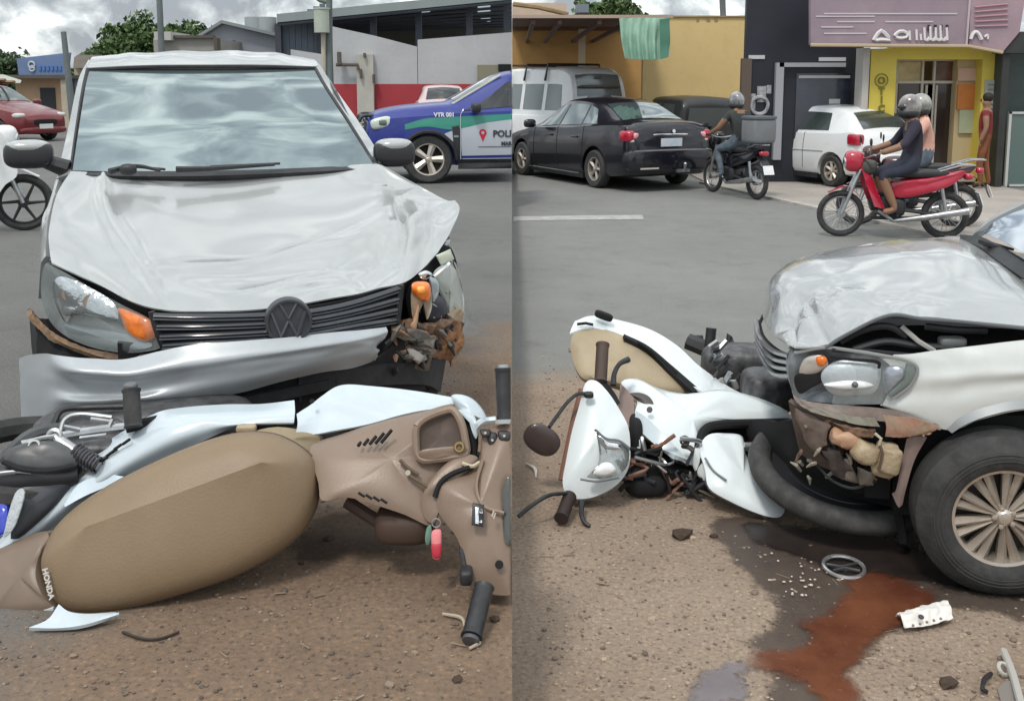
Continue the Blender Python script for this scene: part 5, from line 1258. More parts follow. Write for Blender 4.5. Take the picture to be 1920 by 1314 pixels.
# speedometer face side: dark screen
obj('dashboard', pillow(PP([(945,905,2.775),(972,890,2.78),(972,1010,2.70),(948,1016,2.695),(943,960,2.735)]), TC, .004, .02), M('dash_dark', (.05, .055, .05), .2, coat=.6), head)
bd = obj('badge', pillow(PP([(886,942,2.705),(908,946,2.705),(906,988,2.675),(884,984,2.675)]), TC, .004, .008, sm=False), black_pl, head)
for q in ((891,950,898,982), (899,952,905,962), (899,968,904,980)):
    a, b, c, d = q; obj('badge_mark', pillow(PP([(a,b,2.695),(c,b+1,2.695),(c,d,2.67),(a,d-1,2.67)]), TC, .002, .003, sm=False), chrome, bd)
for q in ((926,962), (929,966)): obj('arrow_mark', tube(PP([(q[0]-4,q[1]+6,2.68),(q[0],q[1]-5,2.69)]), .0025, 4), M('mark_pale', (.45, .4, .33)), head)
obj('screw_hole', disc(P(936, 1058, 2.655), TC, .012, .01, 10), void, head)
obj('screw_hole', disc(P(838, 925, 2.775), TC, .009, .01, 10), void, head)
for (x0, y0, x1, y1) in ((900,805,920,818), (914,812,932,838), (934,808,957,826)):
    sw_ = obj('switch', pillow(PP([(x0,y0,2.875),(x1,y0+1,2.875),(x1-3,y1,2.86),(x0+4,y1,2.86)]), TC, .008, .02), black_pl, head)
    obj('switch_dot', disc(P((x0+x1)/2, (y0+y1)/2, 2.855), TC, .004, .01, 8), M('mark_pale', (.45, .4, .33)), sw_)
# handlebar ends
def grip_geo(p0, p1, r):
    n = 26; rs = []; pts = []
    for i in range(n):
        t = i/(n-1); pts.append(Vector(p0).lerp(Vector(p1), t)); rs.append(r*(1.12 if t > .93 or t < .04 else 1+.03*(i % 2)))
    return tube(pts, rs, 14)
obj('grip', grip_geo(P(946, 792, 2.90), P(943, 690, 2.95), .0225), black_pl, bl)
obj('bar_end', disc(P(943, 687, 2.95), P(943, 690, 2.95)-P(946, 792, 2.9), .019, .01), steel, bl)
obj('grip_flange', disc(P(946, 790, 2.90), P(943, 690, 2.95)-P(946, 792, 2.9), .03, .012), M('flange_pale', (.35, .38, .38), .4), bl)
obj('grip', grip_geo(P(908, 1100, 2.60), P(884, 1194, 2.47), .026), black_pl, bl)
obj('bar_end', disc(P(883, 1199, 2.465), P(884, 1196, 2.47)-P(908, 1100, 2.60), .023, .01), M('dark_cap', (.08, .08, .09), .4), bl)
obj('switch_housing', sell(P(874, 1078, 2.655), (.018, .03, .022), .5), black_pl, bl)
# white front cowl wrapping behind, black fork stuff
obj('front_cowl', pillow(PP([(846,742,3.02),(868,740,3.02),(890,750,3.02),(908,772,3.0),(912,790,2.97),(892,782,2.95),(880,778,2.95),(868,772,2.97),(858,768,3.0)]), TC, .02, .06), moto_white, bl)
obj('cowl_edge', pillow(PP([(858,768,2.95),(886,776,2.93),(896,800,2.90),(893,822,2.89),(886,812,2.9),(880,786,2.93),(866,780,2.95)]), TC, .01, .02), M('cowl_grey', (.45, .52, .56), .3, coat=.5), bl)
obj('fork_gap', pillow(PP([(870,778,2.97),(892,790,2.95),(896,830,2.92),(890,856,2.88),(876,850,2.9)]), TC, .006, .05), void, bl)
obj('chrome_bolt', tube(PP([(893,800,2.88),(900,792,2.88),(912,788,2.90),(930,786,2.9)]), .010, 6, smooth=10), M('cowl_grey', (.5, .5, .5)), bl)
# cables and keys under the headset
obj('cable', tube(PP([(862,985,2.74),(866,1020,2.71),(872,1060,2.68),(878,1082,2.66)]), .009, 6, smooth=14), black_pl, bl)
obj('cable', tube(PP([(835,940,2.78),(842,962,2.76),(858,985,2.74)]), .012, 6, smooth=12), void, bl)
kf = empty('key_fob', P(817, 975, 2.74), 0, 'pink and red key fob on a steel ring hanging below the fallen handlebar', 'key fob')
obj('key_ring', ring(P(818, 980, 2.735), (0, -1, .2), .012, .002, 18, 6), steel, kf)
obj('fob', pillow(PP([(810,996,2.735),(826,993,2.735),(828,1020,2.725),(825,1046,2.715),(812,1046,2.715),(809,1022,2.725)]), TC, .006, .006), M('fob_pink', (.62, .16, .18), .5, c2=(.75, .25, .26), vs=4), kf)
obj('fob_band', pillow(PP([(809,1020,2.722),(827,1019,2.722),(825,1044,2.71),(812,1044,2.71)]), TC, .005, .003), M('fob_red', (.42, .02, .04), .5), kf)
obj('tag', pillow(PP([(800,990,2.74),(808,984,2.74),(809,1006,2.735),(802,1022,2.73),(797,1012,2.73)]), TC, .003, .003), M('tag_green', (.12, .22, .17), .5), kf)
# machinery behind the fairing at left
def ml(nm, pts, r, m, n=8, sm=16): return obj(nm, tube(PP(pts), r, n, smooth=sm), m, bl)
sh1 = ml('shock_absorber', [(104,822,2.98),(142,848,2.96)], .020, steel, 12, 0)
sp_ = []
p0, p1 = P(140, 846, 2.96), P(185, 874, 2.94); ax_ = (p1-p0).normalized(); bs3 = basis(ax_)
for i in range(150):
    t = i/149; a = t*2*math.pi*8; sp_.append(p0.lerp(p1, t) + bs3 @ Vector((math.cos(a)*.024, math.sin(a)*.024, 0)))
obj('spring', tube(sp_, .0045, 5), M('spring_dark', (.10, .10, .11), .3, .7), sh1); obj('damper', tube([p0, p1], .014, 8), steel, sh1)
obj('mount_eye', ring(P(102, 818, 2.975), (0, -1, .3), .018, .009, 18, 8), steel, sh1)
obj('axle_nut', join(disc(P(64, 836, 2.95), (0, -1, .5), .022, .03, 6), ring(P(64, 836, 2.93), (0, -1, .5), .016, .004, 14, 6)), M('alloy_nut', (.5, .52, .5), .35, .7), bl)
ml('link_rod', [(66,824,2.95),(84,820,2.95),(100,818,2.96)], .007, steel, 6)
obj('chain_case', pillow(PP([(8,850,2.92),(40,832,2.94),(90,824,2.95),(130,838,2.95),(150,858,2.94),(130,880,2.92),(70,884,2.90),(20,876,2.90)]), TC, .02, .10), M('case_dark', (.065, .068, .072), .35, var=.3, vs=10), bl)
obj('chain_case_edge', tube(PP([(6,866,2.90),(40,880,2.88),(90,884,2.88),(140,874,2.91)]), .008, 6, smooth=16), void, bl)
ml('exhaust', [(-30,900,2.92),(30,895,2.93),(90,892,2.95),(150,886,2.97)], [.045, .05, .05, .04], M('exhaust_dark', (.05, .05, .055), .4, .5), 14)
ml('exhaust_strip', [(-10,888,2.87),(30,884,2.88),(60,886,2.88)], .005, chrome, 6)
ml('swing_arm', [(0,868,3.02),(60,815,3.08),(140,802,3.15),(245,794,3.2)], .022, M('case_dark', (.06, .06, .07)), 8)
ml('frame_tube', [(40,835,3.0),(150,812,3.1),(250,800,3.15),(330,800,3.15)], .016, steel, 8)
ml('frame_tube', [(100,880,3.02),(200,830,3.1),(330,790,3.2)], .02, black_pl, 8)
obj('wheel', ring(P(60, 862, 3.12), (.15, -.1, 1), .235, .04, 44, 8), rubber, bl)
ml('fender_edge', [(92,826,3.1),(103,790,3.14),(118,768,3.17),(160,764,3.2),(235,762,3.2)], .010, black_pl, 8, 20)
ml('fender_edge', [(112,812,3.1),(122,786,3.13),(150,776,3.15),(210,782,3.15)], .007, steel, 8, 20)
obj('engine', join(sell(P(175, 800, 3.25), (.17, .14, .06), .5), sell(P(330, 790, 3.3), (.25, .15, .07), .5), sell(P(200, 840, 3.12), (.18, .10, .05), .5)), M('engine_alloy', (.10, .10, .105), .5, .5, var=.5, vs=16, bump=.4), bl)
for (x0, y0, x1, y1) in ((120,800,150,806), (170,786,215,792), (150,822,200,816), (205,800,212,786), (60,900,120,896), (20,930,80,912)):
    obj('engine_fin', tube(PP([(x0,y0,3.03),(x1,y1,3.04)]), .008, 6), steel, bl)
fp = ml('footpeg', [(248,800,3.02),(245,728,3.06)], .0, rubber, 8, 0) if False else obj('footpeg', grip_geo(P(250, 800, 3.0), P(246, 730, 3.05), .026), rubber, bl)
obj('footpeg_cap', sell(P(245, 724, 3.05), (.02, .02, .012), .6), M('peg_grey', (.12, .13, .14), .5), bl)
ml('footpeg_bracket', [(236,802,3.03),(262,796,3.05),(310,785,3.1)], .018, void, 8)
# rear mudguard, plate and lamp at the left edge
obj('rear_mudguard', pillow(PP([(45,905,2.90),(130,895,2.94),(120,930,2.92),(60,985,2.86),(20,1010,2.83),(35,950,2.86)]), TC, .015, .05), M('mudguard_dark', (.05, .055, .065), .45, var=.2, vs=6), bl)
obj('number_plate_edge', pillow(PP([(28,925,2.84),(46,922,2.84),(30,980,2.80),(14,1002,2.79),(6,1000,2.79)]), TC, .004, .006), M('plate_grey', (.42, .45, .47), .4, bump=.4, bs=60), bl)
obj('blue_reflector', pillow(PP([(-8,950,2.83),(12,948,2.83),(16,975,2.81),(8,1000,2.79),(-10,1000,2.79)]), TC, .008, .01), M('reflector_blue', (.01, .03, .4), .2, coat=1), bl)
obj('grey_cover', pillow(PP([(-30,915,2.93),(10,905,2.93),(32,915,2.91),(20,940,2.88),(-30,950,2.86)]), TC, .01, .04), M('grey_cover', (.20, .21, .21), .5, var=.2, vs=6), bl)
# inner frame under the covers so that nothing floats
obj('frame', join(tube(PP([(150,1000,3.0),(330,920,3.10),(560,860,3.14),(760,860,3.12),(860,860,3.05),(925,900,2.98)]), .045, 8, smooth=30),
     sell(P(300, 990, 2.98), (.28, .09, .11), .6, Matrix.Rotation(R(-22), 3, 'Y')), sell(P(680, 870, 3.10), (.18, .07, .10), .6)), void, bl)
obj('stand', join(sell(P(760, 980, 2.86), (.09, .08, .05), .6), tube(PP([(650,940,2.9),(720,985,2.86),(800,1000,2.82)]), .02, 8)), M('underside_brown', (.06, .035, .025), .7), bl)

clip(bl, -1)
# ================================================================== RIGHT STREET: the same car from its damaged corner
RO = G(1868, 1105, GR); RA = R(-9.6)
r_, RX, RY = frame_fn(RO, RA)
car2 = empty('crashed_car', RO, RA, 'silver car cut off by the right edge with its smashed front corner and big wheel', 'car')
def RV(x, y, z): return RO + RX*x + RY*y + Vector((0, 0, z))
def rg(rows, *a, **k): return grid([[r_(*p) for p in r] for r in rows], *a, **k)
# bonnet: near edge kinked upwards, nose folded down
brow = [
 [(1492,650,.12),(1540,648,.10),(1590,622,.09),(1665,588,.08),(1730,594,.08),(1800,599,.08),(1925,612,.08),(2040,620,.08)],
 [(1470,640,.30),(1510,622,.28),(1580,580,.26),(1660,556,.26),(1730,553,.26),(1800,557,.26),(1925,570,.26),(2030,580,.26)],
 [(1448,625,.55),(1485,585,.55),(1560,542,.55),(1650,520,.55),(1730,510,.55),(1800,510,.55),(1900,526,.55),(2000,545,.55)],
 [(1433,602,.85),(1462,548,.85),(1530,512,.85),(1620,490,.85),(1710,476,.85),(1790,475,.85),(1870,490,.85),(1950,510,.85)],
 [(1428,575,1.15),(1448,525,1.15),(1508,492,1.15),(1595,472,1.15),(1680,460,1.15),(1760,454,1.15),(1825,462,1.15),(1890,480,1.15)],
 [(1432,556,1.38),(1450,515,1.38),(1500,484,1.38),(1580,464,1.38),(1660,453,1.38),(1730,447,1.38),(1795,445,1.38),(1840,455,1.38)]]
def hd2(u, v):
    d = 0
    for a, b, s, h in ((.10,.35,.05,-.03), (.16,.25,.035,.02), (.20,.45,.06,-.022), (.28,.30,.05,.012), (.08,.6,.05,-.012), (.45,.2,.08,-.010), (.34,.5,.06,.008)):
        d += h*math.exp(-((u-a)**2+(v-b)**2)/s**2)
    d -= .012*math.exp(-((u-.185-.05*v)/.012)**2)*(1 if v < .45 else 0)
    d += .004*noise.noise(Vector((u*9, v*6, 1)))
    d += crease(u, v, [(.06,.15,.20,.50,.012,-.018), (.20,.50,.42,.22,.014,.007), (.02,.45,.12,.75,.014,.008), (.26,.10,.20,.50,.012,.010), (.42,.22,.70,.12,.02,-.008), (.10,.30,.04,.30,.012,.012)])
    return d
obj('bonnet', grid([[r_(*p) for p in r] for r in brow], 110, 60, .007, lambda u, v: .75*hd2(u, v), toward=(-.2, -.4, 1)), silver, car2, ang=60)
obj('bonnet_edge', tube([r_(*p) for p in [(1548,652,.095),(1590,626,.085),(1665,592,.075),(1730,598,.075),(1800,603,.075),(1925,616,.075),(2040,624,.075)]], .007, 6, smooth=40), M('raw_edge', (.10, .11, .12), .5), car2)
# engine bay in the gap, with a strut and a bottle
obj('engine_bay', rg([[(1540,640,.22),(1620,620,.28),(1700,610,.30),(1800,612,.30),(1930,618,.30),(2050,622,.3)], [(1540,670,.16),(1620,670,.16),(1700,672,.16),(1800,660,.16),(1930,648,.16),(2050,640,.16)]], 20, 5, .02), void, car2)
def rblock(nm, x0, x1, y0, y1, z0, z1, m):
    g = bbox(x0, x1, y0, y1, z0, z1); return obj(nm, ([RV(*v) for v in g[0]], g[1]), m, car2, smooth=False)
rblock('engine_block', -.48, 1.1, .22, 1.30, .25, .72, void)
obj('bonnet_stay', tube([r_(1690,612,.12), r_(1722,640,.10), r_(1752,658,.10)], .010, 6), M('stay_grey', (.38, .38, .37), .5), car2)
obj('fluid_cap', sell(r_(1785,640,.14), (.05, .03, .018), .5), M('cap_grey', (.16, .17, .17), .5), car2)
for pts in ([(1575,640,.14),(1620,618,.13),(1665,612,.13),(1700,630,.13)], [(1600,655,.12),(1660,640,.12),(1720,648,.12),(1790,652,.12)], [(1735,612,.14),(1790,618,.14),(1850,620,.15)]):
    obj('hose', tube([r_(*p) for p in pts], .014, 8, smooth=16), M('hose_black', (.025, .027, .03), .45), car2)
obj('bay_rail', tube([r_(1560,655,.09), r_(1640,660,.09), r_(1720,668,.09)], .010, 6), black_pl, car2)
# front wing
wing = [
 [(1640,664,.10),(1700,664,.07),(1760,656,.05),(1830,648,.04),(1925,637,.03),(2050,628,.03)],
 [(1672,690,.08),(1725,686,.05),(1775,684,.03),(1840,680,.015),(1925,676,.005),(2050,672,.0)],
 [(1668,728,.07),(1715,728,.04),(1770,724,.02),(1840,716,.01),(1925,710,.0),(2050,708,.0)],
 [(1655,757,.07),(1700,766,.04),(1760,770,.02),(1830,756,.01),(1925,742,.0),(2050,738,.0)],
 [(1650,760,.08),(1700,778,.05),(1778,806,.03),(1840,786,.02),(1925,768,.015),(2050,764,.015)]]
obj('wing', rg(wing, 60, 26, .006, lambda u, v: .010*math.exp(-((v-.42)/.08)**2)*(u**.5) - .006*math.exp(-((v-.55)/.10)**2) + .002*noise.noise(Vector((u*8, v*6, 2))), toward=(-.1, -1, .2)), M('wing_paint', (.62, .65, .64), .3, .05, .5, bump=.06, bs=3, dirt=.15, vs=1.5), car2, ang=70)
obj('arch_lip', rg([[(1770,800,.035),(1800,780,.02),(1850,762,.01),(1925,748,.0),(2050,750,.0)], [(1785,812,.02),(1812,795,.0),(1858,778,-.01),(1925,766,-.015),(2050,768,-.015)]], 24, 4, .012), M('arch_grey', (.30, .32, .33), .4, .2), car2)
# wheel
wc2 = r_(1872, 955, .02); wr = (wc2-RO).z
ax2 = -RY
tw = obj('wheel', lathe([(.176, -.09), (.192, -.10), (.235, -.108), (.262, -.098), (wr, -.06), (wr, .06), (.262, .10), (.235, .110), (.196, .102), (.184, .090), (.176, .06)], wc2, ax2, 64, True), rubber, car2)
rim2 = rim_geo(wc2+ax2*.015, ax2, .184, .16, 9, .056, True)
obj('rim', rim2, alloy, tw, ang=30)
obj('rim_well', disc(wc2-ax2*.03, ax2, .168, .06, 40), M('rim_dark', (.05, .042, .036), .7, var=.3, vs=12), tw)
for k in range(3):
    rr_ = .225+.012*k; obj('tyre_line', ring(wc2+ax2*(.111-.001*k), ax2, rr_, .0015, 64, 5), M('tyre_line', (.05, .05, .05), .8), tw)
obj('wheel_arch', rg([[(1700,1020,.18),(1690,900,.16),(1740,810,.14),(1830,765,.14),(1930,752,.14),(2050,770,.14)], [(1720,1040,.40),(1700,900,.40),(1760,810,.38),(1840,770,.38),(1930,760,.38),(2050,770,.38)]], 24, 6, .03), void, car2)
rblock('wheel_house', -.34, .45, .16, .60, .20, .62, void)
# inner arch liner plate between bumper mount and tyre
obj('liner_plate', rg([[(1700,822,.05),(1720,818,.04),(1738,820,.04)], [(1690,870,.06),(1702,865,.05),(1715,862,.05)], [(1680,918,.06),(1690,915,.05),(1699,915,.05)], [(1672,925,.07),(1684,950,.06),(1692,946,.06)]], 10, 16, .012), M('liner_brown', (.24, .18, .16), .7, var=.15, vs=6, dirt=.3), car2)
# windscreen piece, cowl and wiper at the upper right
obj('windscreen', rg([[(1838,436,1.30),(1880,452,.95),(1950,492,.45)], [(1872,412,1.15),(1930,420,.85),(2010,450,.4)], [(1925,388,1.0),(1990,380,.75),(2080,400,.35)]], 18, 14, .006, toward=(-.6, -.3, .7)), M('screen_pale', (.36, .43, .52), .07, .6, coat=1), car2)
obj('far_pillar', tube([r_(1832,440,1.34), r_(1872,410,1.19), r_(1930,382,1.02)], .022, 8, smooth=12), silver, car2)
obj('cowl_panel', rg([[(1800,440,1.36),(1840,444,1.25),(1880,466,.95),(1950,510,.5)], [(1800,450,1.34),(1835,462,1.15),(1868,486,.85),(1930,530,.5)]], 16, 4, .02), black_pl, car2)
for pts in ([(1845,455,1.05),(1875,465,1.0),(1925,492,.75)], [(1838,452,1.1),(1860,458,1.05),(1900,468,.95)]):
    obj('wiper', tube([r_(*p) for p in pts], [.016, .011, .006], 6, smooth=12), black_pl, car2)
# hidden rest of the body so that the car goes on outside the picture
SL = [RV(.55, .02, .85), RV(1.3, .0, .9), RV(2.6, .02, .9)]
obj('door_panel', grid([SL, [p-UP*.35+RY*-.02 for p in SL], [p-UP*.68 for p in SL]], 12, 8, .03, toward=-RY), silver, car2)
obj('far_wing', grid([[RV(-.62, 1.5, .55), RV(0, 1.55, .75), RV(.8, 1.55, .85)], [RV(-.6, 1.52, .3), RV(-.3, 1.57, .3), RV(.8, 1.57, .3)]], 10, 6, .02, toward=RY), silver, car2)
obj('roof', grid([[RV(1.1, .3, 1.35), RV(1.2, .8, 1.4), RV(1.1, 1.3, 1.35)], [RV(2.6, .3, 1.36), RV(2.7, .8, 1.41), RV(2.6, 1.3, 1.36)]], 10, 8, .02, toward=UP), silver, car2)
obj('rear_shell', sell(RV(2.1, .8, .55), (.8, .76, .4), .3), silver, car2)
# headlight with clouded lens
ho = [(1478,692,.14),(1492,662,.14),(1545,655,.11),(1600,662,.08),(1660,668,.06),(1700,680,.05),(1718,694,.04),(1706,720,.04),(1680,742,.045),(1660,756,.05),(1610,758,.06),(1560,756,.08),(1510,750,.11),(1488,738,.14)]
lamp = obj('headlight', pillow([r_(a, b, c+.05) for a, b, c in ho], -RY, .0, .10, rings=4), M('bowl2', (.20, .22, .24), .35, .3, var=.4, vs=14), car2)
def rl_(pts, m, nm, h=.012, back=.01, par=None, sm=True): return obj(nm, pillow([r_(*p) for p in pts], -RY, h, back, rings=5, sm=sm), m, par or lamp)
rl_([(1548,690,.09),(1580,676,.085),(1640,682,.075),(1652,700,.07),(1640,735,.07),(1600,742,.075),(1560,738,.085),(1540,712,.09)], M('reflector_bright', (.50, .55, .58), .42, .4, bump=.3, bs=12), 'reflector', .02)
rl_([(1545,722,.075),(1580,712,.07),(1620,712,.065),(1640,722,.062),(1620,728,.062),(1575,730,.07)], M('chrome_bright', (.80, .82, .84), .35, .2), 'reflector_band', .02)
obj('bulb', sell(r_(1603, 721, .035), (.012, .012, .012), 1), M('bulb_grey', (.1, .12, .12), .3), lamp)
rl_([(1660,690,.06),(1690,690,.045),(1700,702,.045),(1680,722,.045),(1662,738,.05),(1654,715,.06)], M('side_bowl', (.36, .39, .46), .2, .6, var=.3, vs=25), 'side_reflector', .012)
rl_([(1700,682,.035),(1718,694,.03),(1708,718,.03),(1672,744,.035),(1668,736,.04),(1696,712,.035),(1704,696,.035)], M('lamp_edge', (.15, .18, .17), .25), 'lamp_edge', .006)
rl_([(1505,678,.12),(1520,668,.11),(1545,668,.10),(1552,684,.10),(1530,700,.11),(1500,702,.12)], M('ind_pale', (.50, .46, .42), .25, .3), 'indicator_bowl', .01)
rl_([(1530,670,.10),(1545,668,.095),(1552,676,.095),(1545,686,.095),(1532,684,.10)], amber, 'indicator', .012)
rl_([(1494,702,.115),(1530,700,.11),(1546,712,.105),(1520,728,.11),(1500,738,.12),(1490,720,.12)], void, 'broken_opening', .004)
obj('lens', pillow([r_(a, b, c-.0) for a, b, c in ho[3:12]], -RY, .018, .004, rings=6), lens, lamp)
obj('lamp_top_trim', tube([r_(*p) for p in [(1490,662,.13),(1545,652,.10),(1600,658,.07),(1650,666,.05),(1700,676,.035),(1720,692,.03),(1706,722,.035),(1675,746,.04)]], .007, 6, smooth=40), M('trim_grey', (.25, .26, .26), .4), lamp)
obj('lamp_black_strip', tube([r_(*p) for p in [(1556,668,.07),(1600,674,.06),(1645,678,.05),(1648,690,.05)]], .006, 6, smooth=16), void, lamp)
# torn layers below the lamp
def rs(nm, rows, m, n=30, th=.006, ds=None): return obj(nm, rg(rows, n, 6, th, ds), m, car2, ang=70)
wob = lambda u, v: .006*noise.noise(Vector((u*22, v*5, 4)))
rs('torn_trim', [[(1484,730,.14),(1500,748,.12),(1560,758,.09),(1640,764,.06),(1700,774,.045),(1760,796,.03)], [(1490,752,.12),(1515,768,.10),(1570,780,.07),(1640,788,.05),(1700,796,.035),(1764,806,.02)]], M('trim_dusty', (.26, .22, .20), .6, c2=(.16, .12, .10), vs=10, bump=.3), 40, .008, wob)
rs('torn_trim', [[(1505,760,.09),(1560,772,.07),(1600,780,.055),(1640,784,.04)], [(1520,772,.08),(1570,786,.06),(1608,796,.045),(1650,800,.035)]], M('trim_olive', (.22, .21, .17), .6, var=.3, vs=12), 26, .006, wob)
rs('torn_bumper_edge', [[(1655,778,.02),(1690,782,.015),(1720,786,.01),(1760,800,.01)], [(1662,798,.015),(1690,806,.01),(1725,810,.01),(1752,808,.01)], [(1660,818,.02),(1690,820,.015),(1720,816,.015),(1740,810,.02)]], M('rust_edge', (.36, .16, .11), .7, c2=(.30, .24, .17), vs=12, bump=.4), 26, .008, wob)
obj('orange_foam_block', crumple(sell(r_(1585,822,.07), (.055, .04, .028), .5, Matrix.Rotation(R(8), 3, 'Y')), .016, 28), M('foam_peach', (.42, .22, .12), .7, c2=(.5, .34, .24), vs=16, bump=.3), car2)
obj('beige_motor', crumple(sell(r_(1622,848,.05), (.050, .05, .040), .6, Matrix.Rotation(R(25), 3, 'Y')), .010, 25), beige_pl, car2)
obj('beige_motor_body', crumple(sell(r_(1662,858,.055), (.042, .05, .052), .35, Matrix.Rotation(R(12), 3, 'Y')), .010, 25), beige_pl, car2)
obj('beige_bracket', pillow([r_(*p) for p in [(1636,860,.03),(1648,835,.03),(1684,836,.03),(1682,870,.03),(1672,896,.035),(1640,890,.035),(1634,876,.03)]], -RY, .012, .02), beige_pl, car2)
obj('motor_seam', tube([r_(1650,835,.0), r_(1655,850,-.005), r_(1648,880,.0)], .006, 6), M('seam_dark', (.1, .07, .05)), car2)
obj('bracket_hook', tube([r_(1640,812,.03), r_(1652,822,.02), r_(1648,836,.02)], .006, 6), M('hook_pale', (.45, .4, .3)), car2)
rs('torn_panel', [[(1478,752,.16),(1500,765,.13),(1540,778,.10),(1600,800,.08)], [(1488,800,.2),(1515,815,.16),(1550,820,.13),(1580,830,.1)], [(1500,850,.25),(1530,870,.2),(1555,880,.16),(1575,890,.14)]], M('panel_dark', (.09, .065, .055), .7, c2=(.16, .12, .10), vs=10, bump=.4), 24, .02)
obj('metal_bracket', pillow([r_(*p) for p in [(1562,870,.10),(1590,860,.09),(1600,880,.09),(1612,905,.10),(1585,900,.10),(1565,890,.11)]], -RY, .01, .02), M('bracket_grey2', (.22, .20, .17), .5, .4, var=.3, vs=14), car2)
rnd = random.Random(9)
for k in range(22):
    x = rnd.uniform(1478, 1690); y = 765+ (x-1478)*.12 + rnd.uniform(0, 130)
    p = r_(x, y, .08+.10*rnd.random()); d = Vector((rnd.uniform(-1, 1), rnd.uniform(-.3, .2), rnd.uniform(-1, .6))).normalized()*rnd.uniform(.02, .08)
    obj('torn_strip', tube([p, p+d*.5+Vector((0, -.012, .01)), p+d], [.006, .009, .003], 5), rnd.choice([rust, black_pl, M('panel_dark', (.1, .07, .05)), M('trim_olive', (.2, .2, .17)), M('bracket_grey2', (.2, .2, .2)), void, M('dust_pale', (.30, .26, .21), .8)]), car2)
def rscrap(nm, pts, m, h=.02):
    return obj(nm, crumple(pillow([r_(*p) for p in jag(pts, int(pts[0][0]), 3)], -RY, h*.4, .02, rings=5, sm=False), .014, 20), m, car2, ang=25)
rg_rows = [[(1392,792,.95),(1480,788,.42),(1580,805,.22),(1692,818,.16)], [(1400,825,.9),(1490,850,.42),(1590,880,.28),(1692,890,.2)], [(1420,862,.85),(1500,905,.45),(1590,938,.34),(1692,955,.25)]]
obj('dark_shade_panel', crumple(rg(rg_rows, 26, 14, .012), .02, 8), void, car2, ang=60)  # added black panel, stands in for shade over the fallen tyre
rscrap('torn_liner', [(1490,768,.12),(1530,780,.1),(1560,800,.08),(1550,830,.08),(1528,850,.1),(1508,822,.11)], M('panel_dark', (.09, .065, .055)))
rscrap('torn_liner', [(1540,838,.1),(1575,848,.08),(1600,884,.08),(1580,902,.09),(1555,880,.1)], M('panel_black', (.03, .026, .026), .6, c2=(.09, .07, .06), vs=18))
rscrap('rusty_tab', [(1560,792,.07),(1600,800,.05),(1640,806,.04),(1636,820,.045),(1590,812,.06)], rust)
rscrap('rusty_tab', [(1610,876,.06),(1640,884,.05),(1636,912,.06),(1612,908,.07)], M('bracket_grey2', (.2, .2, .2)))
for pts in ([(1500,760,.16),(1530,800,.12),(1540,850,.12),(1585,880,.1)], [(1520,770,.12),(1560,830,.1),(1600,890,.1),(1640,905,.1)], [(1640,900,.07),(1600,915,.09),(1560,900,.12),(1530,870,.16)]):
    obj('wire', tube([r_(*p) for p in pts], .006, 6, smooth=18), M('hose_black', (.02,)*3), car2)
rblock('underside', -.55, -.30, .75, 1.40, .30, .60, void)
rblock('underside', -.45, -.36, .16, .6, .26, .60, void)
# grille and nose seen edge-on
rs('grille', [[(1418,600,1.2),(1426,630,.95),(1452,655,.6),(1485,668,.28)], [(1420,640,1.2),(1430,670,.95),(1455,700,.6),(1485,705,.28)]], void, 20, .02)
for f in (0, .33, .66, 1):
    A = [(1417,602,1.2),(1424,632,.95),(1448,657,.6),(1480,668,.28)]; B = [(1419,640,1.2),(1428,670,.95),(1451,700,.6),(1482,705,.28)]
    obj('slat', tube([r_(a[0]+(b[0]-a[0])*f, a[1]+(b[1]-a[1])*f, a[2]-.02) for a, b in zip(A, B)], .012, 6, smooth=16), M('slat_grey2', (.07, .075, .085), .3, coat=.5), car2)

# ================================================================== RIGHT STREET: the fallen motorcycle from its front
b2 = empty('fallen_motorcycle', (P(1230, 900, 4.5).x, 4.6, GR), 0, 'fallen white motorcycle with headlamp and mirrors towards the camera beside the smashed car corner', 'motorcycle')
FC = Vector((-.1, -.9, .42))
def o2(nm, g, m, par=None, **k): return obj(nm, g, m, par or b2, **k)
def gp(rows, *a, **k): return grid([PP(r) for r in rows], *a, **k)
# seat
s2 = [(1070,640,5.15),(1080,622,5.2),(1110,614,5.25),(1150,622,5.25),(1200,645,5.2),(1245,675,5.15),(1280,705,5.1),(1298,728,5.05),(1280,736,5.0),(1240,738,4.97),(1190,735,4.97),(1150,722,4.97),(1110,715,4.98),(1088,705,5.0),(1074,675,5.08)]
st2 = o2('seat', pillow(PP(s2), FC, .05, .12, per=4, rings=8), M('tan_vinyl_light', (.36, .29, .19), .5, var=.12, vs=5, bump=.1, bs=90))
obj('seat_seam', tube(PP([(1195,640,5.13),(1230,665,5.08),(1270,700,5.02)]), .006, 5, smooth=16), void, st2)
# white side fairing above the seat
o2('side_fairing', gp([[(1078,602,5.32),(1110,592,5.38),(1160,600,5.42),(1220,618,5.4),(1270,648,5.35),(1310,685,5.25),(1362,722,5.1),(1400,742,5.0)],
                       [(1073,612,5.25),(1110,603,5.3),(1160,612,5.33),(1215,635,5.3),(1262,668,5.22),(1300,700,5.12),(1345,732,5.0),(1390,752,4.92)],
                       [(1068,625,5.18),(1105,614,5.22),(1160,628,5.25),(1210,652,5.2),(1255,685,5.12),(1290,715,5.02),(1312,732,4.95),(1370,755,4.88)]], 50, 14, .01), M('moto_white_r', (.70, .76, .78), .28, 0, .6, dirt=.12, vs=4, dcol=(.4, .4, .4)))
mwr = MT['moto_white_r']
o2('fairing_slot', tube(PP([(1082,608,5.22),(1098,606,5.22),(1112,609,5.22)]), .008, 5), void)
o2('tail_bracket', sell(P(1132, 592, 5.3), (.05, .03, .02), .5, Matrix.Rotation(R(20), 3, 'Y')), void)
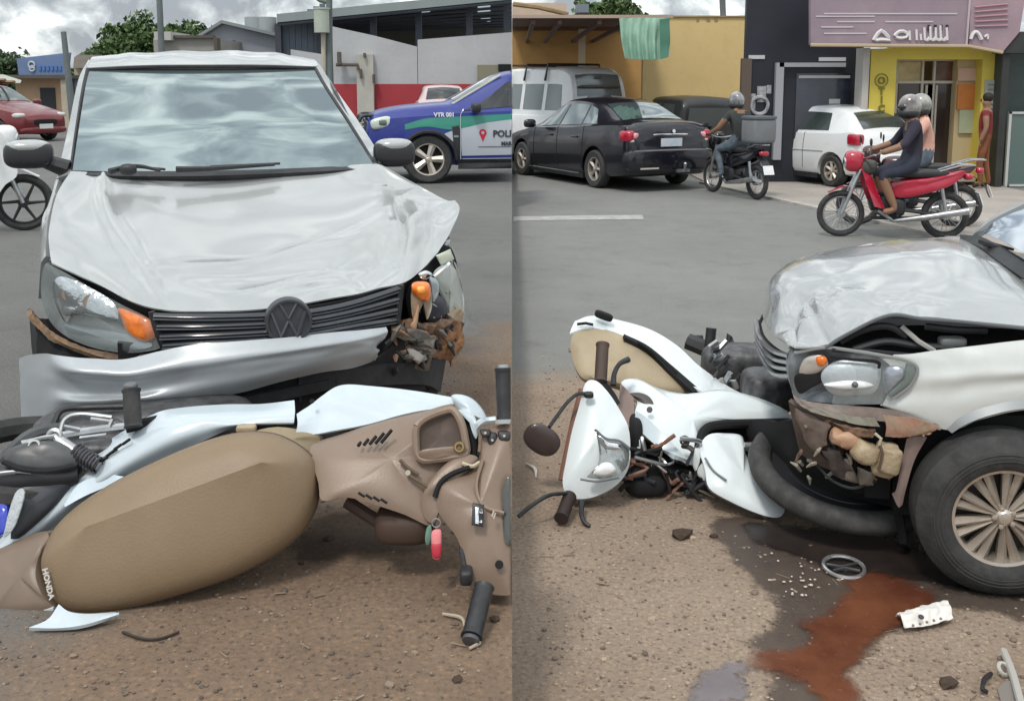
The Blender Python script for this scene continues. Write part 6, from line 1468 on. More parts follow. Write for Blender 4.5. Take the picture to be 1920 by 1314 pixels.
o2('frame_cover', gp([[(1170,626,5.2),(1215,648,5.16),(1260,685,5.1),(1312,730,4.97)], [(1172,632,5.16),(1215,656,5.12),(1255,695,5.05),(1300,735,4.94)]], 24, 4, .02), void)
# engine bits and pegs behind the fairing
for pts, r0 in (([(1330,655,5.6),(1334,615,5.62)], .03), ([(1365,655,5.5),(1368,628,5.52),(1372,645,5.5)], .018), ([(1290,640,5.7),(1350,665,5.6),(1420,700,5.5)], .05), ([(1420,615,5.3),(1432,590,5.3),(1440,600,5.3)], .010), ([(1300,632,5.7),(1318,632,5.7)], .012)):
    o2('footpeg' if r0 > .025 and len(pts) == 2 else 'engine_tube', tube(PP(pts), r0, 8), black_pl)
o2('engine', join(sell(P(1385, 690, 5.4), (.20, .14, .13), .5), sell(P(1440, 730, 5.0), (.13, .14, .10), .5)), MT['engine_alloy'])
rnd = random.Random(21)
for k in range(22):
    x, y = rnd.uniform(1330, 1460), rnd.uniform(645, 735); p = P(x, y + (x-1330)*.12, 5.12); d = Vector((rnd.uniform(-1, 1), rnd.uniform(-.3, .3), rnd.uniform(-1, 1))).normalized()*rnd.uniform(.03, .10)
    o2('engine_fin', tube([p, p+d], rnd.uniform(.006, .016), 6), rnd.choice([steel, black_pl, dark_pl, MT['engine_alloy'], M('pale_metal', (.45, .46, .46), .4, .6)]))
# leg shield (big white body, nose towards the car)
ls = [(1165,716,4.85),(1195,710,4.85),(1235,728,4.82),(1290,738,4.8),(1350,730,4.8),(1420,745,4.8),(1475,770,4.75),(1480,792,4.7),(1430,794,4.68),(1340,798,4.62),(1315,815,4.58),(1312,840,4.52),(1322,868,4.45),(1310,872,4.42),(1285,868,4.42),(1250,845,4.45),(1205,815,4.5),(1190,780,4.6),(1195,752,4.7),(1178,742,4.78)]
lsh = o2('leg_shield', pillow(PP(ls), FC, .07, .10, per=3, rings=9, ex=.8), mwr)
obj('shield_dark_slot', pillow(PP([(1180,738,4.72),(1200,736,4.72),(1218,744,4.70),(1226,760,4.66),(1212,762,4.66),(1195,750,4.7)]), FC, .01, .01), M('slot_dark', (.07, .06, .055)), lsh)
obj('shield_facet', gp([[(1192,770,4.55),(1215,785,4.50),(1250,820,4.42),(1290,862,4.36)], [(1190,790,4.53),(1205,812,4.47),(1235,838,4.40),(1265,852,4.36)]], 18, 6, .02), M('moto_white_r2', (.52, .60, .64), .3, coat=.5), lsh)
obj('shield_bolt', disc(P(1218, 768, 4.55), FC, .014, .02, 10), MT['slot_dark'], lsh)
obj('arch_edge', tube(PP([(1480,792,4.62),(1430,793,4.60),(1350,796,4.55),(1322,806,4.52),(1312,830,4.47),(1310,845,4.44)]), .022, 8, smooth=30), void, lsh)
obj('torn_tongue', pillow(PP([(1300,842,4.36),(1318,845,4.36),(1328,880,4.34),(1326,900,4.33),(1312,896,4.34),(1298,870,4.36)]), FC, .012, .01), mwr, lsh)
obj('broken_clip', tube(PP([(1282,822,4.38),(1290,838,4.36),(1300,845,4.35)]), .010, 6), MT['slot_dark'], lsh)
obj('broken_clip', ring(P(1284, 826, 4.36), FC, .018, .006, 14, 6), MT['slot_dark'], lsh)
o2('brown_panel', gp([[(1163,718,4.78),(1175,730,4.74),(1188,745,4.7)], [(1160,765,4.68),(1175,775,4.65),(1190,790,4.6)], [(1166,795,4.6),(1176,800,4.58),(1182,800,4.56)]], 10, 12, .02), M('liner_brown', (.24, .18, .14), .6))
# headlamp cowl (white, standing on its side)
hc2 = [(1098,718,4.55),(1118,714,4.55),(1140,735,4.52),(1160,765,4.48),(1178,800,4.42),(1182,845,4.36),(1178,878,4.32),(1160,905,4.28),(1130,925,4.25),(1095,935,4.24),(1066,930,4.24),(1055,905,4.26),(1062,860,4.32),(1072,810,4.4),(1086,760,4.48)]
hc = o2('headlamp_cowl', pillow(PP(hc2), FC, .058, .12, per=4, rings=9, ex=1.0), mwr)
obj('cowl_back', tube(PP([(1090,730,4.62),(1075,790,4.52),(1062,850,4.42),(1052,900,4.35)]), .014, 6, smooth=16), M('back_brown', (.20, .10, .07), .6), hc)
hl2 = [(1118,806,4.27),(1135,820,4.27),(1160,826,4.27),(1178,838,4.27),(1178,868,4.24),(1162,888,4.2),(1130,896,4.19),(1100,894,4.19),(1118,880,4.2),(1124,850,4.23)]
hl_ = obj('headlamp', pillow(PP(hl2), FC, .01, .02, rings=5), M('lamp_grey_r', (.42, .44, .43), .15, .8, bump=.4, bs=10), hc)
obj('reflector', pillow(PP([(1112,888,4.165),(1128,868,4.18),(1145,868,4.18),(1155,882,4.17),(1135,892,4.165)]), FC, .012, .005), MT['chrome_bright'], hl_)
obj('reflector', pillow(PP([(1122,815,4.25),(1140,828,4.24),(1160,832,4.24),(1162,842,4.23),(1138,840,4.23),(1126,832,4.24)]), FC, .008, .005), chrome, hl_)
obj('lens', pillow(PP(hl2), FC, .028, .003, rings=6), lens, hl_)
obj('lamp_outline', tube(PP([(1115,805,4.25),(1136,822,4.25),(1160,826,4.25),(1180,840,4.25)]), .006, 6, smooth=16), M('outline_grey', (.15, .17, .18)), hl_)
obj('cowl_line', tube(PP([(1088,898,4.17),(1120,902,4.16),(1160,895,4.19)]), .005, 5, smooth=12), M('outline_grey', (.15, .17, .18)), hc)
o2('steering_boss', join(sell(P(1192, 830, 4.55), (.03, .10, .13), .6), sell(P(1225, 885, 4.5), (.12, .10, .05), .6), sell(P(1285, 890, 4.5), (.09, .08, .05), .6)), void)
o2('fork', join(tube(PP([(1200,800,4.5),(1206,870,4.4)]), .016, 8), tube(PP([(1270,860,4.5),(1330,880,4.5),(1400,836,4.5)]), .02, 8)), steel)
for k in range(26):
    x = rnd.uniform(1182, 1310); y = rnd.uniform(835, 905)
    q = [P(x+rnd.uniform(-16, 16)*j, y+rnd.uniform(-10, 16)*j, 4.40-.02*j) for j in range(4)]
    o2('cable', tube(q, rnd.uniform(.005, .013), 6, smooth=10), rnd.choice([black_pl, void, dark_pl, steel, M('back_brown', (.2, .1, .07))]))
# mirrors, grips, levers
def mir(stem, cx, cy, Y, a, b, rot):
    s = o2('mirror', sell(P(cx, cy, Y), (a, .022, b), .85, Matrix.Rotation(R(rot), 3, 'Y'), 28, 16), M('mirror_brown', (.055, .038, .035), .35, coat=.3))
    obj('stem', tube(PP(stem), .009, 8, smooth=20), black_pl, s)
mir([(1108,740,4.48),(1085,738,4.5),(1066,752,4.48),(1050,772,4.45),(1030,800,4.40)], 1016, 824, 4.4, .088, .066, 35)
obj('stem_nut', sell(P(1104, 740, 4.44), (.022, .02, .014), .6), black_pl, b2)
o2('mirror_stem', tube(PP([(972,968,4.0),(1000,945,4.05),(1030,928,4.1),(1062,924,4.18)]), .009, 8, smooth=20), black_pl)
o2('grip', grip_geo(P(1126, 716, 4.62), P(1130, 645, 4.75), .030), M('grip_brown', (.07, .045, .035), .7))
o2('grip', grip_geo(P(1068, 930, 4.2), P(1052, 972, 4.06), .028), M('grip_dark', (.03, .018, .016), .7))
o2('lever', tube(PP([(1150,722,4.6),(1152,700,4.64),(1162,682,4.68),(1178,674,4.72)]), [.014, .012, .012, .016], 8, smooth=16), black_pl)
o2('lever', tube(PP([(1092,940,4.2),(1090,962,4.12),(1096,978,4.08),(1106,986,4.06)]), [.012, .011, .010, .008], 8, smooth=16), black_pl)
o2('bar_shadow_gap', gp([[(1128,720,4.58),(1145,740,4.56),(1158,760,4.52)], [(1136,716,4.62),(1152,735,4.6),(1163,755,4.58)]], 8, 4, .01), void)
# front mudguard and wheel lying flat
fm = [(1312,840,4.36),(1328,815,4.42),(1360,812,4.46),(1392,818,4.45),(1398,850,4.4),(1420,880,4.32),(1450,908,4.26),(1470,935,4.2),(1470,960,4.14),(1455,970,4.11),(1420,962,4.12),(1370,940,4.16),(1330,915,4.2),(1322,880,4.27)]
mg = o2('front_mudguard', pillow(PP(fm), FC, .05, .08, per=4, rings=8, ex=.8), mwr)
obj('mudguard_crease', tube(PP([(1322,858,4.28),(1338,882,4.24),(1362,900,4.19)]), .005, 5, smooth=12), M('outline_grey', (.15, .17, .18)), mg)
w_c = P(1580, 884, 4.16)
tx = Vector((1, .0, -.10)).normalized(); wn = Vector((.05, -.22, .95)).normalized()
w_ = o2('wheel', ring(w_c, wn, .350, .050, 56, 10), M('tyre_dusty', (.05, .05, .05), .75, var=.4, vs=10, dirt=.4, dcol=(.12, .11, .10)))
obj('rim', join(ring(w_c, wn, .235, .016, 48, 6), disc(w_c, wn, .30, .02, 40)), M('rim_dk', (.04, .04, .045), .4, .5), w_)  # dark disc added over the spokes to paint the wheel's shaded inside
gs = [tube([w_c, w_c + (basis(wn) @ Vector((math.cos(a), math.sin(a), 0)))*.235], [.016, .010], 6) for a in [2*math.pi*k/6 for k in range(6)]]
obj('spokes', join(*gs), M('rim_dk', (.04,)*3), w_)
o2('fork_leg', tube(PP([(1395,836,4.38),(1428,840,4.4),(1500,866,4.3)]), [.018, .03, .032], 8), M('fork_pale', (.20, .20, .20), .4, .5, dirt=.4))
o2('fork_tip', tube(PP([(1395,834,4.37),(1425,838,4.38)]), .012, 8), M('pale_metal', (.5,)*3))
o2('lower_frame', tube(PP([(1220,900,4.6),(1330,930,4.6),(1450,900,4.7)]), .05, 8), void)
o2('underbody', join(sell(P(1300, 820, 4.85), (.28, .10, .16), .6), sell(P(1210, 905, 4.42), (.10, .08, .05), .7)), void)
# ================================================================== RIGHT STREET: buildings
def pb(nm, x0, y0, x1, y1, Y, th, m, par, **k):
    a, b = P(x0, y0, Y), P(x1, y1, Y); return obj(nm, bbox(min(a.x, b.x), max(a.x, b.x), Y, Y+th, min(a.z, b.z), max(a.z, b.z)), m, par, smooth=False, **k)
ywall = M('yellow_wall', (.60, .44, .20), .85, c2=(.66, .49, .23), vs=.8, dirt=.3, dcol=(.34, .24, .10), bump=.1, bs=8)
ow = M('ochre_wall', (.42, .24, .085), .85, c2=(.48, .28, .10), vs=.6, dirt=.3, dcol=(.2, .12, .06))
Yy = 23.0
yh = empty('yellow_house', (P(1200, 160, Yy).x, Yy, GR), 0, 'yellow rendered house with a deep porch roof behind the black sedan', 'house')
zt = P(0, 33, Yy).z
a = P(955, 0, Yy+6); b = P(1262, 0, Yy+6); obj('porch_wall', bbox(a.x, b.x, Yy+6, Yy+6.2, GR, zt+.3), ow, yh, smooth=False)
a = P(1208, 0, Yy); b = P(1403, 0, Yy); obj('wall', bbox(a.x, b.x, Yy, Yy+.3, GR, P(0, 33, Yy).z), ywall, yh, smooth=False)
obj('wall_cap', bbox(a.x-.05, b.x, Yy-.04, Yy+4, P(0, 33, Yy).z, P(0, 30, Yy).z), M('cap_ochre', (.30, .22, .12), .85, var=.2, vs=2), yh, smooth=False)
for x0, x1 in ((1306,1311), (1325,1332), (1340,1346)): pb('stain', x0, 36, x1, 41, Yy-.012, .01, M('cap_ochre', (.3,)*3), yh)
a = P(955, 0, Yy-3); b = P(1262, 0, Yy-3)
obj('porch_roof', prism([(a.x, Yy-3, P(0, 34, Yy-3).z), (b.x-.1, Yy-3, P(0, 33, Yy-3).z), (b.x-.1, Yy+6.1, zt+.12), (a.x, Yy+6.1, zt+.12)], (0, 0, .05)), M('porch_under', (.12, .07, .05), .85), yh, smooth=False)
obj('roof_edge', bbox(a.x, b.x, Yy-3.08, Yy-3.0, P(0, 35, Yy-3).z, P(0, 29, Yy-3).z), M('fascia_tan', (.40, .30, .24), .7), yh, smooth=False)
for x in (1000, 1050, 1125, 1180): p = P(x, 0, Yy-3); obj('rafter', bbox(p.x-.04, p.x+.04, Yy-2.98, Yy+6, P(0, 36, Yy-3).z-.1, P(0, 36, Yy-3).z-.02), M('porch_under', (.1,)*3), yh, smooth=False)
p = P(1092, 0, Yy+5.3); obj('porch_column', bbox(p.x-.09, p.x+.09, Yy+5.2, Yy+5.4, GR, P(0, 55, Yy+5.3).z), M('column_cream', (.62, .50, .38), .8), yh, smooth=False)
pb('side_band', 955, 42, 1205, 58, Yy+5.9, .08, M('band_brown', (.17, .09, .05), .85), yh)
pb('upper_roof', 955, 6, 1062, 30, Yy+7, 3, M('upper_roof', (.50, .40, .32), .8, var=.1, vs=.5), yh)
obj('roof_ridge', tube([P(962, 8, Yy+5.9), P(1010, 14, Yy+5.9), P(1066, 27, Yy+5.9)], .07, 6), M('cap_ochre', (.3,)*3), yh)
pb('blue_box', 1082, 8, 1104, 24, Yy+5, .8, M('tank_blue', (.16, .20, .24), .6), yh)
clip(yh, 1)
tp_ = empty('green_tarpaulin', P(1210, 110, 19.6), 0, 'pale green tarpaulin hanging from the porch roof edge of the yellow house', 'tarpaulin')
obj('cloth', grid([PP([(1161,35,19.8),(1195,34,19.8),(1225,34,19.8),(1256,34,19.8)]), PP([(1165,75,19.75),(1195,75,19.7),(1225,75,19.7),(1255,75,19.8)]), PP([(1172,110,19.7),(1200,112,19.65),(1228,112,19.65),(1252,108,19.75)])], 60, 20, .01, lambda u, v: .05*math.sin(u*38+2*v)*v**.6+.03*noise.noise(Vector((u*9, v*3, 0)))), M('tarp_green', (.20, .36, .27), .6, c2=(.28, .44, .34), vs=3), tp_)
obj('dark_hem', grid([PP([(1237,37,19.7),(1256,35,19.7)]), PP([(1238,112,19.6),(1253,108,19.6)])], 8, 6, .01, lambda u, v: .02*math.sin(v*20)), M('tarp_dark', (.05, .16, .11), .6), tp_)
obj('pipe_post', tube([P(1356, 32, Yy+.5), P(1354, -10, Yy+.5)], .07, 8), pole_m, label='short dark post rising from the top of the yellow wall', cat='post')
tree('green tree top showing over the porch roof of the yellow house', P(1150, 20, 34).x, 34, GR, [(0, 0, 4.15, .75), (-.7, 0, 4.0, .6), (.5, 0, 3.9, .5)], 8, leafm, 3, .2, .10, 1000)
# black fronted shop
Yb = 19.2; blk_w = M('black_wall', (.012, .014, .024), .5, var=.3, vs=1.5)
bs_ = empty('black_shop', (P(1510, 160, Yb).x, Yb, GR), 0, 'black fronted shop with a thin white portal frame behind the white hatchback', 'shop')
a, b = P(1401, 0, Yb), P(1624, 0, Yb); obj('wall', bbox(a.x, b.x, Yb, Yb+.15, GR, P(0, -60, Yb).z), blk_w, bs_, smooth=False)
pb('white_bar', 1404, 104, 1434, 111, Yb-.03, .03, M('bar_white', (.5, .5, .52), .5), bs_)
pb('white_bar', 1536, 108, 1586, 115, Yb-.03, .03, MT['bar_white'], bs_)
fw_ = M('frame_grey', (.32, .33, .36), .5)
pb('portal_frame', 1462, 118, 1586, 126, Yb-.12, .12, fw_, bs_); pb('portal_frame', 1456, 118, 1464, 300, Yb-.12, .12, fw_, bs_)
pb('shop_window', 1494, 138, 1598, 260, Yb-.02, .02, M('shop_glass', (.02, .026, .045), .12, spec=.8, var=.4, vs=2), bs_)
pb('window_head', 1498, 142, 1594, 147, Yb-.05, .04, fw_, bs_)
pb('small_notice', 1555, 186, 1575, 195, Yb-.04, .02, MT['bar_white'], bs_)
for (x0, y0, x1, y1) in ((1420,162,1436,192), (1404,176,1416,206), (1438,160,1446,176)):
    pb('poster', x0, y0, x1, y1, Yb-.03, .03, M('poster_pale', (.45, .45, .47), .6, c2=(.10, .10, .13), vs=9), bs_)
obj('ring_emblem', ring(P(1424, 198, Yb-.05), (0, 1, 0), .16, .035, 24, 6), MT['poster_pale'], bs_)
pb('corner_post', 1392, 110, 1404, 300, Yb-.1, .15, M('post_brown', (.10, .075, .06), .7), bs_)
pb('shop_light', 1598, 205, 1606, 216, Yb-.06, .04, MT['bar_white'], bs_)
# yellow shop
Yc = 18.7; yv = M('vivid_yellow', (.62, .50, .07), .75, c2=(.55, .44, .08), vs=1.5, dirt=.25, dcol=(.3, .26, .08))
ys = empty('yellow_shop', (P(1750, 160, Yc).x, Yc, GR), 0, 'bright yellow optician shop with glazed door and vertical lettering on its pillar', 'shop')
pb('pillar', 1634, 92, 1672, 300, Yc-.2, .5, yv, ys); A = P(1634, 0, Yc); 
for o_ in [k for k in ys.children if k.name.startswith('pillar')]: pass
def pz(nm, x0, y0, x1, Y, th, m, par): 
    a, b = P(x0, y0, Y), P(x1, y0, Y); return obj(nm, bbox(a.x, b.x, Y, Y+th, GR+.02, a.z), m, par, smooth=False)
pz('pillar_foot', 1634.4, 299, 1671.6, Yc-.198, .49, yv, ys)
pz('white_pilaster', 1620, 90, 1632, Yc-.25, .4, M('pilaster_white', (.45, .43, .40), .8, var=.1, vs=2), ys)
pz('pillar', 1845, 92, 1892, Yc-.2, .5, yv, ys)
pz('back_wall', 1672, 60, 1845, Yc+.8, .2, M('shop_inside', (.20, .13, .06), .8, c2=(.36, .28, .08), vs=1.2), ys)
pb('lintel', 1672, 90, 1845, 112, Yc-.18, .9, yv, ys)
pz('poster_wall', 1796, 112, 1845, Yc+.1, .2, M('poster_wall', (.48, .38, .22), .8), ys)
fr3 = M('door_frame', (.45, .42, .36), .5)
for x in (1682, 1730, 1752, 1790): pz('mullion', x, 112, x+4, Yc+.25, .06, fr3, ys)
pb('transom', 1682, 152, 1792, 157, Yc+.24, .06, fr3, ys); pb('transom', 1682, 111, 1792, 115, Yc+.24, .06, fr3, ys)
pb('door_glass', 1686, 157, 1730, 330, Yc+.3, .02, M('door_dark', (.03, .022, .018), .2, spec=.8), ys); pb('door_glass', 1756, 157, 1790, 330, Yc+.3, .02, MT['door_dark'], ys)
for x in range(1736, 1752, 4): pb('door_bar', x, 160, x+1.5, 320, Yc+.26, .03, fr3, ys)
pb('transom_glass', 1686, 116, 1730, 152, Yc+.3, .02, M('transom_glass', (.42, .33, .15), .3, var=.3, vs=3), ys)
pb('transom_glass', 1756, 116, 1790, 152, Yc+.3, .02, M('transom_red', (.12, .05, .03), .3, var=.4, vs=3), ys)
pb('orange_poster', 1797, 158, 1836, 205, Yc+.05, .03, M('poster_orange', (.55, .20, .04), .6, c2=(.45, .14, .03), vs=2), ys)
pb('pale_poster', 1797, 128, 1842, 152, Yc+.05, .03, M('poster_pink', (.50, .33, .25), .6), ys)
pb('photo_poster', 1800, 206, 1842, 250, Yc+.05, .03, M('poster_green', (.30, .38, .26), .6, c2=(.45, .42, .28), vs=3), ys)
pb('grey_poster', 1848, 150, 1884, 240, Yc-.23, .03, M('poster_grey', (.30, .32, .28), .6, c2=(.42, .42, .36), vs=3), ys)
for k in range(8): pb('poster_line', 1853, 158+k*9, 1853+18+(k*7) % 12, 160+k*9, Yc-.245, .012, M('line_grey', (.18, .20, .19), .6), ys)
for ch, y, s_ in (('O', 152, .16), ('T', 178, .15), ('I', 200, .13), ('C', 205, .13), ('A', 222, .14)):
    yy = {'O': 152, 'T': 172, 'I': 188, 'C': 204, 'A': 221}[ch]
    obj('letter', place(text_geo(ch, .17, .008, .006), P(1653, yy, Yc-.215), (1, 0, 0), (0, 0, 1)), M('letter_olive', (.16, .14, .02), .6), ys, smooth=False)
obj('letter_ring', ring(P(1653, 151, Yc-.215), (0, 1, 0), .115, .008, 24, 5), MT['letter_olive'], ys)
obj('floor', bbox(P(1672, 0, Yc).x, P(1845, 0, Yc).x, Yc-.2, Yc+.9, GR+.1, GR+.15), pave, ys, smooth=False)
# purple awning banner
bn_m = M('banner_mauve', (.32, .25, .29), .6, c2=(.24, .18, .22), vs=1.2)
bn = empty('shop_banner', (P(1715, 88, Yc-.6).x, Yc-.6, P(0, 88, Yc-.6).z), 0, 'wide mauve fascia banner with pale lettering over both shops', 'banner')
Yf = Yc-.6
obj('panel', prism(PP([(1520, -20, Yf), (1818, -20, Yf), (1814, 86, Yf), (1520, 84, Yf)]), (0, .12, 0)), bn_m, bn, smooth=False)
obj('panel', prism(PP([(1821, -20, Yf), (1925, -20, Yf), (1912, 60, Yf), (1880, 98, Yf), (1817, 87, Yf)]), (0, .12, 0)), M('banner_pink', (.38, .27, .30), .6, c2=(.27, .20, .24), vs=1.5), bn, smooth=False)
obj('edge_strip', tube(PP([(1520, 85, Yf-.03), (1815, 87, Yf-.03), (1880, 99, Yf-.03)]), .03, 6), M('strip_cream', (.45, .36, .24), .5), bn)
obj('panel_joint', tube(PP([(1820, -20, Yf-.02), (1812, 86, Yf-.02)]), .02, 6), M('joint_pale', (.5, .42, .45), .5), bn)
pr = M('print_pale', (.55, .49, .53), .6)
for (x0, y0, x1) in ((1545,25,1795), (1530,30,1640), (1570,40,1640), (1660,40,1750), (1545,62,1625), (1540,50,1600)): pb('print_line', x0, y0, x1, y0+2.5, Yf-.012, .012, pr, bn)
pw = M('print_white', (.66, .63, .64), .6)
def bstroke(pts, r=.022): return obj('print_mark', tube(PP([(x, y, Yf-.02) for x, y in pts]), r, 5, smooth=10), pw, bn)
bstroke([(1638,76),(1644,66),(1652,58),(1662,66),(1668,76),(1654,74),(1642,76)], .035); bstroke([(1677,68),(1685,60),(1697,60),(1702,68),(1690,72),(1680,70)], .03)
for x, h_ in ((1706,18), (1719,20), (1727,12), (1734,24), (1745,26), (1755,24), (1764,28), (1776,24)): bstroke([(x,76),(x-1,76-h_)], .025)
for x in (1733, 1745, 1756, 1765): bstroke([(x,74),(x+6,76),(x+9,70)], .025)
for x in (1740, 1752, 1763, 1774): pb('print_cap', x, 47, x+4, 58, Yf-.03, .02, M('print_black', (.03, .02, .03), .6), bn)
bstroke([(1820,74),(1824,64),(1830,60),(1836,66),(1840,75)], .035); bstroke([(1846,70),(1852,66),(1852,74)], .02)
for k in range(5): obj('print_line', tube(PP([(1828, 14+k*9, Yf-.02), (1890, 8+k*10, Yf-.02)]), .012, 5), M('print_rose', (.50, .25, .30), .6), bn)
# right-hand dark pier and glass door
pr_ = empty('dark_shop', (P(1905, 300, Yc).x, Yc, GR), 0, 'dark shopfront with a glass door at the far right edge', 'shop')
pz('pier', 1884, 60, 1897, Yc-.5, .4, M('pier_dark', (.03, .032, .03), .6, var=.3, vs=2), pr_)
a, b = P(1880, 60, Yc-.55), P(2050, 100, Yc-.55); obj('dark_lintel', bbox(a.x, b.x, Yc-.56, Yc-.1, b.z, a.z), MT['pier_dark'], pr_, smooth=False)
pz('inner_wall', 1897, 60, 2060, Yc+.1, .2, M('inner_teal', (.06, .085, .085), .5, var=.3, vs=1.5), pr_)
pz('door_frame', 1893, 210, 1898, Yc-.3, .06, M('white_metal', (.5, .52, .52), .4), pr_); pb('door_rail', 1893, 210, 2000, 214, Yc-.3, .06, MT['white_metal'], pr_); pb('door_rail', 1893, 346, 2000, 350, Yc-.3, .06, MT['white_metal'], pr_)
pb('door_pane', 1898, 214, 2000, 346, Yc-.27, .02, M('pane_teal', (.10, .15, .14), .15, spec=.8), pr_)
pb('display', 1900, 225, 1930, 268, Yc-.20, .02, M('display', (.35, .37, .38), .6, c2=(.12, .13, .14), vs=5), pr_)

# ================================================================== RIGHT STREET: traffic
# black sedan, tail to the camera
rl0 = G(1122, 352, GR); hd_a = R(26)      # heading, left of straight away
fwd = Vector((-math.sin(hd_a), math.cos(hd_a), 0)); rear = -fwd; side = Vector((math.cos(hd_a), math.sin(hd_a), 0))
loc = rl0 + fwd*3.93 + side*.84
SEDAN = [tuple(v*1.10 for v in s) for s in SEDAN]
sed, D, wm = vehicle('moving_car', 'glossy black sedan driving away beside the white van', 'car', (loc.x, loc.y, GR), math.atan2(rear.y, rear.x), SEDAN, black_paint, (.99, 3.93), .345,
    [[(1.65, .08), (2.50, .08), (2.60, .92), (2.33, .90)], [(2.57, .08), (3.36, .08), (3.32, .92), (2.66, .92)], [(3.41, .10), (3.90, .10), (3.62, .86), (3.39, .90)]], (1.58, 2.32), (3.72, 4.40), glass=M('sedan_glass', (.10, .14, .15), .08, .5, coat=1), spokes=5)
n_old = set(sed.children)
for s in (-1, 1):
    tl_ = obj('tail_light', sell((4.37, s*.685, .885), (.125, .155, .095), .5, Matrix.Rotation(R(-25*s), 3, 'Z')), red_lens, sed, local=True)
    obj('lamp_segment', sell((4.462, s*.625, .89), (.05, .085, .05), .6, Matrix.Rotation(R(-25*s), 3, 'Z')), pink_lens, tl_, local=True)
    obj('lamp_segment', sell((4.44, s*.665, .81), (.06, .10, .028), .6, Matrix.Rotation(R(-25*s), 3, 'Z')), M('lamp_clear', (.55, .50, .45), .2, coat=1), tl_, local=True)
    mirror(sed, 1.62, 1.0, s, wm, black_paint)
    obj('sill_glint', tube([(1.3, s*.885, .21), (3.15, s*.885, .21)], .014, 6), chrome, sed, local=True)
    for x in (2.05, 2.95): obj('door_handle', sell((x, s*.885, .82), (.09, .018, .016), .6), black_paint, sed, local=True)
    obj('wheel_trim', disc((3.58, s*.80, .325), (0, 1, 0), .05, .03), M('pale_metal', (.5,)*3), sed, local=True)
obj('number_plate', box((4.545, 0, .78), (.015, .40, .13)), M('plate_blue_white', (.45, .52, .62), .4, c2=(.6, .65, .7), vs=12), sed, local=True)
obj('boot_trim', sell((4.50, 0, .90), (.03, .36, .018), .5), chrome, sed, local=True)
obj('rear_bumper', sell((4.44, 0, .50), (.16, .83, .19), .35), black_paint, sed, local=True)
obj('bumper_shelf', sell((4.55, 0, .655), (.045, .74, .012), .5), M('shelf_glint', (.25, .25, .26), .2, .5, coat=1), sed, local=True)
obj('reflector_strip', box((4.61, -.45, .38), (.02, .34, .025)), M('lamp_clear', (.5,)*3), sed, local=True)
obj('tow_ball', join(tube([(4.5, .15, .33), (4.70, .15, .33), (4.72, .15, .42)], .022, 8), sell((4.72, .15, .44), (.03, .03, .03), 1), box((4.66, .15, .33), (.05, .24, .05))), steel, sed, local=True)
obj('boot_badge', disc((4.53, .05, .955), (1, 0, .2), .03, .01), chrome, sed, local=True)
for o_ in sed.children:
    if o_ not in n_old:
        o_.scale = (1.10,)*3
seams(sed, D, (1.56, 2.54, 3.52), .2, s=(-1,))
clip(sed, 1)
# white van ahead of it
K_ = 1.10
VAN = [(0, .60, .45, .80, .86, .5), (.08, .78, .30, 1.0, 1.06, .70), (.45, .86, .26, 1.10, 1.22, .78), (.9, .90, .24, 1.12, 1.75, .72), (1.5, .92, .24, 1.14, 2.18, .70), (2.2, .92, .24, 1.15, 2.26, .70), (4.2, .92, .24, 1.15, 2.26, .70), (4.75, .91, .26, 1.15, 2.12, .70), (4.90, .88, .30, 1.12, 1.75, .72), (5.0, .84, .36, 1.08, 1.16, .76)]
fwd2 = Vector((-math.sin(R(30)), math.cos(R(30)), 0)); rr0 = P(1128, 185, 23.2); loc = Vector((rr0.x, 23.2, GR)) + fwd2*5.0
van, Dv, wv = vehicle('parked_van', 'white passenger van with a roof rack behind the black sedan', 'van', (loc.x, loc.y, GR), math.atan2(-fwd2.y, -fwd2.x), VAN, white_paint, (.9, 3.9), .34,
    [[(1.9, .12), (2.75, .12), (2.75, .70), (1.9, .70)], [(2.9, .12), (3.75, .12), (3.75, .70), (2.9, .70)], [(3.9, .12), (4.6, .12), (4.5, .70), (3.9, .70)]], (.98, 1.45), (4.78, 4.93), glass=M('van_glass', (.16, .19, .20), .2, .2, coat=.5))
obj('rear_window', grid([[Vector((4.87, -.62, 1.72)), Vector((4.90, 0, 1.76)), Vector((4.87, .62, 1.72))], [Vector((5.0, -.66, 1.30)), Vector((5.03, 0, 1.32)), Vector((5.0, .66, 1.30))]], 12, 4, .02, toward=(1, 0, .3)), MT['van_glass'], van, local=True)
obj('rear_trim', sell((4.93, 0, 1.82), (.03, .58, .035), .5), M('brown_trim', (.12, .09, .07), .5), van, local=True)
obj('roof_badge', box((4.86, 0, 2.02), (.02, .18, .04)), M('brown_trim', (.12,)*3), van, local=True)
for s in (-1, 1): obj('tail_light', sell((4.94, s*.78, 1.0), (.05, .07, .16), .5), red_lens, van, local=True)
for x in (1.9, 2.9, 3.85): obj('roof_bar', tube([(x, -.80, 1.95), (x, -.72, 2.33), (x, .72, 2.33), (x, .80, 1.95)], .03, 6), black_pl, van, local=True)
clip(van, 1)
